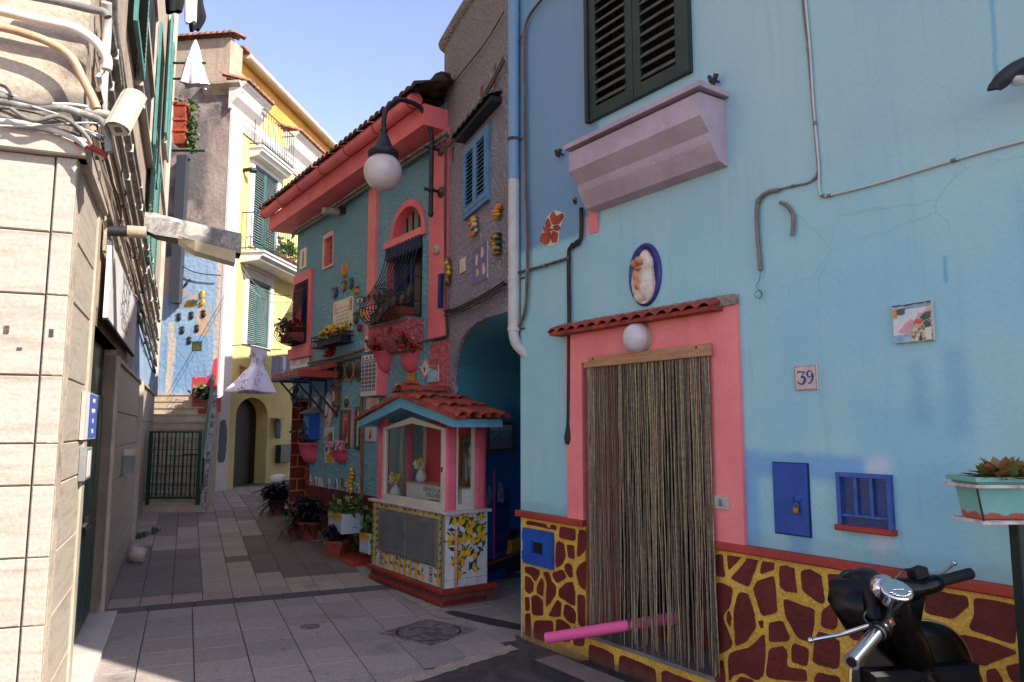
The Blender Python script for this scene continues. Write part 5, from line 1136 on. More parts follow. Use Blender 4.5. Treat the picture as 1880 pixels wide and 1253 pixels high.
# pipes of the pink house
bp = mat('brown_pipe', (150, 92, 56), (128, 76, 46), 6, rough=.6, fine=.1)
run('orange_pipe', 'orange-brown pipe slanting up to the tiled box', 'pipe', P, [(566, 667), (600, 660), (640, 650), (672, 641)], .02, bp, .05, extra=[])
run('grey_pipe', 'grey pipe just under the orange-brown pipe', 'pipe', P, [(570, 673), (610, 667), (650, 658), (664, 655)], .018, C['rust'], .05)
run('brown_downpipe', 'vertical brown pipe under the tiled box', 'pipe', P, [(664, 730), (664, 800), (663, 907)], .022, bp, .05, clips=(bp, .03, (.02, .5, .95)), k=1)
run('eave_cables', 'long tan cable bundle under the coral cornice', 'cables', P, [(538, 436), (545, 426), (600, 392), (660, 352), (720, 314), (780, 276), (822, 250)], .024, C['pipe_brown'], .07, extra=[(0, .012, .045, .8, C['corrug']), (0, .02, -.035, .6, C['pipe_grey'])])
run('pilaster_cables', 'vertical rusty cables on the right edge of the coral pilaster', 'cables', P, [(818, 262), (817, 350), (817, 450), (818, 560), (820, 610), (816, 618), (790, 624), (756, 634)], .014, C['rust'], .07, extra=[(.02, .01, 0, .7, C['pipe_brown'])])
M, u0, z0 = sub(P, 628, 390, .04); t = thing('floodlight', 'small cylindrical floodlight on the cables under the cornice', 'floodlight', M); mb = MB(); mb.tube([(.0, .0, 0), (0, .3, -.03)], .055, C['corrug'], 12); mb.build('case', t); mb = MB(); mb.tube([(0, -.04, .03), (0, .06, .0)], .065, C['black_iron'], 12); mb.build('cap', t)
for x, y, lb in ((733, 571, ''),):
    pass
# plates/wheels hung on right cage
M, u0, z0 = sub(P, 712, 566, .42); mb = MB()
for k in range(7):
    c_ = (-.42+.16*k, rr.uniform(-.04, .05), -.1+.035*k+rr.uniform(-.03, .03)); mb.lathe([(.075, -.02), (.085, 0), (.075, .02), (.055, .0), (.075, -.02)], C['black_iron'], c=c_, axis='o', n=18); mb.lathe([(.06, .0), (.045, .01), (.0001, .005)], C['rust'], c=c_, axis='o', n=12)
tag(mb.build('pan_lids', None, M), 'row of round dark dishes hung along the right window cage', 'dishes')
# plants
def flowers(mb, c, n, spread, r, mt):
    for i in range(n):
        p = (c[0]+rr.uniform(-1, 1)*spread[0], c[1]+rr.uniform(-1, 1)*spread[1], c[2]+rr.uniform(-1, 1)*spread[2])
        for k in range(7):
            mb.ell((p[0]+rr.uniform(-r, r), p[1]+rr.uniform(-r, r), p[2]+rr.uniform(-r, r)), r*.55, r*.5, r*.5, C[mt], 6, 4, .2)
def leaves(mb, c, n, spread, size, mts):
    for i in range(n):
        p = Vector((c[0]+rr.gauss(0, .5)*spread[0], c[1]+rr.gauss(0, .5)*spread[1], c[2]+rr.gauss(0, .5)*spread[2])); a = Vector((rr.uniform(-1, 1), rr.uniform(-1, 1), rr.uniform(-.6, 1))).normalized()*size*rr.uniform(.6, 1.2); b = a.cross(Vector((rr.uniform(-1, 1), rr.uniform(-1, 1), 1))).normalized()*size*.4
        mb.add([p, p+a*.5+b, p+a, p+a*.5-b], [(0, 1, 2, 3)], C[rr.choice(mts)])
def wallpot(fr, x, y, label, w, h, d, fill, group=None, o=0):
    M, u0, z0 = sub(fr, x, y, o); t = thing('wall_flowerpot', label, 'flowerpot', M, group); mb = MB(); n = 14; vs = []
    lv = [(h/2, 1.0), (h/2-.02, 1.02), (h/2-.025, .95), (0, .85), (-h*.35, .6), (-h/2, .3)]
    for z, s_ in lv:
        for k in range(n+1): a = pi*k/n; vs.append((w/2*s_*cos(a), d*s_*sin(a)+.002, z))
    fs = [(i*(n+1)+k, i*(n+1)+k+1, (i+1)*(n+1)+k+1, (i+1)*(n+1)+k) for i in range(len(lv)-1) for k in range(n)]+[tuple(range(len(vs)-n-1, len(vs)))]
    mb.add(vs, fs, C['pinkpot'], True); mb.add([(v[0]*.95, v[1]*.95, h/2-.03) for v in vs[:n+1]], [tuple(range(n+1))], C['dark']); mb.build('pot', t)
    mb = MB(); fill(mb, h/2); mb.build('plant', t, fix=False); return t
def gera(mb, z): leaves(mb, (0, .1, z+.06), 60, (.16, .1, .08), .08, ['leaf', 'leaf']); flowers(mb, (-.04, .14, z+.14), 14, (.17, .08, .11), .05, 'red_flower')
wallpot(P, 712, 666, 'pink wall pot with red geraniums, left of the pair under the caged window', .28, .27, .2, gera)
wallpot(P, 760, 664, 'pink wall pot with red geraniums, right of the pair under the caged window', .30, .28, .2, gera)
wallpot(P, 575, 832, 'large pink wall pot with a dry brown plant beside the red doorway', .46, .32, .24, lambda mb, z: (leaves(mb, (0, .12, z+.15), 160, (.16, .12, .16), .1, ['pipe_brown', 'rust', 'leaf'])))
wallpot(P, 632, 838, 'small pink wall pot with pale pink roses under the framed saint', .33, .2, .2, lambda mb, z: (flowers(mb, (0, .1, z+.06), 7, (.12, .08, .04), .05, 'pink_flower'), leaves(mb, (0, .1, z+.03), 30, (.14, .08, .04), .06, ['leaf', 'leaf_dark'])))
# basket of yellow flowers
M, u0, z0 = sub(P, 622, 625); t = thing('flower_basket', 'wire wall basket of yellow flowers under the tiled inscription', 'flower basket', M); mb = MB()
for z in (-.08, .02, .08): mb.tube([(-.62, 0, z), (-.62, .2, z), (.55, .2, z), (.55, 0, z)], .009, C['black_iron'], 5)
for k in range(12): u = -.62+1.17*k/11; mb.tube([(u, .2, .08), (u, .19, -.08), (u, .0, -.09)], .006, C['black_iron'], 4)
mb.build('wire_basket', t); mb = MB(); mb.box(-.45, .5, .02, .17, -.07, .04, C['leaf_dark']); mb.build('trough', t)
mb = MB(); flowers(mb, (0, .1, .13), 26, (.42, .08, .06), .05, 'yellow_flower'); leaves(mb, (0, .1, .1), 60, (.4, .1, .05), .07, ['leaf', 'leaf_light']); mb.build('yellow_flowers', t, fix=False)
M, u0, z0 = sub(P, 605, 645, .06); mb = MB(); flowers(mb, (0, 0, 0), 7, (.11, .03, .07), .045, 'red_flower'); tag(mb.build('red_blossom', None, M, fix=False), 'dark red blossom hanging under the wire basket', 'flower')
for w, lb in ((win2, 'red and brown plants inside the right window cage'), (win1, 'rusty red plants inside the left window cage')):
    M = P.sub((w[0]+w[1])/2, .16, w[2]+.05); hw_ = (w[1]-w[0])/2; t = thing('caged_plants', lb, 'plants', M); mb = MB(); mb.box(-hw_*.9, hw_*.8, -.1, .1, -.02, .12, C['terra_pot']); mb.build('trough', t)
    mb = MB(); leaves(mb, (0, .02, .22), 260, (hw_*.7, .14, .12), .09, ['trim_red', 'pipe_brown', 'leaf', 'red_flower']); mb.build('foliage', t, fix=False)
# ================================================================== VOTIVE SHRINE
k0 = K.at(683, 985)[0]; KD = .50
zc_ = (K.at(683, 921)[1]+K.at(820, 932)[1])/2          # counter top
zb_ = (K.at(683, 1040)[1]+K.at(820, 1078)[1])/2
t = sh = thing('votive_shrine', 'roadside glass shrine with pink columns on a lemon-tiled cabinet under a small tiled roof', 'shrine', K.M.copy())
red = mat('shrine_base_red', (150, 50, 38), (126, 40, 30), 5, rough=.65, bump=.3, bs=30, fine=.1, cracks=((80, 40, 34), 4, .5))
mb = MB(); mb.bev(k0-.02, .03, -KD-.1, .05, zb_-.05, zb_, red, .01); mb.box(k0+.03, .0, -KD-.1, .02, -.05, zb_-.05, C['plinth_red']); mb.bev(k0-.0, .0, -KD, .035, zb_-.16, zb_-.11, red, .01); mb.box(-.22, .005, -KD, .03, -.05, zb_-.16, C['plinth_red']); mb.build('base', sh)
tl = mat('white_glazed_tile', (206, 204, 200), (190, 188, 186), 8, rough=.25, coat=.3, fine=.03); teal = mat('teal_glaze', (44, 130, 112), rough=.3, fine=.04)
mb = MB(); mb.box(k0, 0, -KD, 0, zb_, zc_-.03, tl); mb.build('cabinet', sh)
def lemon(mb, u, z, s, an, o, side=False):
    vs = []; n = 9
    q = [(cos(2*pi*k/n)*s*.42, sin(2*pi*k/n)*s*.62+(s*.12 if abs(sin(2*pi*k/n)) > .95 else 0)) for k in range(n)]
    f = (lambda x, y: (x*cos(an)-y*sin(an), x*sin(an)+y*cos(an)))
    def P3(x, y, oo): a, b = f(x, y); return (u+a, oo, z+b) if not side else (.0+oo, u+a, z+b)
    mb.add([P3(x, y, o) for x, y in q], [tuple(range(n))], C['lemon'])
    mb.add([P3(x*.5-s*.08, y*.6+s*.05, o+.0003) for x, y in q], [tuple(range(n))], C['yellow_flower'])
    for lx, ly, la in ((-.5*s, .55*s, .8), (.45*s, .6*s, -.7)):
        c_, s_ = cos(la), sin(la); L = s*.68
        mb.add([P3(lx-L*s_, ly+L*c_-L*.3, o+.0002), P3(lx+L*.22*c_, ly+L*.22*s_, o+.0002), P3(lx+L*s_*.5, ly-L*c_*.5, o+.0002), P3(lx-L*.28*c_, ly-L*.28*s_, o+.0002)], [(0, 1, 2, 3)], C['leaf_glaze'])
mb = MB(); W_ = -k0
for x in (k0+.02,): mb.box(x-.02, x+.008, 0, .004, zb_, zc_-.03, teal)
mb.box(-.065, -.035, 0, .006, zb_, zc_-.03, teal); mb.box(-.03, .0, 0, .006, zb_, zc_-.03, C['wood'])
nL = 9
for k in range(nL):
    z = zb_+.06+(zc_-zb_-.15)*k/(nL-1); lemon(mb, k0+.085, z, .1, rr.uniform(-.2, .2), .0045); lemon(mb, -.115, z, .092, rr.uniform(-.2, .2), .0045)
for k in range(12): lemon(mb, k0+.2+(W_-.42)*k/11, zc_-.08, .078, rr.uniform(-.5, .5), .0045)
dz0, dz1 = K.at(745, 1020)[1], K.at(745, 945)[1]
dz0 = (K.at(697, 1015)[1]+K.at(805, 1030)[1])/2; dz1 = (K.at(697, 937)[1]+K.at(805, 946)[1])/2; du0, du1 = K.at(697, 980)[0], K.at(804, 990)[0]; dz1 -= .025
for k in range(15): lemon(mb, k0+.33+(W_-.72)*(k % 8)/7.5+rr.uniform(-.01, .01), zb_+.05+.075*(k//8)+rr.uniform(-.01, .015), .08, rr.uniform(-.6, .6), .0045+.0004*(k//8))
for x in (k0+.24, -.27):
    for zq in (zb_+.06, zb_+.13):
        mb.box(x-.03, x+.03, .001, .0042, zq-.034, zq+.034, C['ink'])
        for an in range(4): a_ = pi/4+an*pi/2; mb.ell((x+.02*cos(a_), .004, zq+.02*sin(a_)), .011, .0012, .016, tl, 8, 4)
for k in range(1, 6): mb.box(k0+W_*k/6-.0008, k0+W_*k/6+.0008, .0, .0006, zb_, zc_-.03, C['pipe_grey'])
mb.build('lemon_tiles', sh, fix=False)
mb = MB()
for k in range(5): mb.box(.0, .001, -KD+KD*k/4-.001, -KD+KD*k/4+.001, zb_, zc_-.03, C['pipe_grey'])
mb.box(0, .001, -KD, 0, zb_+.075, zb_+.078, C['ink'])
q = []
for k in range(44):
    xx_ = -KD*.92+KD*.84*rr.random(); z_ = zc_-.07-(zc_-zb_-.16)*rr.random()*(.55+.45*abs(sin(xx_*17+1)))
    an_ = rr.uniform(0, 6.3); L_2 = .055; c2, s2 = cos(an_)*L_2, sin(an_)*L_2; mb.add([(.0012, xx_-c2, z_-s2), (.0012, xx_+s2*.4, z_-c2*.4), (.0012, xx_+c2, z_+s2), (.0012, xx_-s2*.4, z_+c2*.4)], [(0, 1, 2, 3)], C['leaf_glaze'])
for k in range(40):
    x = -KD*.9+KD*.8*rr.random(); top = zc_-.07; hgt_ = (zc_-zb_-.14)*(.55+.45*abs(sin(x*17+1))); z = top-hgt_*rr.random()
    lemon(mb, x, z, .066, rr.uniform(-.7, .7), .0015+.0003*k/4, True)
mb.build('lemon_side_tiles', sh, fix=False)
mb = MB(); mb.tube([(.02, -.12, zb_), (.02, -.12, zb_+.5), (.005, -.14, zb_+.55)], .018, C['wood'], 8); mb.build('corner_pipe', sh)
# doors of the cabinet
gd = mat('grey_door_metal', (112, 114, 110), (98, 100, 98), 3, rough=.5, bump=.15, bs=20, fine=.05)
mb = MB(); mb.bev(du0-.02, du1+.02, .004, .016, dz0-.02, dz1+.02, gd, .004); mb.build('door_frame', sh)
dm = (du0+du1)/2
for a, b in ((du0, dm-.004), (dm+.004, du1)):
    mb = MB(); mb.bev(a, b, .016, .024, dz0, dz1, gd, .004); mb.box(a+.03, b-.03, .024, .0245, dz0+.03, dz1-.03, mat('door_panel', (104, 106, 104), (92, 94, 92), 4, rough=.6, fine=.06)); mb.build('cabinet_door', sh)
mb = MB(); mb.tube([(dm+.0, .03, (dz0+dz1)/2-.04), (dm+.0, .045, (dz0+dz1)/2), (dm, .03, (dz0+dz1)/2+.03)], .006, C['pipe_brown'], 6); mb.build('handle', sh)
mb = MB(); mb.bev(k0-.04, .05, -KD-.02, .045, zc_-.03, zc_, mat('counter_marble', (176, 166, 164), (196, 188, 184), 5, rough=.35, bump=.1), .008); mb.build('counter', sh)
# columns, glazed casement
zs = (K.at(703, 780)[1]+K.at(820, 790)[1])/2+.02; zg0 = zc_
gu0, gu1 = K.at(703, 850)[0], K.at(815, 850)[0]; apexz = K.at(757, 766)[1]
cp = mat('shrine_pink', (226, 108, 124), (212, 92, 110), 2, rough=.55, fine=.04)
for (a, b, c_, d, nm) in ((k0+.03, gu0-.002, -.1, -.02, 'column'), (gu1+.002, -.0, -.13, -.015, 'column'), (-.05, -.005, -KD+.02, -KD+.14, 'column'), (k0+.03, k0+.1, -KD+.02, -KD+.12, 'column')):
    mb = MB(); r_ = min(b-a, d-c_)*.35; mb.tube([((a+b)/2, (c_+d)/2, zc_), ((a+b)/2, (c_+d)/2, zs+.05)], 1, cp, 4)
    mb = MB(); n = 24; pts = [(((a+b)/2)+((b-a)/2)*abs(cos(2*pi*k/n))**.6*(1 if cos(2*pi*k/n) > 0 else -1), ((c_+d)/2)+((d-c_)/2)*abs(sin(2*pi*k/n))**.6*(1 if sin(2*pi*k/n) > 0 else -1)) for k in range(n)]
    mb.add([(x, y, zc_) for x, y in pts]+[(x, y, zs+.08) for x, y in pts], [(k, (k+1) % n, n+(k+1) % n, n+k) for k in range(n)]+[tuple(range(n, 2*n))], cp, True); mb.build(nm, sh)
al = mat('cream_aluminium', (206, 196, 178), (196, 186, 168), 3, rough=.4, fine=.02)
fo = .055; gm_ = (gu0+gu1)/2; sz_ = zs-.03
O_ = [(gu0, zg0), (gu1, zg0), (gu1, sz_), (gm_, apexz), (gu0, sz_)]; I_ = [(gu0+fo, zg0+fo+.02), (gu1-fo, zg0+fo+.02), (gu1-fo, sz_-.02), (gm_, apexz-fo*1.2), (gu0+fo, sz_-.02)]
mb = MB(); wall(mb, O_, [I_], .04, al, o=.004); mb.build('casement', sh)
mb = MB(); mb.poly(I_, -.015, -.012, C['glass']); mb.build('glass_pane', sh)
mb = MB(); mb.box(gu1-.032, gu1-.018, .004, .014, (zg0+sz_)/2-.03, (zg0+sz_)/2+.02, C['ink']); mb.build('lock', sh)
for k in (.08, .3, .85):
    mb = MB(); z = zg0+(sz_-zg0)*k; mb.tube([(gu0, .008, z-.03), (gu0, .008, z+.03)], .007, cp, 6); mb.build('hinge', sh)
for x, nm in ((-.02, 'side_window'), (k0+.05, 'side_window')):
    mb = MB(); fo2 = .035; y0, y1 = -KD+.15, -.13
    mb.box(x-.012, x+.012, y0, y1, zg0, zg0+fo2+.02, al); mb.box(x-.012, x+.012, y0, y1, zs-.02, zs+.03, al); mb.box(x-.012, x+.012, y0, y0+fo2, zg0+fo2+.02, zs-.02, al); mb.box(x-.012, x+.012, y1-fo2*.6, y1, zg0+fo2+.02, zs-.02, al); mb.build(nm, sh)
    mb = MB(); mb.box(x-.002, x+.002, y0+fo2, y1-fo2*.6, zg0+fo2+.02, zs-.02, C['glass']); mb.build('glass_pane', sh)
mb = MB(); mb.box(-.36, -.03, -KD+.0, -KD+.02, zc_, zs+.06, mat('crimson_back', (226, 62, 70), rough=.7)); mb.box(k0+.4, -.36, -KD, -KD+.02, zc_, zs+.06, mat('crimson_back2', (232, 66, 74), rough=.7)); mb.build('back_panel', sh)
mb = MB(); mb.box(k0+.36, k0+.4, -KD+.0, -KD+.04, zc_, zs+.04, al); mb.box(k0+.1, k0+.4, -KD+.005, -KD+.009, zc_, zs, C['glass']); mb.build('rear_window', sh)
stepm = mat('shrine_step', (228, 222, 214), rough=.5)
mb = MB(); mb.box(k0+.42, -.04, -KD+.02, -.22, zc_, zc_+.19, stepm); mb.box(k0+.41, -.03, -KD+.02, -.21, zc_+.19, zc_+.205, C['cream_tile']); mb.build('inner_step', sh)
# commemorative lettering on the step
t0_ = K.at(745, 905, -.22)[0]
for i, (tx, sz, xx) in enumerate((('FERMATA GAETANO', .064, .0), ('VOLO FIORILLO', .064, .0), ('8 NOVEMBRE 2004', .04, .0))):
    textpart(tx, sz, C['ink'], sh, (k0+.42-.04)/2+.09, -.2185, zc_+.15-.055*i, 'inscription', depth=.0006)
# holy picture in gilt frame (generic)
M = K.sub(-.24, -KD+.06, zc_+.205+.27); t = thing('gilt_picture', 'gilt framed grey relief picture standing inside the shrine', 'picture', M)
mb = MB(); wall(mb, R4((-.17, .17, -.27, .27)), [R4((-.14, .14, -.235, .235))], .03, C['gold'], o=.03); mb.build('frame', t)
mb = MB(); mb.box(-.14, .14, .0, .006, -.235, .235, C['metal_grey']); mb.ell((.03, .012, -.05), .07, .02, .14, C['cloth_grey'], 12, 10); mb.ell((.04, .022, .11), .035, .02, .045, C['robe'], 10, 8); mb.ell((.04, .02, -.02), .045, .022, .06, C['robe'], 10, 8); mb.ell((-.05, .015, -.1), .03, .016, .13, C['ledge'], 10, 8); mb.ell((-.06, .015, .14), .05, .012, .06, C['pipe_brown'], 10, 8); mb.build('relief', t)
def vase(fr, u, o, z, s, label):
    t = thing('flower_vase', label, 'vase', fr.sub(u, o, z)); mb = MB(); mb.lathe([(.03, 0), (.05, .01), (.062, .05), (.05, .09), (.024, .13), (.022, .15), (.036, .17)], C['white_paint'], n=18); mb.v = [(x*s, y*s, q*s) for x, y, q in mb.v]; mb.build('vase_body', t)
    mb = MB()
    for k, (x, c_) in enumerate(((-.065, 'yellow_flower'), (-.02, 'white_flower'), (.025, 'white_flower'), (.07, 'yellow_flower'), (0, 'white_flower'))): flowers(mb, (x*s, .01*k*s, (.19+.02*(k % 2))*s), 2, (.01, .01, .01), .034*s, c_)
    leaves(mb, (0, 0, .18*s), 16, (.06*s, .03, .02), .05*s, ['leaf']); mb.build('bouquet', t, fix=False)
vase(K, k0+.56, -.33, zc_+.205, 1.05, 'white vase of white and yellow roses on the step inside the shrine')
vase(K, k0+.25, -.16, zc_, 1.15, 'white vase of white and yellow roses, lower, in the left corner of the shrine')
# roof: pale blue gable boards and curved tiles
rb = mat('roof_board_blue', (110, 170, 192), (100, 160, 184), 3, rough=.6, fine=.04)
ro = .14; e0, e1 = K.at(658, 781, ro)[0], K.at(832, 782, ro)[0]; ap = K.at(742, 738, ro); ez = (K.at(658, 781, ro)[1]+K.at(830, 782, ro)[1])/2; am = (e0+e1)/2
rt = (ap[1]-ez-.02)/(am-e0)
RB = .40; mb = MB(); b_ = .095
def zr(u): return ez+.02+(abs(e0-am)-abs(u-am))*rt
Og = [(e0, ez-.02), (e0, ez+.06), (am, ap[1]+.06), (e1, ez+.06), (e1, ez-.02), (am, ap[1]-.06)]
mb.poly(Og, ro-.03, ro, rb); mb.poly(Og, -RB-.03, -RB, rb)
mb.add([(e0, -RB, ez+.0), (am, -RB, ap[1]+.0), (am, ro-.03, ap[1]), (e0, ro-.03, ez), (e1, -RB, ez), (e1, ro-.03, ez)], [(0, 1, 2, 3), (1, 4, 5, 2)], rb)
mb.box(e1-.03, e1, -RB, ro-.03, ez-.02, ez+.06, rb); mb.box(e0, e0+.03, -RB, ro-.03, ez-.02, ez+.06, rb); mb.build('gable_board', sh)
mb = MB()
def tilerow(mb, x0, x1, z0, z1, o0, r_, mt, taper=.8):    # curved tile lying along the slope u x0->x1
    vs = []
    for xx, zz_, rq in ((x0, z0, r_), (x1, z1, r_*taper)):
        for k in range(8): a = pi*k/7; vs.append((xx, o0+rq*cos(a), zz_+rq*.75*sin(a)))
        for k in range(8): a = pi*(7-k)/7; vs.append((xx, o0+(rq-.012)*cos(a), zz_+(rq-.012)*.75*sin(a)-.002))
    mb.add(vs, [(k, (k+1) % 16, 16+(k+1) % 16, 16+k) for k in range(16)]+[tuple(range(16)), tuple(range(16, 32))], mt, True)
no = 5
for j in range(no):
    oo = ro+.0-.07-(ro+RB-.06)*j/(no-1)*.98; jz = rr.uniform(-.006, .006)
    for sgn, ex in ((-1, e0-.05), (1, e1+.09)):
        L = abs(ex-am); m = 3
        for i in range(m):
            a = ex-sgn*L*i/m; b = ex-sgn*(L*(i+1)/m+.05); tilerow(mb, a, b, zr(a)+.075+.012*i+jz, zr(b)+.075+.012*i-.005+jz+rr.uniform(-.012, .012), oo+rr.uniform(-.012, .012), .075+rr.uniform(-.005, .005), C['terracotta'])
for j in range(no+1):                                      # channel tiles between
    oo = ro-(ro+RB)*j/no*1.0
    for sgn, ex in ((-1, e0-.07), (1, e1+.10)): mb.add([(ex, oo-.03, zr(ex)+.07), (ex, oo+.03, zr(ex)+.07), (am, oo+.03, zr(am)+.07), (am, oo-.03, zr(am)+.07)], [(0, 1, 2, 3)], C['terracotta'])
for sgn, ex in ((-1, e0-.06), (1, e1+.06)):                # flat verge tiles along the front edge
    L = abs(ex-am); m = 4
    for i in range(m):
        a = ex-sgn*L*i/m; b = ex-sgn*(L*(i+1)/m+.02); za, zb = zr(a)+.052+.008*(i % 2), zr(b)+.06
        mb.add([(a, ro+.035, za), (b, ro+.035, zb), (b, ro+.035, zb+.028), (a, ro+.035, za+.028), (a, ro-.12, za), (b, ro-.12, zb), (b, ro-.12, zb+.03), (a, ro-.12, za+.03)], [(0, 1, 2, 3), (4, 5, 6, 7), (0, 1, 5, 4), (3, 2, 6, 7), (0, 3, 7, 4), (1, 2, 6, 5)], C['terracotta'])
mo = mat('ridge_mortar', (118, 100, 92), (96, 84, 76), 12, rough=.95, bump=.8, bs=60)
mb.add([(am-.16, ro-.02, ap[1]+.05), (am+.12, ro-.02, ap[1]+.05), (am+.05, ro-.04, ap[1]+.14), (am-.06, ro-.04, ap[1]+.13), (am-.16, -RB, ap[1]+.05), (am+.12, -RB, ap[1]+.05), (am+.05, -RB, ap[1]+.14), (am-.06, -RB, ap[1]+.13)], [(0, 1, 2, 3), (4, 5, 6, 7), (0, 3, 7, 4), (1, 2, 6, 5), (3, 2, 6, 7)], mo)
for i in range(3):                                          # ridge tiles along o
    oo = ro+.04-.19*i; vs = []
    for o_, rq, zq in ((oo, .085, .0), (oo-.22, .075, .015)):
        for k in range(8): a = pi*k/7; vs.append((am+.01+rq*cos(a), o_, ap[1]+.12+zq+rq*.8*sin(a)))
    mb.add(vs, [(k, k+1, 9+k, 8+k) for k in range(7)], C['terracotta'], True)
mb.build('tile_roof', sh)
tilt_ = MB(); tilt_.xbox(Matrix.Translation((am-.12, .03, ap[1]+.17)) @ Matrix.Rotation(-.25, 4, 'Y'), .36, .17, .03, C['terracotta']); tilt_.build('loose_tile', sh)
# ================================================================== STONE-CLAD HOUSE ON THE LEFT
ls = house('stone_house', 'sunlit cream building with travertine cladding at street level and plaster above', LA)
J0 = 1.22; J1 = 3.38; zlc = LF.at(150, 292)[1]; zA = zlc; LEND = 12.4; HL = 12.5
zp2 = LA.at(212, 660)[1]; zp3 = LA.at(255, 700)[1]
door_z = LA.at(200, 648)[1]+.12
mb = MB(); wall(mb, [(.07, -.3), (J0, -.3), (J0, door_z), (J1, door_z), (J1, -.3), (LEND, -.2), (LEND, HL), (.07, HL)], [], .12, C['plaster'], o=-.02)
mb.box(.3, LEND, -5, -.62, -.3, HL, C['plaster']); mb.box(J0-.12, J0, -.5, -.14, -.3, door_z+.1, C['marble_edge']); mb.box(J1, J1+.12, -.5, -.14, -.3, door_z+.1, C['marble']); mb.box(J0, J1, -.5, -.14, door_z, door_z+.2, C['dark'])
mb.box(LEND-.12, LEND, -.62, -.14, -.3, HL, C['plaster']); mb.build('alley_wall', ls)
LU = -4.5
mb = MB(); mb.box(LU, -.0, -.16, -.04, -.3, HL, C['plaster_dirty']); mb.build('end_wall', ls, LF.M)
# courses of travertine, end wall
def slab(mb, u0, u1, z0, z1, o, mt, j=.007):
    mb.bev(u0+j/2, u1-j/2, -.05, o+rr.uniform(-.002, .002), z0+j/2, z1-j/2, mt, .006)
cou = sorted([LF.at(80, y)[1] for y in (1149, 1024, 892, 815, 690, 541, 425)]); cou = [c for c in cou]
zs_ = [-.3, cou[0]-.8, cou[0]-.4]+cou+[zlc]
mb = MB()
for i in range(len(zs_)-1):
    off = 1.7
    slab(mb, -.105, -.0, zs_[i], zs_[i+1], .0, C['marble'], .004); u = -.11
    while u > LU: slab(mb, max(u-off, LU), u, zs_[i], zs_[i+1], -.006, C['marble']); u -= off; off = 1.1

for x_, y_, h_ in ((12, 605, .04), (94, 612, .045), (36, 640, .012)):
    a_ = LF.at(x_, y_, 0); mb.box(a_[0]-.011, a_[0]+.011, -.004, .0015, a_[1]-h_/2, a_[1]+h_/2, C['rust'])
mb.build('cladding', ls, LF.M)
ja = LA.at(125, 545)[0]
zaa = sorted([LA.at(x, y)[1] for x, y in ((185, 607), (178, 718), (130, 868), (128, 988), (150, 420))])
zl_ = [-.3, .22]+[z for z in zs_[3:-1]]+[zlc]
mb = MB()
zl_ = zs_
for i in range(len(zl_)-1):
    slab(mb, .0, J0-.16, zl_[i], zl_[i+1], -.004, C['marble'])
slab(mb, J0-.155, J0, -.3, zlc, .008, C['marble_edge'], .003)
mb.box(J0-.15, J0-.001, -.5, -.05, -.3, door_z+.3, C['marble_edge'])
mb.build('cladding', ls); mb = MB()
# far part: three stepped panels
ua, ub_, uc = J1, LA.at(246, 900)[0], LA.at(263, 900)[0]
zz_ = [-.3, .45, .86, 1.22, 1.55, 1.9, zp2]
for i in range(len(zz_)-1): slab(mb, ua+.14, ub_, zz_[i], zz_[i+1], -.004, C['marble'])
mb.box(ua, ua+.135, -.5, .01, -.3, zp2+.06, C['marble_edge']); mb.box(ua+.135, ub_, -.05, .02, zp2, zp2+.04, C['marble_edge'])
mb.box(ub_, ub_+.14, -.05, .05, -.3, zp3+.02, C['marble_edge'])
zz_ = [-.3, .5, .95, 1.4, 1.85, zp3]
for i in range(len(zz_)-1): slab(mb, ub_+.14, LEND, zz_[i], zz_[i+1], .0, C['marble'])
mb.box(ub_+.14, LEND, -.05, .03, zp3, zp3+.04, C['marble_edge'])
mb.build('cladding', ls)
mb = MB(); mb.bev(LU, .045, -.1, .05, zlc, zlc+.11, C['stone_trim'], .008); mb.box(LU, .0, -.1, .0, zlc+.11, zlc+.3, mat('ledge_soot', (92, 84, 78), (150, 138, 124), 6, .4, .6, rough=.95, bump=.8, bs=30)); mb.build('cornice', ls, LF.M)
mb = MB(); mb.bev(.0, J0, -.1, .045, zlc, zlc+.11, C['stone_trim'], .008); mb.build('cornice', ls)
# blue painted panel and white lintel over the far wall
mb = MB(); mb.box(LA.at(247, 640)[0]+.1, LEND-.05, -.02, .0, zp3+.04, zp3+1.0, mat('sky_blue_render', (150, 176, 200), (134, 162, 188), 2, rough=.8, fine=.03)); mb.build('blue_render_panel', ls)
mb = MB(); mb.box(J0, J1, -.14, -.02, door_z, door_z+.14, C['stone_trim']); mb.build('lintel', ls)
# green door
mb = MB(); zd = .05
pane = mat('green_door_panel', (66, 88, 78), (52, 74, 64), 3, rough=.5, fine=.06)
mb.box(J0, J1, -.15, -.125, zd, door_z, C['green_dark'])
for k in range(4):
    a = J0+.05+(J1-J0-.1)*k/4; b = a+(J1-J0-.1)/4-.03
    mb.bev(a, b, -.125, -.10, zd+.03, door_z-.45, pane, .008); mb.bev(a+.08, b-.08, -.10, -.09, zd+.15, door_z-.6, mat('green_door_inner', (44, 72, 62), rough=.5), .006)
mb.build('door', ls); mb = MB(); mb.tube([(J0+1.0, -.08, .98), (J0+1.3, -.04, .98)], .018, C['rust'], 8); mb.tube([(J0+1.1, -.08, 1.04), (J0+1.1, -.06, .88)], .025, C['rust'], 8); mb.build('door_bolt', ls)
mb = MB(); mb.bev(J0-.02, J1+.0, -.5, .12, -.05, .055, mat('marble_sill', (206, 196, 184), (190, 180, 170), 4, rough=.4, bump=.1), .008); mb.build('doorstep', ls)
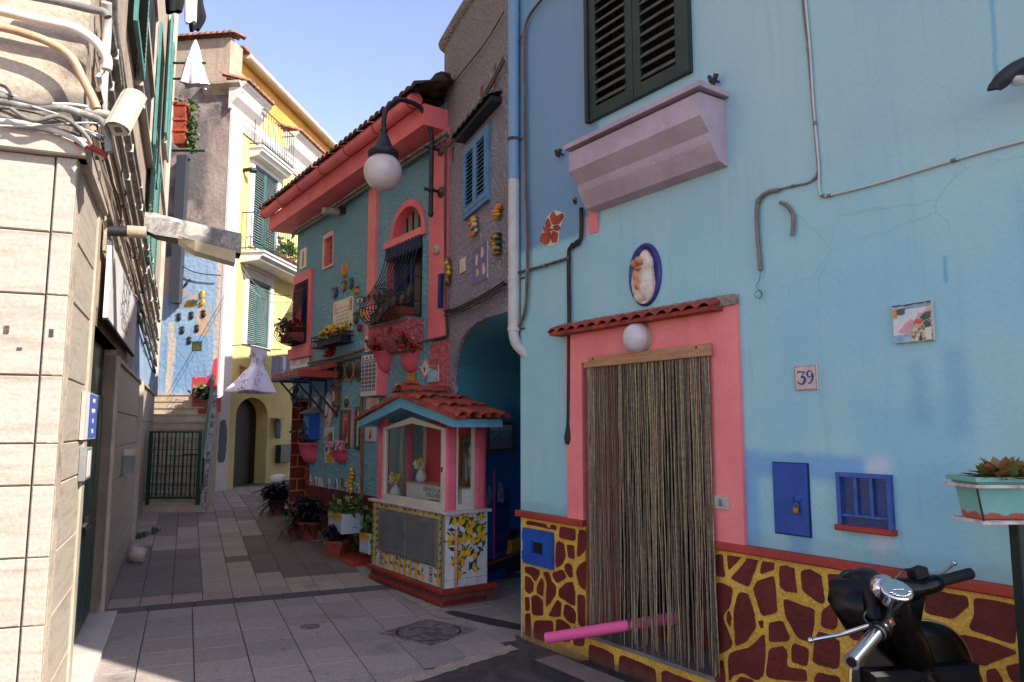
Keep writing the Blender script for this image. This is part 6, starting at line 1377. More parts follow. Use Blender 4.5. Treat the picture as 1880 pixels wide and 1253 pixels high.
# open green shutters, sills and upper trim
def openshut(x, y0, y1, w, o0=.02, nm='shutter'):
    u = LA.at(x, (y0+y1)/2, .3)[0]; z0, z1 = LA.at(x, y1, .3)[1], LA.at(x, y0, .3)[1]; mb = MB()
    mb.box(u-.02, u+.02, o0, o0+w, z0, z0+.08, C['green_teal']); mb.box(u-.02, u+.02, o0, o0+.06, z0, z1, C['green_teal']); mb.box(u-.02, u+.02, o0+w-.06, o0+w, z0, z1, C['green_teal']); mb.box(u-.02, u+.02, o0, o0+w, z1-.08, z1, C['green_teal'])
    n = int((z1-z0)/.06)
    for i in range(n): mb.xbox(Matrix.Translation((u, o0+w/2, z0+(z1-z0)*(i+.5)/n)) @ Matrix.Rotation(.6, 4, 'Y'), .012, w-.1, .05, C['green_dark'])
    mb.build(nm, ls)
def lwin(xa, ya, xb, yb, zt, sill=True):
    ua_, za_ = LA.at(xa, ya, 0); ub2, _ = LA.at(xb, yb, 0); return ua_, ub2, za_, zt
def lwindow(u0, u1, z0, z1):
    mb = MB(); mb.box(u0, u1, -.02, -.012, z0, z1, C['dark']); wall(mb, R4((u0-.12, u1+.12, z0-.02, z1+.12)), [R4((u0, u1, z0, z1))], .03, C['stone_trim'], o=.02); mb.build('window', ls)
    mb = MB(); mb.bev(u0-.08, u1+.08, -.02, .06, z0-.07, z0-.02, C['stone_trim'], .01); mb.build('window_sill', ls)
    for u in (u0, u1):
        for s_ in (0,):
            w = (u1-u0)/2; mb = MB(); a, b = (u-w-.02, u-.02) if u == u0 else (u+.02, u+w+.02); o_, p_ = .035, .07
            mb.box(a, b, o_, p_, z0, z0+.07, C['green_teal']); mb.box(a, b, o_, p_, z1-.07, z1, C['green_teal']); mb.box(a, a+.06, o_, p_, z0+.07, z1-.07, C['green_teal']); mb.box(b-.06, b, o_, p_, z0+.07, z1-.07, C['green_teal'])
            n = int((z1-z0)/.055)
            for i in range(n): mb.xbox(Matrix.Translation(((a+b)/2, .05, z0+(z1-z0)*(i+.5)/n)) @ Matrix.Rotation(.6, 4, 'X'), w-.1, .008, .045, C['green_dark'])
            mb.build('shutter', ls)
ws = LA.at(262, 150, .05); wq = ws[0]-LA.at(244, 100, .05)[0]; lwindow(ws[0]+.02, ws[0]+.02+2*wq, ws[1], ws[1]+2.0)
w2u = LA.at(317, 300, .2)[0]; w2z = LA.at(317, 560, .2)[1]
lwindow(6.6, 7.6, 4.0, 5.8); lwindow(9.6, 10.4, 6.9, 9.2)
mb = MB(); mb.box(0, LEND, -.02, .03, 6.2, 6.3, C['stone_trim']); mb.box(LEND-.3, LEND, -.02, .05, zp3, HL, C['stone_trim']); mb.build('string_course', ls)
# dirt pier at the corner between the ledge and upper wall, vertical drain
run_ = []
def lrun(label, name, z, r, mt, u0=.05, u1=11.5, o=.06, sag=.0, dz=0, group='cables and pipes along the alley wall', clips=True, jig=.0, q=random.Random(9)):
    t = thing(name, label, 'pipe' if name != 'wall_cable' else 'cable', LA.sub(u0, o, z), group); mb = MB(); n = 26
    pts = [((u1-u0)*i/n, jig*q.uniform(-1, 1), dz*i/n-sag*abs(sin(pi*i/n*3))+jig*q.uniform(-1, 1)) for i in range(n+1)]
    r *= .62; mb.tube(smoothpts(pts, 2), r, mt, 8); mb.build('run', t)
    if clips:
        for i in range(1, n, 4):
            mb = MB(); p = pts[i]; mb.box(p[0]-.01, p[0]+.01, -.05, r+.004, p[2]-r-.006, p[2]+r+.006, C['pipe_white'] if r > .02 else C['rust']); mb.build('clip', t)
zb = zlc+.12
specs = [('grey conduit, lowest over the door sign', 'wall_pipe', zb-.02, .03, C['pipe_grey'], .0, -.55), ('tan conduit just above the lowest grey one', 'wall_pipe', zb+.12, .028, C['plaster'], .0, -.55), ('black twisted cable of the alley wall', 'wall_cable', zb+.24, .028, C['rust'], .02, -.6),
         ('brown conduit in the middle of the pipes', 'wall_pipe', zb+.40, .024, C['pipe_brown'], .0, -.6), ('pale conduit above the brown one', 'wall_pipe', zb+.52, .028, C['pipe_white'], .0, -.6), ('wide grey-beige duct with white clips', 'wall_pipe', zb+.68, .042, C['pipe_grey'], .0, -.6),
         ('thin black cable between the ducts', 'wall_cable', zb+.8, .012, C['black_iron'], .03, -.6), ('wide beige duct, second from the top', 'wall_pipe', zb+.95, .05, C['corrug'], .0, -.5), ('grey duct, highest of the run', 'wall_pipe', zb+1.2, .034, C['pipe_grey'], .0, -.5)]
for i, (lb, nm, z, r_, mt_, sg, dz) in enumerate(specs): lrun(lb+' on the sunlit alley wall', nm, z, r_, mt_, u0=.1+.05*i, o=.035+.01*(i % 2), sag=sg, dz=dz, jig=.012 if nm == 'wall_cable' else .003, u1=11.2)
for k in range(3):
    r_ = (.012, .008, .01)[k]; lrun(('loose dark cable draped over the ducts', 'thin twisted wire draped over the ducts', 'sagging pale cord draped over the ducts')[k]+' of the alley wall', 'wall_cable', zb+(.3, .6, .15)[k], r_, C[('black_iron', 'rust', 'pipe_white')[k]], u0=.2, o=.06, sag=(.12, .08, .1)[k], dz=-.7+.1*k, jig=.02, clips=False, u1=(8.5, 10, 7)[k])
# vertical drain pipes of the corner
run('corner_downpipe', 'pale vertical downpipe at the corner of the stone house', 'downpipe', LA, [(196, 5), (196, 60), (190, 140), (188, 210), (192, 262)], .028, C['pipe_white'], .05, k=3, n=12)
run('beige_downpipe', 'wide beige downpipe further along the alley wall', 'downpipe', LA, [(205, -20), (212, 90), (224, 190)], .035, C['corrug'], .05, k=2, n=12)
# conduits sweeping over the end wall
def lfrun(name, lb, pts, r, mt, o=.08, n=12, k=5, extra=None): return run(name, lb, 'pipe' if r > .012 else 'cable', LF, pts, r, mt, o, n=n, k=k, extra=extra)
lfrun('sweeping_conduit', 'thick cream conduit sweeping down over the corner of the end wall', [(-60, 8), (0, 20), (75, 38), (130, 50), (170, 72), (195, 105), (196, 128)], .027, mat('cream_conduit', (206, 190, 168), (222, 214, 204), 3, rough=.5, fine=.04))
lfrun('corrugated_conduit', 'tan corrugated conduit curving down beside the camera arm', [(-60, 42), (0, 50), (40, 60), (90, 78), (130, 105), (152, 145), (170, 180), (178, 200)], .023, mat('corrugated_tan', (196, 160, 126), (176, 140, 108), 6, rough=.5, bump=1, bs=3), .09)
lfrun('top_conduit', 'grey conduit at the very top of the end wall', [(50, -8), (110, 4), (160, 16), (190, 22), (198, 32)], .022, C['pipe_grey'])
lfrun('white_cable', 'thick white cable lying on the dark ledge', [(-60, 216), (0, 222), (50, 228), (100, 240), (140, 256), (158, 270)], .015, C['pipe_white'])
lfrun('brown_cable', 'brown cable above the ledge bending around the corner', [(-60, 178), (0, 186), (60, 196), (120, 200), (160, 212), (185, 222), (196, 245), (200, 280)], .02, C['corrug'], .1)
for i, (pts, r_, m_) in enumerate((([(-40, 150), (40, 182), (110, 215), (170, 246), (190, 262)], .006, 'pipe_white'), ([(-40, 170), (60, 190), (130, 192), (180, 200)], .009, 'pipe_white'), ([(-40, 196), (50, 205), (120, 226), (185, 258)], .005, 'rust'), ([(-40, 230), (60, 232), (150, 226), (190, 228)], .006, 'pipe_white'),
        ([(-40, 172), (20, 180), (70, 192), (95, 188)], .016, 'pipe_grey'), ([(60, 196), (110, 212), (140, 232), (190, 250)], .005, 'pipe_white'), ([(-20, 150), (10, 160), (22, 178)], .009, 'rust'), ([(20, 200), (60, 222), (110, 214), (150, 240), (170, 268)], .012, 'pipe_grey'))):
    lfrun('tangled_wire', ('thin pale wire slanting steeply down', 'pale wire running nearly level', 'thin rusty wire', 'pale wire lying level on the ledge', 'thick grey wire at the left', 'short thin pale wire', 'short dark wire at the left edge', 'wavy grey wire')[i]+' in the tangle over the cornice', pts, r_, C[m_], .07+.01*i, n=6)
M, u0, z0 = sub(LF, 171, 273, .06); mb = MB(); mb.tube([(-.09, 0, .03), (-.02, 0, .01), (.07, .0, -.03)], [.014, .02, .016], C['trim_red'], 12); tag(mb.build('red_cable_sleeve', None, M), 'reddish sleeve on the cables at the end of the ledge', 'cable sleeve')
# surveillance camera
cu, cz2 = LF.at(205, 215, .25); M = LF.sub(LF.at(160, 205, .06)[0], .06, LF.at(160, 205, .06)[1])
t = thing('security_camera', 'cream security camera on a stubby arm at the corner, pointing down the alley', 'camera', M)
M2 = M.inverted()
def L_(px, py, o): u, z = LF.at(px, py, o); return (u-LF.at(160, 205, .06)[0], o-.06, z-LF.at(160, 205, .06)[1])
mb = MB(); mb.tube([L_(160, 204, .06), L_(200, 212, .1), L_(240, 220, .12)], .024, C['white_pvc'], 12); mb.tube([L_(240, 222, .12), L_(240, 196, .1)], .026, C['white_pvc'], 12); mb.build('arm', t)
ca_ = Vector(L_(244, 186, .1)); cb_ = Vector(L_(216, 240, .22)); ax = (cb_-ca_).normalized(); up = Vector((0, 0, 1)); sd_ = ax.cross(up).normalized(); up = sd_.cross(ax)
Mc = Matrix((( ax.x, sd_.x, up.x, (ca_.x+cb_.x)/2), (ax.y, sd_.y, up.y, (ca_.y+cb_.y)/2), (ax.z, sd_.z, up.z, (ca_.z+cb_.z)/2), (0, 0, 0, 1)))
mb = MB(); mb.xbox(Mc, .25, .085, .08, C['white_pvc']); mb.xbox(Mc @ Matrix.Translation((-.13, 0, 0)), .02, .1, .09, C['white_paint']); mb.build('housing', t)
mb = MB(); 
for k in range(-4, 5): a = k*.36; mb.xbox(Mc @ Matrix.Translation((-.01, .068*sin(a), .0+.062*cos(a))) @ Matrix.Rotation(-a, 4, 'X'), .3, .026, .005, C['white_pvc'])
mb.build('sunshade', t)
mb = MB(); mb.xbox(Mc @ Matrix.Translation((.127, 0, 0)), .004, .035, .03, C['glass_dark']); mb.build('lens', t)
# weathered street lantern
lu, lz = LA.at(192, 424, .0); M = LA.sub(lu, 0, lz); t = thing('alley_street_lamp', 'weathered grey box street lamp on a dark arm over the green door', 'street lamp', M)
YB = LA.W(lu, 0, 0).y
def LL(px, py, o): q = atY(px, py, YB+.403*o, LA); return Vector((q[0]-lu, q[1], q[2]-lz))
mb = MB(); mb.tube([(0, 0, 0), (0, .16, .01)], .04, C['black_iron'], 12); mb.tube([(0, .15, .01), (0, .28, .015)], .048, C['plaster'], 12); mb.box(-.05, .05, 0, .02, -.16, .1, C['plaster']); mb.build('arm', t)
mb = MB(); cg = C['corrug']
sec = []
for px, yt, yb, o, w in ((248, 394, 430, .26, .05), (258, 396, 440, .34, .08), (295, 408, 448, .52, .11), (338, 420, 462, .74, .12), (378, 430, 472, .96, .11)):
    a, b = LL(px, yt, o), LL(px, yb, o); c_ = 0
    sec += [(a.x-w, o, a.z-.02), (a.x-w*.5, o, a.z+.02), (a.x+w*.5, o, a.z+.02), (a.x+w, o, a.z-.02), (a.x+w, o, b.z+.03), (a.x-w, o, b.z+.03)]
mb.add(sec, [(6*i+k, 6*i+(k+1) % 6, 6*i+6+(k+1) % 6, 6*i+6+k) for i in range(4) for k in range(6) if k != 4]+[tuple(range(6)), tuple(range(24, 30))], cg); mb.build('housing', t)
mb = MB(); sec = []
for px, yt, yb, o, w in ((290, 436, 442, .5, .11), (320, 446, 462, .62, .13), (375, 462, 482, .92, .12)):
    a, b = LL(px, yt, o), LL(px, yb, o); sec += [(a.x-w, o, a.z), (a.x+w, o, a.z), (a.x+w*.7, o, b.z), (a.x-w*.7, o, b.z)]
mb.add(sec, [(4*i+k, 4*i+(k+1) % 4, 4*i+4+(k+1) % 4, 4*i+4+k) for i in range(2) for k in range(4)]+[(0, 1, 2, 3), (8, 9, 10, 11)], mat('aged_diffuser', (196, 182, 148), rough=.4)); mb.build('diffuser', t)
# shop sign above the green door
su0, su1 = LA.at(201, 520, .05)[0], LA.at(250, 600, .05)[0]; sz1 = LA.at(207, 446, .05)[1]; sz0_ = LA.at(198, 585, .05)[1]
t = thing('shop_sign', 'big white sign board with grey lettering above the green door', 'sign', LA.sub((su0+su1)/2, .02, (sz0_+sz1)/2)); hw_, hh_ = (su1-su0)/2, (sz1-sz0_)/2
mb = MB(); mb.bev(-hw_, hw_, 0, .03, -hh_, hh_, C['white_paint'], .005); mb.build('board', t); mb = MB(); mb.box(-hw_, hw_, .0, .03, -hh_-.015, -hh_-.001, C['dark']); mb.build('bottom_edge', t)
tx_ = mat('sign_grey', (112, 110, 116), rough=.5)
for s_, sz, u, z in (('BAR', .34, -.0, .18), ('TABACCHI', .15, .0, -.12), ('PIZZERIA', .13, 0, -.3), ('VALORI BOLLATI', .09, 0, .42)): textpart(s_, sz, tx_, t, u, .0312, z*hh_/.5, 'lettering', sx=1.5)
# opening hours panel and small box on the near cladding
a0, a1 = LA.at(156, 760, .02)[0], LA.at(178, 760, .02)[0]; b0, b1 = LA.at(167, 806, .02)[1], LA.at(167, 722, .02)[1]
t = thing('notice_board', 'small blue and white notice panel with a pink edge on the cladding', 'notice', LA.sub((a0+a1)/2, .0, (b0+b1)/2)); hw_, hh_ = (a1-a0)/2, (b1-b0)/2
mb = MB(); mb.box(-hw_-.03, -hw_, .0, .025, -hh_, hh_, C['tile_pink']); mb.box(-hw_, hw_, 0, .02, -hh_, hh_, C['white_paint']); mb.box(-hw_*.4, hw_, .02, .0212, -hh_*.97, hh_*.97, mat('notice_blue', (72, 98, 176), rough=.4)); mb.build('panel', t)
for k in range(4): textpart(('ORARI', 'LUN-VEN', '9-13', '17-20')[k], .045, C['white_paint'], t, hw_*.3, .0215, hh_*(.68-.45*k), 'lettering', sx=1.0)
a0, a1 = LA.at(152, 845, .02)[0], LA.at(162, 845, .02)[0]; b0, b1 = LA.at(157, 880, .02)[1], LA.at(157, 822, .02)[1]
mb = MB(); mb.bev(-(a1-a0)/2, (a1-a0)/2, 0, .04, -(b1-b0)/2, (b1-b0)/2, C['metal_grey'], .006); mb.box(-(a1-a0)*.3, (a1-a0)*.3, .04, .042, -(b1-b0)*.4, (b1-b0)*.4, C['white_paint'])
tag(mb.build('intercom', None, LA.sub((a0+a1)/2, .0, (b0+b1)/2)), 'slim grey and white intercom below the blue notice', 'intercom')
M, u0, z0 = sub(LA, 228, 833, .0); mb = MB(); mb.bev(-.14, .14, 0, .12, -.02, .05, C['white_pvc'], .01); mb.bev(-.12, .12, 0, .1, -.22, -.02, C['metal_grey'], .01); tag(mb.build('mailbox', None, M), 'small pale mailbox on the shaded alley wall beyond the green door', 'mailbox')
M, u0, z0 = sub(LA, 304, 598, .05); mb = MB(); mb.bev(-.12, .12, 0, .08, -.12, .12, C['white_pvc'], .01); mb.tube([(0, .03, -.1), (.02, .03, -.5)], .03, C['pipe_grey'], 8); tag(mb.build('junction_box', None, M), 'white junction box at the far end of the wall cables', 'junction box')
# plastic bag and weeds at the wall foot
p = gp(242, 1035); mb = MB(); mb.ell((0, 0, .12), .12, .08, .10, mat('plastic_bag', (176, 160, 148), (196, 180, 168), 8, rough=.4, bump=1, bs=12), 12, 9, .28); tag(mb.build('plastic_bag', None, Matrix.Translation(p+Vector((.06, -.02, 0)))), 'crumpled pale plastic bag at the foot of the alley wall', 'bag')
mb = MB()
for k in range(60): mb.blade((rr.uniform(-.04, .06), rr.uniform(-.3, .3), 0), rr.uniform(0, 6.3), rr.uniform(.06, .2), .02, rr.uniform(.9, 1.5), .3, C['leaf_light' if k % 2 else 'leaf'])
tag(mb.build('weeds', None, Matrix.Translation(gp(262, 985)+Vector((.05, 0, 0))), fix=False), 'thin green weeds growing between paving and wall near the steps', 'weeds')
# ================================================================== STEPS, GATE, YELLOW HOUSE
g0, g1 = gp(269, 941), gp(367, 941); gdir = (g1-g0); S = Fr(g0.x, g0.y, gdir.x, gdir.y); GW = gdir.length; zgr = .3
t = thing('stone_stairs', 'flight of worn stone steps climbing behind the green gate', 'stairs', S.M.copy()); mb = MB(); ns = 14; zst = 2.52
stn = mat('step_stone', (190, 172, 150), (168, 150, 130), 3, rough=.8, bump=.4, bs=30, fine=.1); 
w_top = gp(300, 940); run_len = 4.3; rise = (zst-zgr)/ns
ldx = LA.dx*S.dx+LA.dy*S.dy; ldo = (LA.dx*S.out.x+LA.dy*S.out.y)
sR = Vector((-.35, .937, 0)); rdx = sR.x*S.dx+sR.y*S.dy; rdo = sR.dot(S.out)
for i in range(ns):
    d = run_len*i/ns; z = zgr+rise*(i+1); b0 = run_len/ns*(ns-i)+.9
    ul = -.1+ldx/abs(ldo)*d; ur_ = GW+rdx/abs(rdo)*d+.0
    mb.box(ul-.3, ur_, -d-run_len/ns-.05 if i < ns-1 else -d-1.6, -d, z-rise-.0, z-.03, stn); mb.box(ul-.3, ur_, -d-run_len/ns-.05 if i < ns-1 else -d-1.6, -d+.02, z-.03, z, C['marble_edge'])
    if i: mb.box(ul-.3, ur_, -d-1.2 if i == ns-1 else -d-run_len/ns-.05, -d-.01, zgr-.3, z-rise-.001, stn)
mb.build('steps', t)
mb = MB(); wr_ = C['plaster_dirty']; cw = mat('flaking_wall', (196, 190, 188), (120, 108, 100), 4, .45, .6, rough=.9, bump=.6, bs=14)
A = Vector((GW, 0)); d_ = Vector((rdx, rdo)).normalized(); L = 4.35; nrm = Vector((-d_.y, d_.x))
pts = [A, A+d_*L]
def zst_(s): return zgr+.35+(zst-zgr)*s/run_len
vs = []
for s_ in (0, L):
    q_ = A+d_*s_
    for w_ in (0, .12):
        for z in (zgr-.3, zst_(s_)): vs.append((q_.x+w_*.94, q_.y+w_*.3, z))
mb.add(vs, [(0, 1, 5, 4), (2, 3, 7, 6), (1, 3, 7, 5), (0, 2, 3, 1), (4, 6, 7, 5)], cw); mb.build('side_wall', t)
mb = MB(); a_, b_ = A+d_*.1, A+d_*(L-.1)
mb.tube([(a_.x, a_.y, zst_(0)+.55), (b_.x, b_.y, zst_(L)+.2)], .035, C['green_gate'], 8)
mb.add([(a_.x, a_.y, zst_(0)), (b_.x, b_.y, zst_(L)), (b_.x, b_.y, zst_(L)+.2), (a_.x, a_.y, zst_(0)+.5), (a_.x+.03, a_.y, zst_(0)), (b_.x+.03, b_.y, zst_(L)), (b_.x+.03, b_.y, zst_(L)+.2), (a_.x+.03, a_.y, zst_(0)+.5)], [(0, 1, 2, 3), (4, 5, 6, 7), (0, 4, 5, 1), (3, 2, 6, 7)], C['green_gate']); mb.build('handrail', t)
gz0, gz1 = S.at(318, 916)[1], S.at(318, 792)[1]
t = thing('green_gate', 'low dark green barred metal gate at the foot of the steps', 'gate', S.sub(0, .02, gz0)); hg = gz1-gz0; mb = MB(); gp_ = C['green_gate']
mb.box(.0, .05, 0, .05, -.1, hg, gp_); mb.box(GW-.06, GW, 0, .05, -.1, hg, gp_); mb.box(.05, GW-.06, .005, .04, hg-.03, hg, gp_); mb.box(.05, GW-.06, .005, .04, 0, .04, gp_)
for k in (.2, .47, .72): mb.box(.05, GW-.06, .012, .026, hg*k, hg*k+.012, gp_)
mb.build('gate_frame', t)
for k in range(11):
    mb = MB(); u = .05+(GW-.11)*(k+.6)/11.2; w_ = .012 if k % 2 else .005; mb.box(u-w_, u+w_, .01, .034, .04, hg-.03, gp_); mb.build('gate_bar', t)
mb = MB(); mb.box(GW-.32, GW-.06, .03, .05, hg*.64, hg*.665, C['black_iron']); mb.build('latch', t)
# ---- yellow house
yh = house('yellow_house', 'tall yellow house with white pilaster, green shutters and balconies at the end of the alley', YF)
zr1 = YF.at(436, 105)[1]
Yt = (YF.at(455, 156, .47)[1]+YF.at(565, 245, .47)[1])/2-.06
ad0, ad1 = YF.at(429, 860)[0], YF.at(488, 860)[0]; adz = YF.at(462, 730)[1]; dspring = YF.at(445, 800)[1]; zsp = (dspring+adz)/2
arc = [(ad0, -.2), (ad1, -.2)]+[((ad0+ad1)/2+(ad1-ad0)/2*cos(pi*k/12), zsp+(adz-zsp)*sin(pi*k/12)) for k in range(13)]
yw = C['yellow_wall']; LY = 12.
w1 = (YF.at(452, 580)[0], YF.at(493, 580)[0], YF.at(474, 637)[1], YF.at(474, 517)[1])
bw = (YF.at(462, 400)[0], YF.at(506, 400)[0], YF.at(480, 462)[1], YF.at(480, 312)[1])
mb = MB(); wall(mb, [(.0, -.2), (LY, -.2), (LY, Yt), (0, Yt)], [arc, R4(w1), R4(bw)], .32, yw); mb.box(LY-.4, LY, -6, -.32, -.2, Yt, yw); mb.build('facade', yh)
mb = MB(); mb.box(ad0-.1, ad1+.1, -.4, -.32, -.2, adz, mat('dark_door_wood', (34, 28, 24), (24, 20, 18), 5, rough=.6, stretch=(6, 6, 1))); mb.build('arched_door', yh)
wp = C['white_paint']
mb = MB(); mb.box(-.02, .5, 0, .06, .1, Yt, wp); mb.box(-.02, .5, .0, .075, -.2, .1, C['stone_trim']); mb.build('corner_pilaster', yh)
mb = MB(); mb.poly(rough_poly([(.02, .95), (.38, .98), (.4, 1.6), (.3, 1.95), (.05, 1.9)], 3, .02), .06, .066, mat('grey_patch', (96, 100, 106), rough=.9, bump=.4)); mb.build('mortar_patch', yh)
for w_ in (w1, bw):
    mb = MB(); fw = .17; wall(mb, R4((w_[0]-fw, w_[1]+fw, w_[2]-.02, w_[3]+.22)), [R4(w_)], .05, wp, o=.05); mb.box(w_[0]-fw-.06, w_[1]+fw+.06, 0, .1, w_[3]+.22, w_[3]+.28, wp); mb.build('window_surround', yh)
    shutters(yh, YF, w_[0], w_[1], w_[2], w_[3], -.03, mat('dusty_green_paint', (58, 92, 90), (48, 82, 80), 5, rough=.5), 30, .07, tilt=.7, slm=mat('dusty_slat', (120, 140, 136), (96, 118, 114), 6, rough=.6)); mb = MB(); mb.box(w_[0], w_[1], -.3, -.28, w_[2], w_[3], C['dark']); mb.build('window_reveal', yh)
def balcony(u0, u1, z, d, hh, label=''):
    mb = MB(); mb.prof([(0, z-.02), (d, z-.02), (d, z-.10), (d-.05, z-.12), (d-.1, z-.2), (.0, z-.26)], u0, u1, wp); mb.box(u0-.03, u1+.03, 0, d+.03, z-.02, z+.03, wp); mb.build('balcony_slab', yh)
    mb = MB()
    for zq in (z+.1, z+hh): mb.tube([(u0, 0, zq), (u0, d, zq), (u1, d, zq), (u1, 0, zq)], .015, C['green_dark'], 6)
    mb.build('railing', yh); n = int((u1-u0)/.13)
    mb = MB()
    for i in range(n+1): u = u0+(u1-u0)*i/n; mb.tube([(u, d, z+.03), (u, d, z+hh)], .009, C['green_dark'], 4)
    for i in range(int(d/.13)): mb.tube([(u0, .13*i, z+.03), (u0, .13*i, z+hh)], .009, C['green_dark'], 4)
    mb.build('railing_bars', yh)
bz = YF.at(441, 463)[1]; bu0 = YF.at(441, 465)[0]; balcony(bu0, bu0+4.6, bz, .6, 1.0)
b2 = YF.at(478, 285, .3); balcony(b2[0], YF.at(528, 330, .3)[0]+.2, YF.at(480, 268, .35)[1], .35, 1.0)
# cornices with tile edges, in two lengths, and a stepped back top storey
c0z = Yt-.0
def ycorn(u0, u1, z):
    mb = MB(); mb.prof([(0, z-.62), (.05, z-.6), (.08, z-.5), (.22, z-.34), (.32, z-.12), (.42, z-.02), (.42, z+.04), (0, z+.04)], u0, u1, wp); mb.build('cornice', yh)
    mb = MB(); n = int((u1-u0)/.19)
    for i in range(n):
        u = u0+(u1-u0)*(i+.5)/n; vs = []
        for oo, zq in ((.5, z+.05), (-.3, z+.3)):
            for k in range(6): a = pi*k/5; vs.append((u+.09*cos(a), oo, zq+.08*sin(a)))
        mb.add(vs, [(k, k+1, 7+k, 6+k) for k in range(5)]+[(0, 1, 2, 3, 4, 5)], C['terra_old'], True)
    mb.box(u0, u1, -.3, .47, z+.04, z+.06, C['terra_old']); mb.build('roof_tiles', yh)
bx0, bx1 = b2[0], YF.at(530, 300, .3)[0]+.3
ycorn(-.12, bx0+.3, Yt); ycorn(bx1, LY, Yt)
mb = MB(); mb.box(0, bx0+.3, -.45, -.0, Yt-.01, Yt+.0, wp)
for zq in (Yt-1.3, YF.at(445, 400)[1]+.9): mb.box(.5, LY, 0, .03, Yt-.95, Yt-.62, wp)
mb.box(.5, LY, 0, .035, (bw[3]+.28+Yt)/2-.1, (bw[3]+.28+Yt)/2+.15, wp); mb.build('white_bands', yh)
mb = MB(); ztw = YF.at(470, 112, -.9)[1]; ztw = (YF.at(470, 115, -.62)[1]+YF.at(600, 250, -.62)[1])/2; ut = YF.at(424, 120, -.9)[0]; mb.box(ut, LY, -4, -.9, Yt-.5, ztw, C['ochre_wall']); mb.build('top_storey', yh)
mb = MB(); mb.tube([(ut+.35, -.62, ztw-.02), (LY, -.62, ztw-.02)], .09, wp, 10); mb.box(ut+.35, LY, -.9, -.6, ztw-.02, ztw+.015, wp); mb.build('top_gutter', yh)
mb = MB(); mb.add([(ut, -.55, ztw+.02), (LY, -.55, ztw+.02), (LY, -4, ztw+.1), (ut, -4, ztw+.1), (ut, -.55, ztw+.07), (LY, -.55, ztw+.07), (LY, -4, ztw+.16), (ut, -4, ztw+.16)], [(0, 1, 2, 3), (4, 5, 6, 7), (0, 1, 5, 4), (0, 4, 7, 3)], C['terra_old']); mb.build('top_roof', yh)
# weathered end wall with flaking blue paint
bq = YQ.at(370, 466)[1]
qm = mat('flaking_end_wall', (164, 148, 138), (98, 90, 88), 1.6, .38, .62, rough=.9, bump=.6, bs=10, bd=.03, streak=((104, 98, 98), .5), fine=.12,
    patches=[((150, 176, 200), -1.62, -.08, -1, bq-.05, .05, 1.3, .22), ((172, 150, 138), -.55, .2, bq, 9, .1, 2, .2, .6), ((120, 156, 192), -1.4, -.2, 2.4, 3.9, .3, 2.2, .4, .8),
             ((196, 168, 142), -.6, -.28, bq-1.95, bq-1.3, .02, 2, .12), ((200, 172, 148), -1.75, -1.1, bq-.9, bq-.1, .05, 2.5, .3), ((204, 190, 170), -1.28, -1.12, 2.2, 4.2, .03, 1.5, .18), ((206, 190, 176), -.14, .2, -1, bq, .03, 2, .06, .9),
             ((84, 88, 98), -9, -1.66, 3.6, 9, .03, 2, .03), ((136, 48, 40), -9, -1.66, 3.6, bq-1.3, .05, 2, .05), ((110, 104, 102), -1.3, -.5, 7.2, 9, .2, 2, .4, .8)])  # slate and red patches carry the dark band at the left end
Qt = (YQ.at(400, 130)[1]+YQ.at(420, 150)[1])/2; Q2 = YQ.at(380, 56)[1]
mb = MB(); wall(mb, [(-4, -.2), (0, -.2), (0, Yt-.05), (-.9, Yt+.25), (-4, Yt+.25)], [], .3, qm, o=.012); mb.box(-4, -.26, -.89, -.3, 8.6, Q2-.1, C['plaster']); mb.build('end_wall', yh, YQ.M)
mb = MB(); mb.prof([(0.01, Yt-.22), (.1, Yt-.12), (.2, Yt-.02), (.2, Yt+.04), (-.1, Yt+.1)], -.7, .3, C['plaster_dirty']); mb.build('end_cornice', yh, YQ.M)
mb = MB(); mb.box(-3.6, -.25, -.9, -.301, 8.5, Q2-.05, C['plaster'])
for i in range(22):
    u = -3.6+3.5*(i+.5)/22; vs = []
    for oo, zq in ((-.15, Q2), (-1.0, Q2+.25)):
        for k in range(6): a = pi*k/5; vs.append((u+.09*cos(a), oo, zq+.07*sin(a)))
    mb.add(vs, [(k, k+1, 7+k, 6+k) for k in range(5)]+[(0, 1, 2, 3, 4, 5)], C['terra_old'], True)
mb.build('attic', yh, YQ.M)
# upright slate strip filling the dark gap between the houses
mb = MB(); a, b = YQ.at(307, 450, .3), YQ.at(330, 450, .3); mb.box(a[0]+.05, b[0]-.02, .05, .2, bq-1.2, YQ.at(320, 285, .2)[1], mat('slate_strip', (58, 60, 68), rough=.6)); tag(mb.build('slate_strip', None, YQ.M), 'tall slate grey strip in the gap left of the weathered end wall', 'duct')
# tiles and ceramics on the end wall
scn = [([(-1, -1), (1, -1), (1, 1), (-1, 1)], sea_), (ragged([(-1, 1), (-.2, .9), (-.4, .3), (-1, .2)], 3, .07), C['lemon']), (ragged([(.0, -.2), (.3, .5), (.8, .4), (.9, -.1)], 2, .06), C['ledge']), (ragged([(-.3, -.9), (.0, -.2), (.9, -.1), (.95, -.7), (.2, -.95)], 3, .07), C['gold']), (ragged([(.3, -.7), (.5, .0), (.9, -.4)], 2, .06), C['leaf_glaze'])]
flat_tile('bay_picture_tiles', 'large tile picture of a blue bay with lemons on the flaking blue end wall', 'tile picture', YQ, 322, 532, 366, 566, scn)
flat_tile('castle_tile', 'small framed tile picture below the ceramic grapes on the end wall', 'tile picture', YQ, 353, 627, 371, 645, [([(-1, -1), (1, -1), (1, 1), (-1, 1)], C['leaf_glaze']), (ragged([(-.7, -.7), (-.5, .4), (.0, .1), (.3, .6), (.7, -.7)], 2, .06), C['gold'])], 'metal_grey')
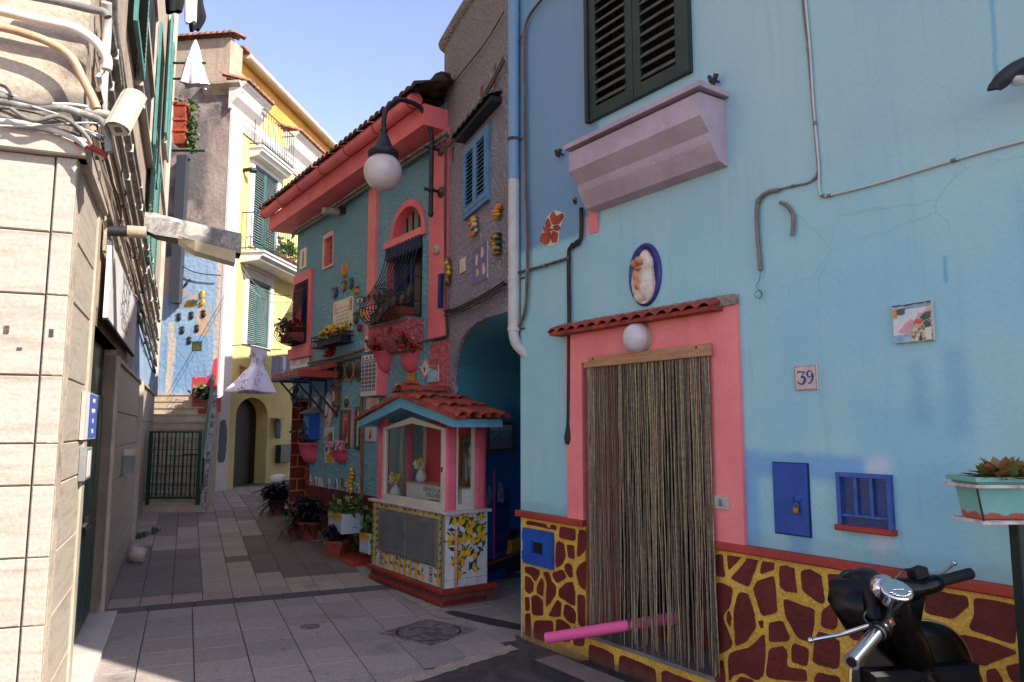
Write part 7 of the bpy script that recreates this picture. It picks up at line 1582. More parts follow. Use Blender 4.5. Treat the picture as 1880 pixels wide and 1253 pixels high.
oval(YQ, 372, 541, 5, 8, 'lemon', 'upper yellow ceramic lemon right of the bay picture'); oval(YQ, 372, 556, 6, 6, 'lemon', 'lower yellow ceramic sun right of the bay picture')
for x, y, lb in ((329, 583, 'left of the upper three'), (352, 580, 'middle of the upper three'), (374, 577, 'right of the upper three'), (335, 607, 'left of the middle pair'), (362, 604, 'right of the middle pair'), (348, 626, 'lowest')): oval(YQ, x, y, 5, 8, 'leaf_dark', 'small ceramic bunch of grapes on the blue end wall, %s' % lb, 'ceramic_grapes', leaf='leaf_glaze')
M, u0, z0 = sub(YQ, 348, 519); mb = MB(); mb.tube([(-.12, .02, -.08), (0, .1, 0), (.06, .06, .06)], .02, C['black_iron'], 6); tag(mb.build('wall_hook', None, M), 'small dark hook above the bay picture', 'hook')
# pink planter corner at the head of the steps
fr = YQ; o0 = .25
a = YQ.at(345, 770, .7); b = YQ.at(396, 770, .5)
t = thing('stair_planter', 'raspberry pink walled planter at the head of the steps', 'planter', YQ.sub(YQ.at(370, 770, .6)[0], .5, 2.0)); hw_ = (YQ.at(393, 770, .6)[0]-YQ.at(345, 770, .6)[0])/2
pkk = mat('raspberry_paint', (198, 74, 88), (178, 60, 74), 4, rough=.7, fine=.06)
mb = MB(); zt_ = YQ.at(360, 693, .6)[1]-2.0; z_a = YQ.at(360, 730, .6)[1]-2.0
mb.box(-hw_, hw_*.7, -.3, .0, .1, z_a, pkk)
for k in range(9):
    u = -hw_+1.65*hw_*k/8; mb.bev(u-.04, u+.04, -.07, -.02, z_a, zt_+rr.uniform(-.03, .03), pkk, .01)
mb.poly([(hw_*.3, zt_), (hw_*.75, zt_), (hw_*.75, YQ.at(385, 656, .6)[1]-2), (hw_*.5, YQ.at(385, 660, .6)[1]-2)], -.08, -.02, pkk); mb.build('pink_wall', t)
mb = MB(); zb1, zb2_ = YQ.at(370, 760, .6)[1]-2, YQ.at(370, 735, .6)[1]-2; mb.bev(-hw_*.5, hw_*.9, .0, .2, zb1-.1, zb2_, C['terra_pot'], .02); mb.bev(-hw_*.55, hw_*.95, .0, .22, zb2_-.04, zb2_, C['terra_pot'], .01); mb.build('terracotta_trough', t)
mb = MB(); leaves(mb, (0, .05, zb2_+.15), 200, (hw_*.6, .15, .14), .13, ['leaf', 'leaf_dark', 'leaf_light']); 
for k in range(14): mb.blade((hw_*.5, .08, zb2_+.1), k*.45, .26, .04, 1.0, .3, C['leaf_light'])
mb.build('foliage', t, fix=False)
# laundry on the yellow house
lz_ = YF.at(425, 634, .1); M = YF.sub(lz_[0], 0, lz_[1]); t = thing('drying_rack', 'thin metal drying rack fixed under the lower green shutters', 'drying rack', M); mb = MB()
for u in (.1, 1.3, 2.6): mb.tube([(u, 0, 0), (u, .75, .03)], .012, C['black_iron'], 6)
mb.build('arm', t); mb = MB()
for oo in (.25, .45, .65): mb.tube([(.0, oo, .02), (3.4, oo, .02)], .004, C['pipe_white'], 4)
mb.build('line', t)
def cloth(fr, u, o, z, prof, mt, label, name='laundry', cat='laundry', wav=.05, nf=4, spots=0, yaw=None, hem=None):
    """prof: list of (dz, half width, thickness, sideways shift)"""
    M = fr.sub(u, o, z) @ (Matrix.Rotation(yaw, 4, 'Z') if yaw else Matrix.Identity(4)); t = thing(name, label, cat, M); mb = MB(); n = 28; vs = []
    P_ = smoothpts([(p[1], p[2], p[0]) for p in prof], 4); Sx = smoothpts([(p[3], 0, 0) for p in prof], 4)
    for i, p in enumerate(P_):
        f = i/(len(P_)-1)
        for k in range(n):
            a = 2*pi*k/n; w_ = 1+wav*f*3*sin(nf*a+1)+wav*f*sin(9*a+i*.2)
            vs.append((Sx[i].x+p.x*cos(a)*w_, p.y*sin(a)*w_*1.0, p.z+.02*f*sin(3*a)))
    mb.add(vs, [(i*n+k, i*n+(k+1) % n, (i+1)*n+(k+1) % n, (i+1)*n+k) for i in range(len(P_)-1) for k in range(n)], mt, True); 
    if spots:
        for _ in range(spots):
            i = rr.randrange(2, len(P_)-1); k = rr.randrange(n); c_ = Vector(vs[i*n+k]); a = 2*pi*k/n; nn = Vector((cos(a)*P_[i].y, sin(a)*P_[i].x, 0)).normalized(); tt = Vector((-nn.y, nn.x, 0))
            for q in range(3): an = rr.uniform(0, 6.3); e = c_+nn*.012+tt*.02*cos(an)+Vector((0, 0, .025*sin(an))); L = .06; d1 = tt*cos(an)*L+Vector((0, 0, sin(an)*L)); d2 = tt*-sin(an)*L*.25+Vector((0, 0, cos(an)*L*.25)); mb.add([e, e+d1*.5+d2, e+d1, e+d1*.5-d2], [(0, 1, 2, 3)], C['cloth_grey'])
    mb.build('fabric', t, fix=False)
    return t
fd = YF.at(470, 650, .6)
fl = mat('lilac_white_cloth', (240, 230, 240), (230, 220, 234), 5, rough=.9, fine=.02)
cloth(YF, fd[0], .62, YF.at(470, 640, .6)[1], [(0, .42, .04, .1), (-.18, .4, .06, .08), (-.24, .24, .09, .08), (-.42, .24, .13, .06), (-.6, .38, .22, .0), (-.86, .56, .34, -.08), (-1.04, .66, .44, -.14), (-1.05, .62, .4, -.14)], fl, 'white dress with small dark flower print flaring on the drying rack', 'floral_dress', 'dress', .09, 5, spots=70)
for x, w_, l_, mt_, lb in ((505, .18, .62, 'cloth_grey', 'grey towel just right of the floral dress'), (514, .2, .6, 'cloth_grey', 'second grey towel from the floral dress'), (522, .1, .35, 'cloth_white', 'small white cloth between the grey towels'), (531, .24, .62, 'cloth_grey', 'grey sheet nearest the turquoise house')):
    u, z = YF.at(x, 655, .45); cloth(YF, u, .45, z, [(0, w_, .012, 0), (-l_*.5, w_*.98, .02, 0), (-l_, w_*.95, .025, 0)], C[mt_], lb, 'hanging_cloth', 'laundry', .06, 5)
# wooden bird box, lantern and dark mailbox by the arch
M, u0, z0 = sub(YF, 444, 683); mb = MB(); mb.bev(-.09, .09, 0, .12, -.08, .08, C['wood'], .01); mb.lathe([(.03, .141), (.0001, .1415)], C['ink'], axis='o', n=10); mb.prof([(0, .14), (.17, .08), (.17, .1), (0, .17)], -.15, .15, C['wood']); tag(mb.build('bird_box', None, M), 'orange wooden bird box on the yellow wall beside the dress', 'bird box')
M, u0, z0 = sub(YF, 503, 785); t = thing('wall_lantern', 'small green metal wall lantern right of the arched door', 'lantern', M); mb = MB(); mb.box(-.2, .2, 0, .2, .22, .25, C['wood']); mb.lathe([(.05, -.3), (.09, -.25), (.11, .15), (.05, .22)], C['metal_grey'], c=(0, .12, 0), n=6, smooth=False); mb.build('lantern_body', t)
M, u0, z0 = sub(YF, 519, 833); mb = MB(); mb.bev(-.45, .4, 0, .15, -.24, .24, C['green_dark'], .01); tag(mb.build('dark_meter_box', None, M), 'dark green box low on the yellow wall behind the potted plants', 'meter box')
for x, y in ((447, 313),): 
    M, u0, z0 = sub(YF, x, y); mb = MB(); mb.tube([(0, 0, 0), (0, .2, .02)], .05, C['black_iron'], 10); mb.tube([(0, .18, .0), (.12, .26, .02)], .07, C['black_iron'], 10); tag(mb.build('spotlight', None, M), 'small black spotlight on the yellow wall near the white pilaster', 'spotlight')
u, z = YF.at(518, 480, .4)
t = thing('balcony_plants', 'potted plants standing on the yellow house balcony', 'plants', YF.sub(u, .3, bz+.03)); mb = MB()
for k in range(3): mb = MB(); mb.lathe([(.1, 0), (.15, .22), (.16, .25)], C['terra_pot'], c=(.1+.5*k, 0, 0), n=14); mb.build('pot', t)
mb = MB(); leaves(mb, (.6, 0, .5), 260, (.6, .14, .22), .14, ['leaf', 'leaf_light']); mb.build('foliage', t, fix=False)
# upper left laundry, rods and planter
LRz = -LA.rz
ub5 = LA.at(330, 277, .0)
def rod(px, py, L, label):
    u, z = LA.at(px, py, .0); return u, z
for x, y, x2, lb in ((322, 116, 378, 'upper dark green clothes rod above the hanging planter'), (322, 145, 352, 'lower short green clothes rod behind the white dress'), (320, 277, 376, 'long green rod below the terracotta planters')):
    mb = MB(); YR = 9.6 if y < 200 else 9.2; a_ = atY(x-4, y, YR, LA); e = atY(x2, y, YR, LA); mb.tube([(0, 0, 0), (e[0]-a_[0], e[1]-a_[1], e[2]-a_[2])], .016, C['green_gate'], 6); u, z = a_[0], a_[2]; o_r = a_[1]; tag(mb.build('clothes_rod', None, LA.sub(u, o_r, z)), lb, 'clothes rod')
u, oo_, z = atY(359, 74, 9.6, LA)
cloth(LA, u, oo_, z, [(0, .012, .01, 0), (-.1, .05, .02, 0), (-.28, .09, .05, .0), (-.3, .09, .06, 0), (-.5, .13, .08, .01), (-.66, .17, .1, .03)], C['cloth_white'], 'white dress hanging from a rod high between the houses', 'white_dress', 'dress', .09, 5, yaw=LRz+.1)
u, oo_, z = atY(352, -40, 9.0, LA); cloth(LA, u, oo_, z, [(0, .08, .03, 0), (-.3, .08, .03, 0), (-.62, .07, .03, .01)], C['cloth_white'], 'white cloth at the top edge beside the black garment', 'hanging_cloth', 'laundry', .05, 3, yaw=LRz)
u, oo_, z = atY(362, -30, 9.4, LA); cloth(LA, u, oo_, z, [(0, .06, .03, 0), (-.3, .09, .04, .0), (-.5, .1, .05, .02), (-.68, .05, .03, .0)], C['cloth_black'], 'black garment hanging at the top behind the white cloth', 'black_garment', 'laundry', .12, 4, yaw=LRz)
u, oo_, z = atY(322, -30, 8.6, LA); cloth(LA, u, oo_, z, [(0, .1, .05, 0), (-.2, .11, .06, 0), (-.38, .08, .05, 0)], C['cloth_black'], 'dark green-black bundle at the top edge nearest the shutters', 'dark_garment', 'laundry', .1, 4, yaw=LRz)
for k, (y, lb) in enumerate(((208, 'uppermost'), (236, 'middle'), (256, 'lowest'))):
    u, oo_, z = atY(334, y+12, 9.2, LA); t = thing('hanging_planter', 'terracotta box planter with trailing leaves, %s of three on the rail' % lb, 'planter', LA.sub(u, oo_, z) @ Matrix.Rotation(LRz, 4, 'Z'), 'terracotta planters hung high on the left')
    mb = MB(); mb.prof([(-.08, 0), (.08, 0), (.1, .17), (-.1, .17)], -.075, .075, C['terracotta']); mb.box(-.085, .085, -.11, .11, .155, .19, C['terracotta']); mb.build('box', t)
    mb = MB(); leaves(mb, (.12, 0, .06), 90, (.06, .08, .22), .06, ['leaf_light', 'leaf_light', 'leaf']); leaves(mb, (-.02, 0, .22), 30, (.1, .1, .05), .06, ['leaf_light', 'leaf']); mb.build('foliage', t, fix=False)
run('sagging_wire', 'dark wire sagging across the blue end wall to the yellow house', 'wire', YQ, [(325, 480), (345, 495), (370, 503), (405, 506)], .012, C['black_iron'], .1)
a = YF.W(0.2, .3, YF.at(400, 465, .3)[1]); b = P.W(uP0, .1, P.at(541, 545)[1]); d = b-a; mb = MB()
mb.tube(smoothpts([(d.x*k/6, -d.y*k/6, d.z*k/6-.25*sin(pi*k/6)) for k in range(7)], 4), .008, C['pipe_grey'], 5); mb.tube(smoothpts([(d.x*k/6, -d.y*k/6, d.z*k/6-.12-.3*sin(pi*k/6)) for k in range(7)], 4), .006, C['white_pvc'], 5)
tag(mb.build('span_wires', None, Matrix.Translation(a)), 'two thin wires spanning from the white pilaster to the turquoise house', 'wires')
# ================================================================== POTTED PLANTS BY THE PINK HOUSE
mb = MB(); cu0, cu1 = -3.6, k0+(K.ox-P.ox)*0-0.0
mb.prof([(0, -.1), (.5, -.1), (.5, .06), (.47, .085), (0, .085)], -4.3, -1.3, C['trim_red']); tag(mb.build('red_kerb', None, P.M @ Matrix.Translation((0, 0, .02))), kind='structure')
def spiky(mb, z, n, L, w, mts, droop=.9, up=(.5, 1.4), sp=.06, c=(0, 0)):
    for i in range(n): mb.blade((c[0]+rr.uniform(-sp, sp), c[1]+rr.uniform(-sp, sp), z), rr.uniform(0, 2*pi), L*rr.uniform(.6, 1.15), w*rr.uniform(.7, 1.2), rr.uniform(*up), rr.uniform(.3, 1)*droop, C[rr.choice(mts)])
def stems(mb, z, n, R_, H_, size, mts, c=(0, 0, 0)):          # bushy stems carrying small narrow leaves
    for i in range(n):
        a = rr.uniform(0, 2*pi); r = R_*rr.uniform(.2, 1); h = H_*rr.uniform(.5, 1)
        p = [Vector((c[0], c[1], z)), Vector((c[0]+cos(a)*r*.5, c[1]+sin(a)*r*.5, z+h*.8)), Vector((c[0]+cos(a)*r, c[1]+sin(a)*r, z+h*rr.uniform(.5, 1)))]
        S_ = smoothpts(p, 5); mb.tube(S_, .005, C[mts[0]], 4, cap=False)
        for q in S_[2:]:
            for k in range(4): mb.blade(tuple(q), rr.uniform(0, 6.3), size*rr.uniform(.6, 1.2), size*.28, rr.uniform(-.4, 1), .5, C[rr.choice(mts)], 3)
def potted(px, py, r, h, label, fill, name='potted_plant', square=False, mt='terra_pot', group=None):
    b = gp(px, py); M = Matrix.Translation(b) @ Matrix.Rotation(P.rz, 4, 'Z'); t = thing(name, label, 'potted plant', M, group); mb = MB()
    if not square: mb.lathe([(r*.68, .0), (r*.7, .02), (r*.93, h-.05), (r*1.02, h-.05), (r*1.02, h), (r*.92, h), (r*.9, h-.04), (.0001, h-.04)], C[mt], n=22)
    else: mb.lathe([(r*.9, 0), (r*1.25, h-.05), (r*1.35, h-.05), (r*1.35, h), (r*1.2, h), (r*1.2, h-.04), (.0001, h-.04)], C[mt], n=4, smooth=False)
    mb.build('pot', t); mb = MB(); fill(mb, h-.03); mb.build('plant', t, fix=False); return t
DK = ['leaf_dark', 'leaf_dark', 'ink']
potted(508, 944, .15, .24, 'bushy near-black potted plant standing furthest along, before the red doorway', lambda mb, z: (stems(mb, z, 30, .34, .36, .16, DK), spiky(mb, z, 60, .5, .03, DK, 1.4, (.0, 1.0))))
potted(566, 991, .16, .26, 'near-black trailing plant in a clay pot, second from the red doorway', lambda mb, z: (stems(mb, z, 26, .32, .36, .15, DK), spiky(mb, z, 70, .5, .03, DK, 1.2, (.1, 1.1), c=(-.12, .05))))
potted(539, 988, .09, .18, 'small clay pot half hidden by trailing dark leaves', lambda mb, z: spiky(mb, z, 24, .3, .025, DK, 1.0, (.3, 1.2)))
potted(617, 1022, .135, .21, 'near-black spiky plant in the clay pot nearest the paving', lambda mb, z: (stems(mb, z, 16, .16, .26, .12, DK), spiky(mb, z, 40, .26, .03, DK, .6, (.7, 1.4))), square=True)
potted(570, 962, .14, .26, 'green spider plant behind the dark ones, close to the wall', lambda mb, z: (spiky(mb, z, 90, .5, .03, ['leaf', 'leaf_light', 'leaf'], .9, (.6, 1.4)), leaves(mb, (0, 0, z+.1), 120, (.2, .2, .12), .1, ['leaf'])))
potted(650, 1008, .13, .3, 'pale green spider plant cascading beside the shrine', lambda mb, z: (spiky(mb, z, 150, .55, .022, ['leaf', 'leaf_light', 'leaf_light'], 1.3, (.5, 1.4)), leaves(mb, (0, 0, z-.1), 240, (.16, .16, .22), .08, ['leaf'])))
potted(672, 1022, .1, .2, 'dark green trailing plant tucked against the lemon cabinet', lambda mb, z: (leaves(mb, (0, 0, z+.05), 200, (.14, .14, .2), .09, ['leaf', 'leaf']), spiky(mb, z, 40, .36, .02, ['leaf'], 1, (.6, 1.4))))
lx = [(614, 978, .46, .25, 'white lemon-bordered trough on the left of the shrine plants'), (668, 1016, .28, .24, 'smaller white lemon-bordered trough touching the shrine')]
for x, y, w_, h_, lb in lx:
    b = P.at(x, y, .45); t = thing('lemon_trough', lb, 'planter', P.sub(b[0], .35, b[1])); mb = MB(); mb.bev(-w_/2, w_/2, -.2, .1, 0, h_, mat('painted_trough', (178, 190, 196), rough=.4), .008); mb.build('trough', t)
    mb = MB(); mb.box(-w_/2-.003, w_/2+.003, .1, .103, h_-.08, h_, C['lemon']); 
    for k in range(5): mb.ell((-w_/2+w_*(k+.5)/5, .102, h_-.035), .03, .003, .022, C['orange'], 8, 5)
    mb.build('lemon_border', t); mb = MB(); leaves(mb, (0, -.05, h_+.08), 200, (w_*.5, .14, .12), .1, ['leaf', 'leaf', 'leaf_light']); spiky(mb, h_, 50, .35, .02, ['leaf', 'leaf_light'], .9, (.7, 1.4), sp=w_*.3); mb.build('plant', t, fix=False)
b = gp(508, 940); mb = MB(); mb.lathe([(.0001, .03), (.06, .03), (.07, .0), (.15, -.01), (.16, -.0), (.07, .05), (.02, .06), (.0001, .06)], C['white_flower'], n=20, sx=1, sy=.8); tag(mb.build('white_dish', None, Matrix.Translation(b+Vector((-.02, .05, .58))) @ Matrix.Rotation(.5, 4, 'X')), 'upturned white dish lying on the furthest dark plant', 'dish')
# ================================================================== MANHOLES
def gl_(px, py): q = gp(px, py); return q
crn = [gl_(691, 1160), gl_(778.5, 1142), gl_(885, 1165), gl_(796, 1185)]; c_ = sum(crn, Vector())/4; ex = (crn[3]-crn[0]); ey = (crn[1]-crn[0]); sz = (ex.length+ey.length)/4
t = thing('manhole_cover', 'square iron manhole frame with a round ribbed lid in front of the shrine', 'manhole cover', Matrix.Translation((c_.x, c_.y, .0)) @ Matrix.Rotation(atan2(ex.y, ex.x), 4, 'Z'))
iron = mat('worn_iron', (138, 124, 116), (92, 82, 76), 14, rough=.75, bump=.5, bs=70, fine=.2)
mb = MB(); mb.box(-sz, sz, -sz, sz, -.01, .011, iron); 
for a, b_, c2, d2 in ((-sz, sz, -sz, -sz+.02), (-sz, sz, sz-.02, sz), (-sz, -sz+.02, -sz+.02, sz-.02), (sz-.02, sz, -sz+.02, sz-.02)): mb.box(a, b_, c2, d2, .011, .016, iron)
mb.lathe([(sz*.97, .0112), (sz*.97, .0118), (sz*.89, .0118), (sz*.89, .0112)], C['ink'], n=40, smooth=False); mb.build('frame', t); mb = MB(); mb.lathe([(sz*.9, .0111), (sz*.9, .018), (sz*.84, .018), (sz*.83, .012), (sz*.78, .012), (sz*.77, .017), (sz*.6, .017), (sz*.59, .012), (.0001, .012)], iron, n=40, smooth=False)
for i in range(-4, 5):
    h_ = sqrt(max(0, (sz*.55)**2-(i*sz*.115)**2))
    for j in (-1, 1):
        for q in range(int(h_/.05)): mb.box(i*sz*.115-.009, i*sz*.115+.009, j*(.02+.05*q)-.017, j*(.02+.05*q)+.017, .0121, .0165, iron)
mb.build('lid', t)
q = gp(569, 1153); mb = MB(); mb.lathe([(.085, .0), (.085, .014), (.07, .015), (.06, .012), (.02, .013), (.0001, .016)], iron, n=24); tag(mb.build('small_manhole', None, Matrix.Translation(q)), 'small round iron cover among the large paving slabs', 'manhole cover')
# leaves and litter on the paving
mb = MB()
for k in range(34):
    px, py = rr.uniform(220, 900), rr.uniform(960, 1250); q = gp(px, py); s_ = rr.uniform(.008, .02)
    if onasph(q.x, q.y): continue
    a = rr.uniform(0, 6.3); mb.add([(q.x+s_*cos(a+j*1.57)*(.4 if j % 2 else 1), -(q.y+s_*sin(a+j*1.57)*(.4 if j % 2 else 1)), q.z+.014+.004*(j % 2)) for j in range(4)], [(0, 1, 2, 3)], C['pipe_brown' if k % 3 else 'leaf_dark'])
tag(mb.build('fallen_leaves', None, fix=False), kind='stuff', label='tiny dry leaves scattered over the paving', cat='leaves')
# dust and cement spill beside the shrine base
mb = MB(); pts = [gp(x, y) for x, y in [(722, 1084), (760, 1090), (822, 1106), (838, 1110), (822, 1122), (838, 1140), (800, 1136), (770, 1112), (735, 1098)]]
pp = rough_poly([(p.x, p.y) for p in pts], 3, .006, .3); tr = [tuple(t_) for t_ in tessellate_polygon([[Vector((a, b, 0)) for a, b in pp]])]
mb.add([(a, -b, .0135) for a, b in pp], tr, mat('cement_smear', (176, 164, 150), (150, 138, 126), 9, rough=.95, fine=.1)); tag(mb.build('cement_smear', None, fix=False), kind='structure')
mb = MB(); pts = [gp(x, y) for x, y in [(812, 1128), (832, 1124), (960, 1150), (956, 1160), (900, 1150)]]; pp = rough_poly([(p.x, p.y) for p in pts], 3, .004, .2); tr = [tuple(t_) for t_ in tessellate_polygon([[Vector((a, b, 0)) for a, b in pp]])]
mb.add([(a, -b, .0155) for a, b in pp], tr, mat('dark_sill_stone', (66, 60, 58), (52, 48, 46), 6, rough=.8, fine=.1)); tag(mb.build('basalt_strip', None, fix=False), kind='structure')
# ================================================================== SCOOTER
HD = Vector((-.2, .98, 0)).normalized(); rv = Vector((HD.y, -HD.x, 0)); V = Fr(1.635, 3.10, rv.x, rv.y)
t = sc = thing('black_scooter', 'black scooter with chrome trimmed leg shield parked against the blue house', 'scooter', V.M.copy())
lean = Matrix.Rotation(-.05, 4, 'Y')
bg_, ch = C['black_gloss'], C['chrome']
def W2(px, py, Y):      # point at a given distance along the view, in scooter coordinates (u right, o back, z)
    r = ray(px, py); p = EYE+r*(Y/r.y); q = V.M.inverted() @ p; return Vector((q.x, -q.y, q.z))
shp = [(-.20, .22), (-.275, .3), (-.29, .5), (-.288, .72), (-.262, .84), (-.2, .915), (-.105, .955), (0, .965), (.105, .955), (.2, .915), (.262, .84), (.288, .72), (.292, .5), (.28, .3), (.20, .22)]
def shield_o(u, z): return -.02-.25*u*u+(.965-z)*.10+max(0, .42-z)*.8
S_ = smoothpts([(a, 0, b) for a, b in shp], 4); mb = MB(); n = len(S_); rings = 7; vs = []
for side in (0, .018):
    for j in range(rings+1):
        f = 1-j/rings*.999
        for p in S_: u = p.x*f; z = .55+(p.z-.55)*f; vs.append((u, shield_o(u, z)-side, z))
N = (rings+1)*n; fs = []
for s_ in (0, 1):
    for j in range(rings):
        for k in range(n-1): a = s_*N+j*n+k; fs.append((a, a+1, a+n+1, a+n))
        a = s_*N+j*n; fs.append((a+n-1, a, a+n, a+2*n-1))
fs += [(k, k+1, N+k+1, N+k) for k in range(n-1)]
mb.add(vs, fs, bg_, True); mb.build('leg_shield', sc)
mb = MB(); mb.tube([(p.x, shield_o(p.x, p.z)-.009, p.z) for p in S_], .0085, mat('trim_gold', (176, 150, 112), rough=.3, metal=.8, fine=.03), 8); mb.build('shield_trim', sc)
# glove box & key
mb = MB(); mb.bev(-.25, .25, -.03, .06, .38, .80, mat('matt_black', (10, 10, 11), rough=.45, spec=.2, fine=0), .015); mb.build('glove_box', sc); mb = MB(); mb.bev(-.03, .03, .1, .112, .66, .76, C['metal_grey'], .004); mb.lathe([(.012, .112), (.012, .116), (.0001, .117)], C['ink'], c=(.0, 0, .72), axis='o', n=10); mb.build('lock_plate', sc)
# column
hp = W2(1632, 1100, 2.98)
mb = MB(); mb.tube(smoothpts([(0, -.02, .6), (.0, -.02, .8), (hp.x*.6, hp.y*.5, .95), (hp.x, hp.y, hp.z)], 4), [.10]*4+[.08]*4+[.07]*4+[.07], bg_, 16); mb.build('steering_column', sc)
lg0, lg1 = W2(1612, 1160, 2.84), W2(1566, 1213, 2.74); rg0, rg1 = W2(1724, 1068, 3.02), W2(1782, 1053, 3.07); cs = W2(1640, 1092, 2.95)
hl0, hr0 = W2(1618, 1145, 2.87), W2(1690, 1080, 3.0)
mb = MB(); mb.ell(tuple(cs+Vector((-.04, -.05, -.05))), .10, .09, .06, bg_, 20, 12)
mb.tube(smoothpts([tuple(cs+Vector((-.08, -.02, -.01))), tuple(hl0), tuple(lg0)], 4), [.055]*4+[.04]*4+[.033], bg_, 14); mb.tube(smoothpts([tuple(cs+Vector((.02, -.05, .01))), tuple(hr0), tuple(rg0)], 4), [.045]*4+[.035]*4+[.027], bg_, 14)
hd = W2(1590, 1080, 3.05); mb.ell(tuple(hd), .085, .09, .08, bg_, 18, 12)
c1 = W2(1585, 1075, 2.95); c2_ = W2(1690, 1140, 2.9); q1 = [W2(1570, 1068, 2.95), W2(1640, 1060, 3.0), W2(1700, 1095, 3.0), W2(1688, 1160, 2.93), W2(1600, 1165, 2.88), W2(1566, 1110, 2.9)]
nq = len(q1); mb.add([tuple(p+Vector((0, .0, 0))) for p in q1]+[tuple(p+Vector((.0, -.16, -.02))) for p in q1], [(k, (k+1) % nq, nq+(k+1) % nq, nq+k) for k in range(nq)]+[tuple(range(nq))], bg_, True)
mb.build('headset', sc)
mb = MB(); mb.tube(smoothpts([tuple(W2(1605, 1150, 2.84)), tuple(W2(1585, 1135, 2.8)), tuple(W2(1600, 1110, 2.83)), tuple(W2(1615, 1100, 2.9))], 5), .004, C['rubber'], 6); mb.build('control_cable', sc); mb = MB(); mb.tube(smoothpts([tuple(W2(1700, 1060, 3.03)), tuple(W2(1665, 1045, 2.98)), tuple(W2(1640, 1065, 2.95))], 5), .004, C['rubber'], 6); mb.build('control_cable', sc)
def cyl(mb, a, b, r, m_, n=16): mb.tube([tuple(a), tuple(b)], r, m_, n)
mb = MB(); mb.xbox(Matrix.Translation(lg0+Vector((.03, .0, .03))) @ Matrix.Rotation(-.5, 4, 'Y'), .05, .045, .03, C['rubber']); mb.xbox(Matrix.Translation(lg0+Vector((.035, .022, .04))), .012, .008, .01, C['trim_red']); mb.build('switch_housing', sc)
mb = MB(); cyl(mb, lg0, lg1, .026, ch); d = (lg1-lg0).normalized(); cyl(mb, lg1, lg1+d*.012, .03, ch); cyl(mb, lg0, lg0+d*.012, .032, C['rubber']); cyl(mb, lg1+d*.012, lg1+d*.016, .018, C['rubber']); mb.build('left_grip', sc)
mb = MB(); cyl(mb, rg0, rg1, .022, C['rubber']); d = (rg1-rg0).normalized(); cyl(mb, rg0-d*.02, rg0-d*.006, .027, ch); mb.build('right_grip', sc)
for a, b, c2, nm in ((W2(1598, 1148, 2.88), W2(1545, 1165, 2.95), W2(1488, 1176, 2.95), 'brake_lever'), (W2(1700, 1056, 3.05), W2(1728, 1052, 3.15), W2(1752, 1034, 3.2), 'brake_lever')):
    mb = MB(); mb.tube(smoothpts([tuple(a), tuple(b), tuple(c2)], 5), [.011]*5+[.008]*5+[.006], ch, 8); mb.ell(tuple(c2), .012, .012, .012, ch, 10, 8); mb.build(nm, sc)
# speedometer: tilted dial and chrome shell
sp = W2(1645, 1086, 2.80); Md = Matrix.Translation(sp) @ Matrix.Rotation(-.75, 4, 'X') @ Matrix.Rotation(.1, 4, 'Y')
def lath(mb, pr, m_, M_, n=28, sx=1, sy=.85, smooth=True):
    k = MB(); k.lathe(pr, m_, n=n, sx=sx, sy=sy, smooth=smooth); base = [M_ @ Vector((x, -y, z)) for x, y, z in k.v]; mb.add([tuple(v) for v in base], k.f, m_, smooth)
Md = Matrix.Translation(sp) @ Matrix.Rotation(-.62, 4, 'X')
mb = MB(); lath(mb, [(.045, -.05), (.056, -.01), (.062, .004), (.062, .010), (.054, .013)], ch, Md); mb.build('speedometer', sc)
mb = MB(); lath(mb, [(.054, .010), (.0001, .0115)], mat('dial_face', (178, 176, 180), rough=.5, fine=.03), Md)
for k in range(9):
    a = pi*(.15+.7*k/8)+pi*.0; p = Md @ Vector((.043*cos(a), -(-.036*sin(a)), .0125)); mb.xbox(Matrix.Translation(p) @ Matrix.Rotation(.62, 4, 'X'), .014, .010, .0016, C['ink'])
mb.xbox(Matrix.Translation(Md @ Vector((.0, .004, .0135))) @ Matrix.Rotation(.62, 4, 'X'), .05, .003, .001, C['ink'])
mb.build('dial', sc)
mb = MB(); p = W2(1622, 1080, 2.86); mb.ell((p.x, p.y, p.z), .05, .05, .05, ch, 20, 12); mb.build('chrome_cowl', sc)
mb = MB(); p = W2(1685, 1052, 3.02); mb.xbox(Matrix.Translation(p) @ Matrix.Rotation(-.3, 4, 'Y'), .06, .05, .035, C['rubber']); mb.build('brake_reservoir', sc)
# rest of the scooter, lower and behind
mb = MB(); mb.bev(-.17, .17, .05, .62, .22, .27, C['rubber'], .01); mb.box(-.09, .09, .08, .6, .27, .275, C['rubber']); mb.build('footboard', sc)
mb = MB(); secs = [(.55, .16, .25, .55), (.68, .2, .24, .68), (.95, .23, .26, .74), (1.2, .21, .32, .76), (1.42, .13, .45, .74), (1.52, .06, .55, .7)]; vs = []
for o_, w_, z0, z1 in secs:
    for k in range(14): a = 2*pi*k/14; vs.append((w_*abs(cos(a))**.7*(1 if cos(a) > 0 else -1), o_, (z0+z1)/2+(z1-z0)/2*abs(sin(a))**.7*(1 if sin(a) > 0 else -1)))
mb.add(vs, [(i*14+k, i*14+(k+1) % 14, i*14+14+(k+1) % 14, i*14+14+k) for i in range(5) for k in range(14)]+[tuple(range(14)), tuple(range(70, 84))], bg_, True); mb.build('rear_body', sc)
mb = MB(); secs = [(.62, .1, .70, .79), (.75, .13, .73, .83), (1.1, .14, .74, .83), (1.35, .12, .74, .84), (1.46, .06, .74, .8)]; vs = []
for o_, w_, z0, z1 in secs:
    for k in range(12): a = 2*pi*k/12; vs.append((w_*cos(a), o_, (z0+z1)/2+(z1-z0)/2*sin(a)))
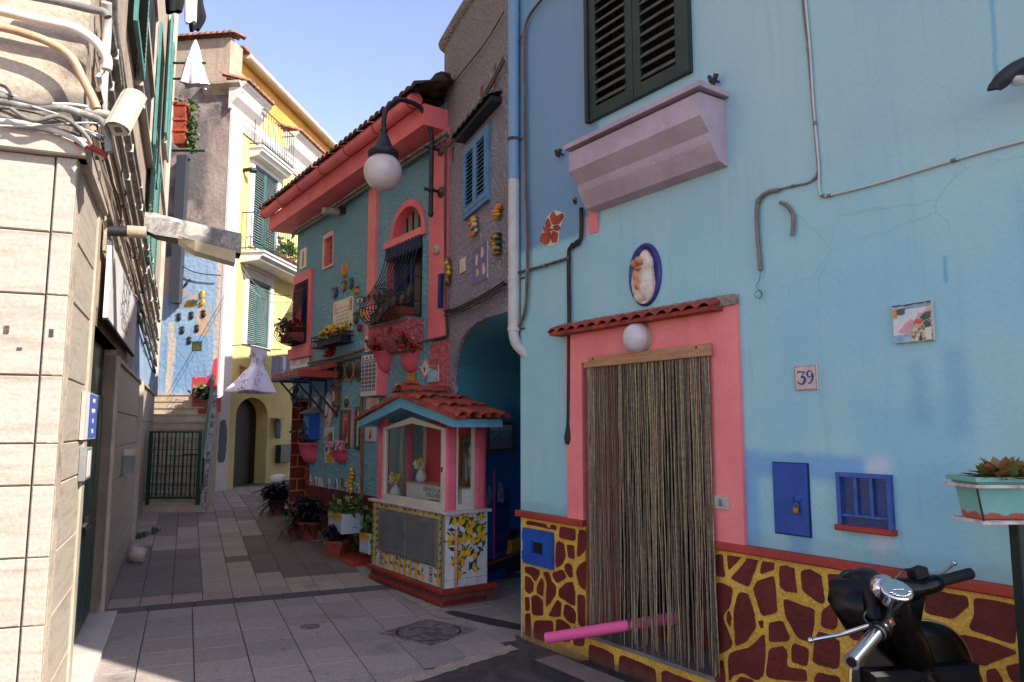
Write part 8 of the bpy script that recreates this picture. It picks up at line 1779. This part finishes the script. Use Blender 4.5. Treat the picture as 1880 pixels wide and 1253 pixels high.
mb.add(vs, [(i*12+k, i*12+(k+1) % 12, i*12+12+(k+1) % 12, i*12+12+k) for i in range(4) for k in range(12)]+[tuple(range(12)), tuple(range(48, 60))], C['rubber'], True); mb.build('seat', sc)
def wheel(o_, nm='wheel'):
    mb = MB(); mb.lathe([(.13, -.04), (.2, -.045), (.232, -.02), (.236, 0), (.232, .02), (.2, .045), (.13, .04)], C['rubber'], c=(0, o_, .236), axis='x', n=30); w_ = mb.build(nm, sc)
    mb = MB(); mb.lathe([(.0001, -.03), (.05, -.045), (.12, -.03), (.135, -.035), (.135, .035), (.12, .03), (.05, .045), (.0001, .03)], C['metal_grey'], c=(0, o_, .236), axis='x', n=24); mb.build('rim', w_)
wheel(-.30, 'front_wheel'); wheel(1.12, 'rear_wheel')
mb = MB(); mb.lathe([(.20, -.1), (.27, -.09), (.30, 0), (.27, .09), (.20, .1)], bg_, c=(0, -.29, .26), axis='x', n=30); mb.v = [v for v in mb.v]; keep = []
for f_ in mb.f:
    if sum(mb.v[i][2] for i in f_)/len(f_) > .3 and len(f_) < 10: keep.append(f_)
mb.f = keep; mb.mi = mb.mi[:len(keep)]; mb.sm = [True]*len(keep); mb.build('front_fender', sc)
mb = MB(); mb.tube([(-.06, -.3, .236), (-.06, -.12, .6), (0, -.04, .85)], .022, C['metal_grey'], 10); mb.build('fork', sc)
mb = MB(); mb.tube([(-.12, .75, .24), (-.3, .85, .01)], .012, C['black_iron'], 8); mb.build('side_stand', sc)
mb = MB(); mb.tube([(.2, 1.0, .25), (.24, 1.45, .3)], .045, ch, 14); mb.build('exhaust', sc); mb = MB(); mb.ell((0, 1.53, .62), .07, .025, .04, C['trim_red'], 14, 8); mb.build('tail_light', sc)
mb = MB(); p = hd; mb.ell((p.x-.01, p.y-.085, p.z), .065, .02, .06, C['glass_dark'], 16, 8); mb.build('headlight', sc)
# ================================================================== GREEN POST AND SUCCULENT PLANTER
pz = 1.75-73*3.0/1350; q = Vector(((1866-940)/1350*3.0*1.0, 3.0, 0)); q.x = ray(1861, 1000).x/ray(1861, 1000).y*3.0+.035
NF = Fr(q.x, q.y, 1, .0)
t = thing('green_post', 'square dark green metal post with a pale cap at the right edge', 'post', NF.M.copy()); mb = MB(); mb.bev(-.03, .03, -.03, .03, 0, pz-.02, C['green_dark'], .004); mb.build('shaft', t)
mb = MB(); mb.box(-.05, .3, -.05, .04, pz-.02, pz-.005, C['white_pvc']); mb.box(-.045, .3, -.045, .035, pz-.04, pz-.02, C['green_dark']); mb.build('cap_rail', t); mb = MB(); mb.box(.27, .33, -.03, .03, 0, pz-.04, C['green_dark']); mb.build('shaft', t)
def N_(px, py): return NF.at(px, py, .0)
t = thing('succulent_planter', 'aqua plastic trough with reddish succulents in a white bracket beside the green post', 'planter', NF.sub(0, 0, 0))
rim0, rim1 = N_(1758, 885), N_(1862, 868); zb = N_(1800, 950)[1]; zm = N_(1800, 890)[1]; u_l = N_(1768, 880)[0]; u_b = N_(1784, 950)[0]; zt = N_(1800, 874)[1]
aq = mat('aqua_plastic', (124, 178, 166), (112, 166, 154), 3, rough=.5, fine=.03, patches=[((166, 82, 60), -9, 9, -9, zb+.022, .004, 14, .03)])
mb = MB(); dpt = .16; vs = []
for u0_, z_, d_, r1 in ((u_b, zb, .06, .0), (u_l+.012, zm, .08, 0), (u_l-.0, zt-.018, .09, 0), (u_l-.012, zt-.018, .1, 0), (u_l-.012, zt, .1, 0), (u_l+.005, zt, .085, 0), (u_l+.01, zt-.02, .08, 0)):
    vs += [(u0_, d_, z_), (.26, d_, z_), (.26, -d_, z_), (u0_, -d_, z_)]
mb.add(vs, [(4*i+k, 4*i+(k+1) % 4, 4*i+4+(k+1) % 4, 4*i+4+k) for i in range(6) for k in range(4)]+[(0, 1, 2, 3)], aq); mb.add(vs[-4:], [(0, 1, 2, 3)], C['leaf_dark']); mb.build('trough', t)
mb = MB(); wpk = mat('flaking_white_rail', (214, 200, 192), (190, 150, 140), 20, rough=.7)
mb.box(u_l-.02, -.03, .095, .11, zm-.006, zm+.006, wpk); mb.box(u_l-.02, u_l-.008, -.11, .095, zm-.006, zm+.006, wpk); mb.box(u_b-.02, -.03, -.1, .1, zb-.016, zb-.004, wpk); mb.tube([(u_l-.01, .1, zm), (u_b-.008, .09, zb-.01)], .004, C['black_iron'], 6); mb.build('bracket', t)
sr = mat('succulent_red', (168, 92, 66), (108, 116, 60), 22, .4, .6, rough=.45, fine=.1); C['succ'] = sr; C['succ2'] = mat('succulent_green', (112, 128, 68), (158, 96, 64), 25, .45, .65, rough=.45, fine=.1)
for (cu, L, n_, lb) in ((-.13, .115, 20, 0), (-.06, .16, 20, 1), (.0, .13, 18, 0), (.07, .1, 16, 0), (.15, .1, 14, 0), (.22, .09, 14, 1)):
    mb = MB()
    for k in range(n_):
        an = 2*pi*k/n_*2.4; up = .1+1.2*(k/n_); mb.blade((cu+rr.uniform(-.01, .01), rr.uniform(-.03, .06), zt-.005), an, L*(1.1-.35*k/n_), .044, up, .25, C['succ' if (k+lb) % 3 else 'succ2'], 6)
    mb.build('succulent', t, fix=False)
# hidden hallway objects are left out
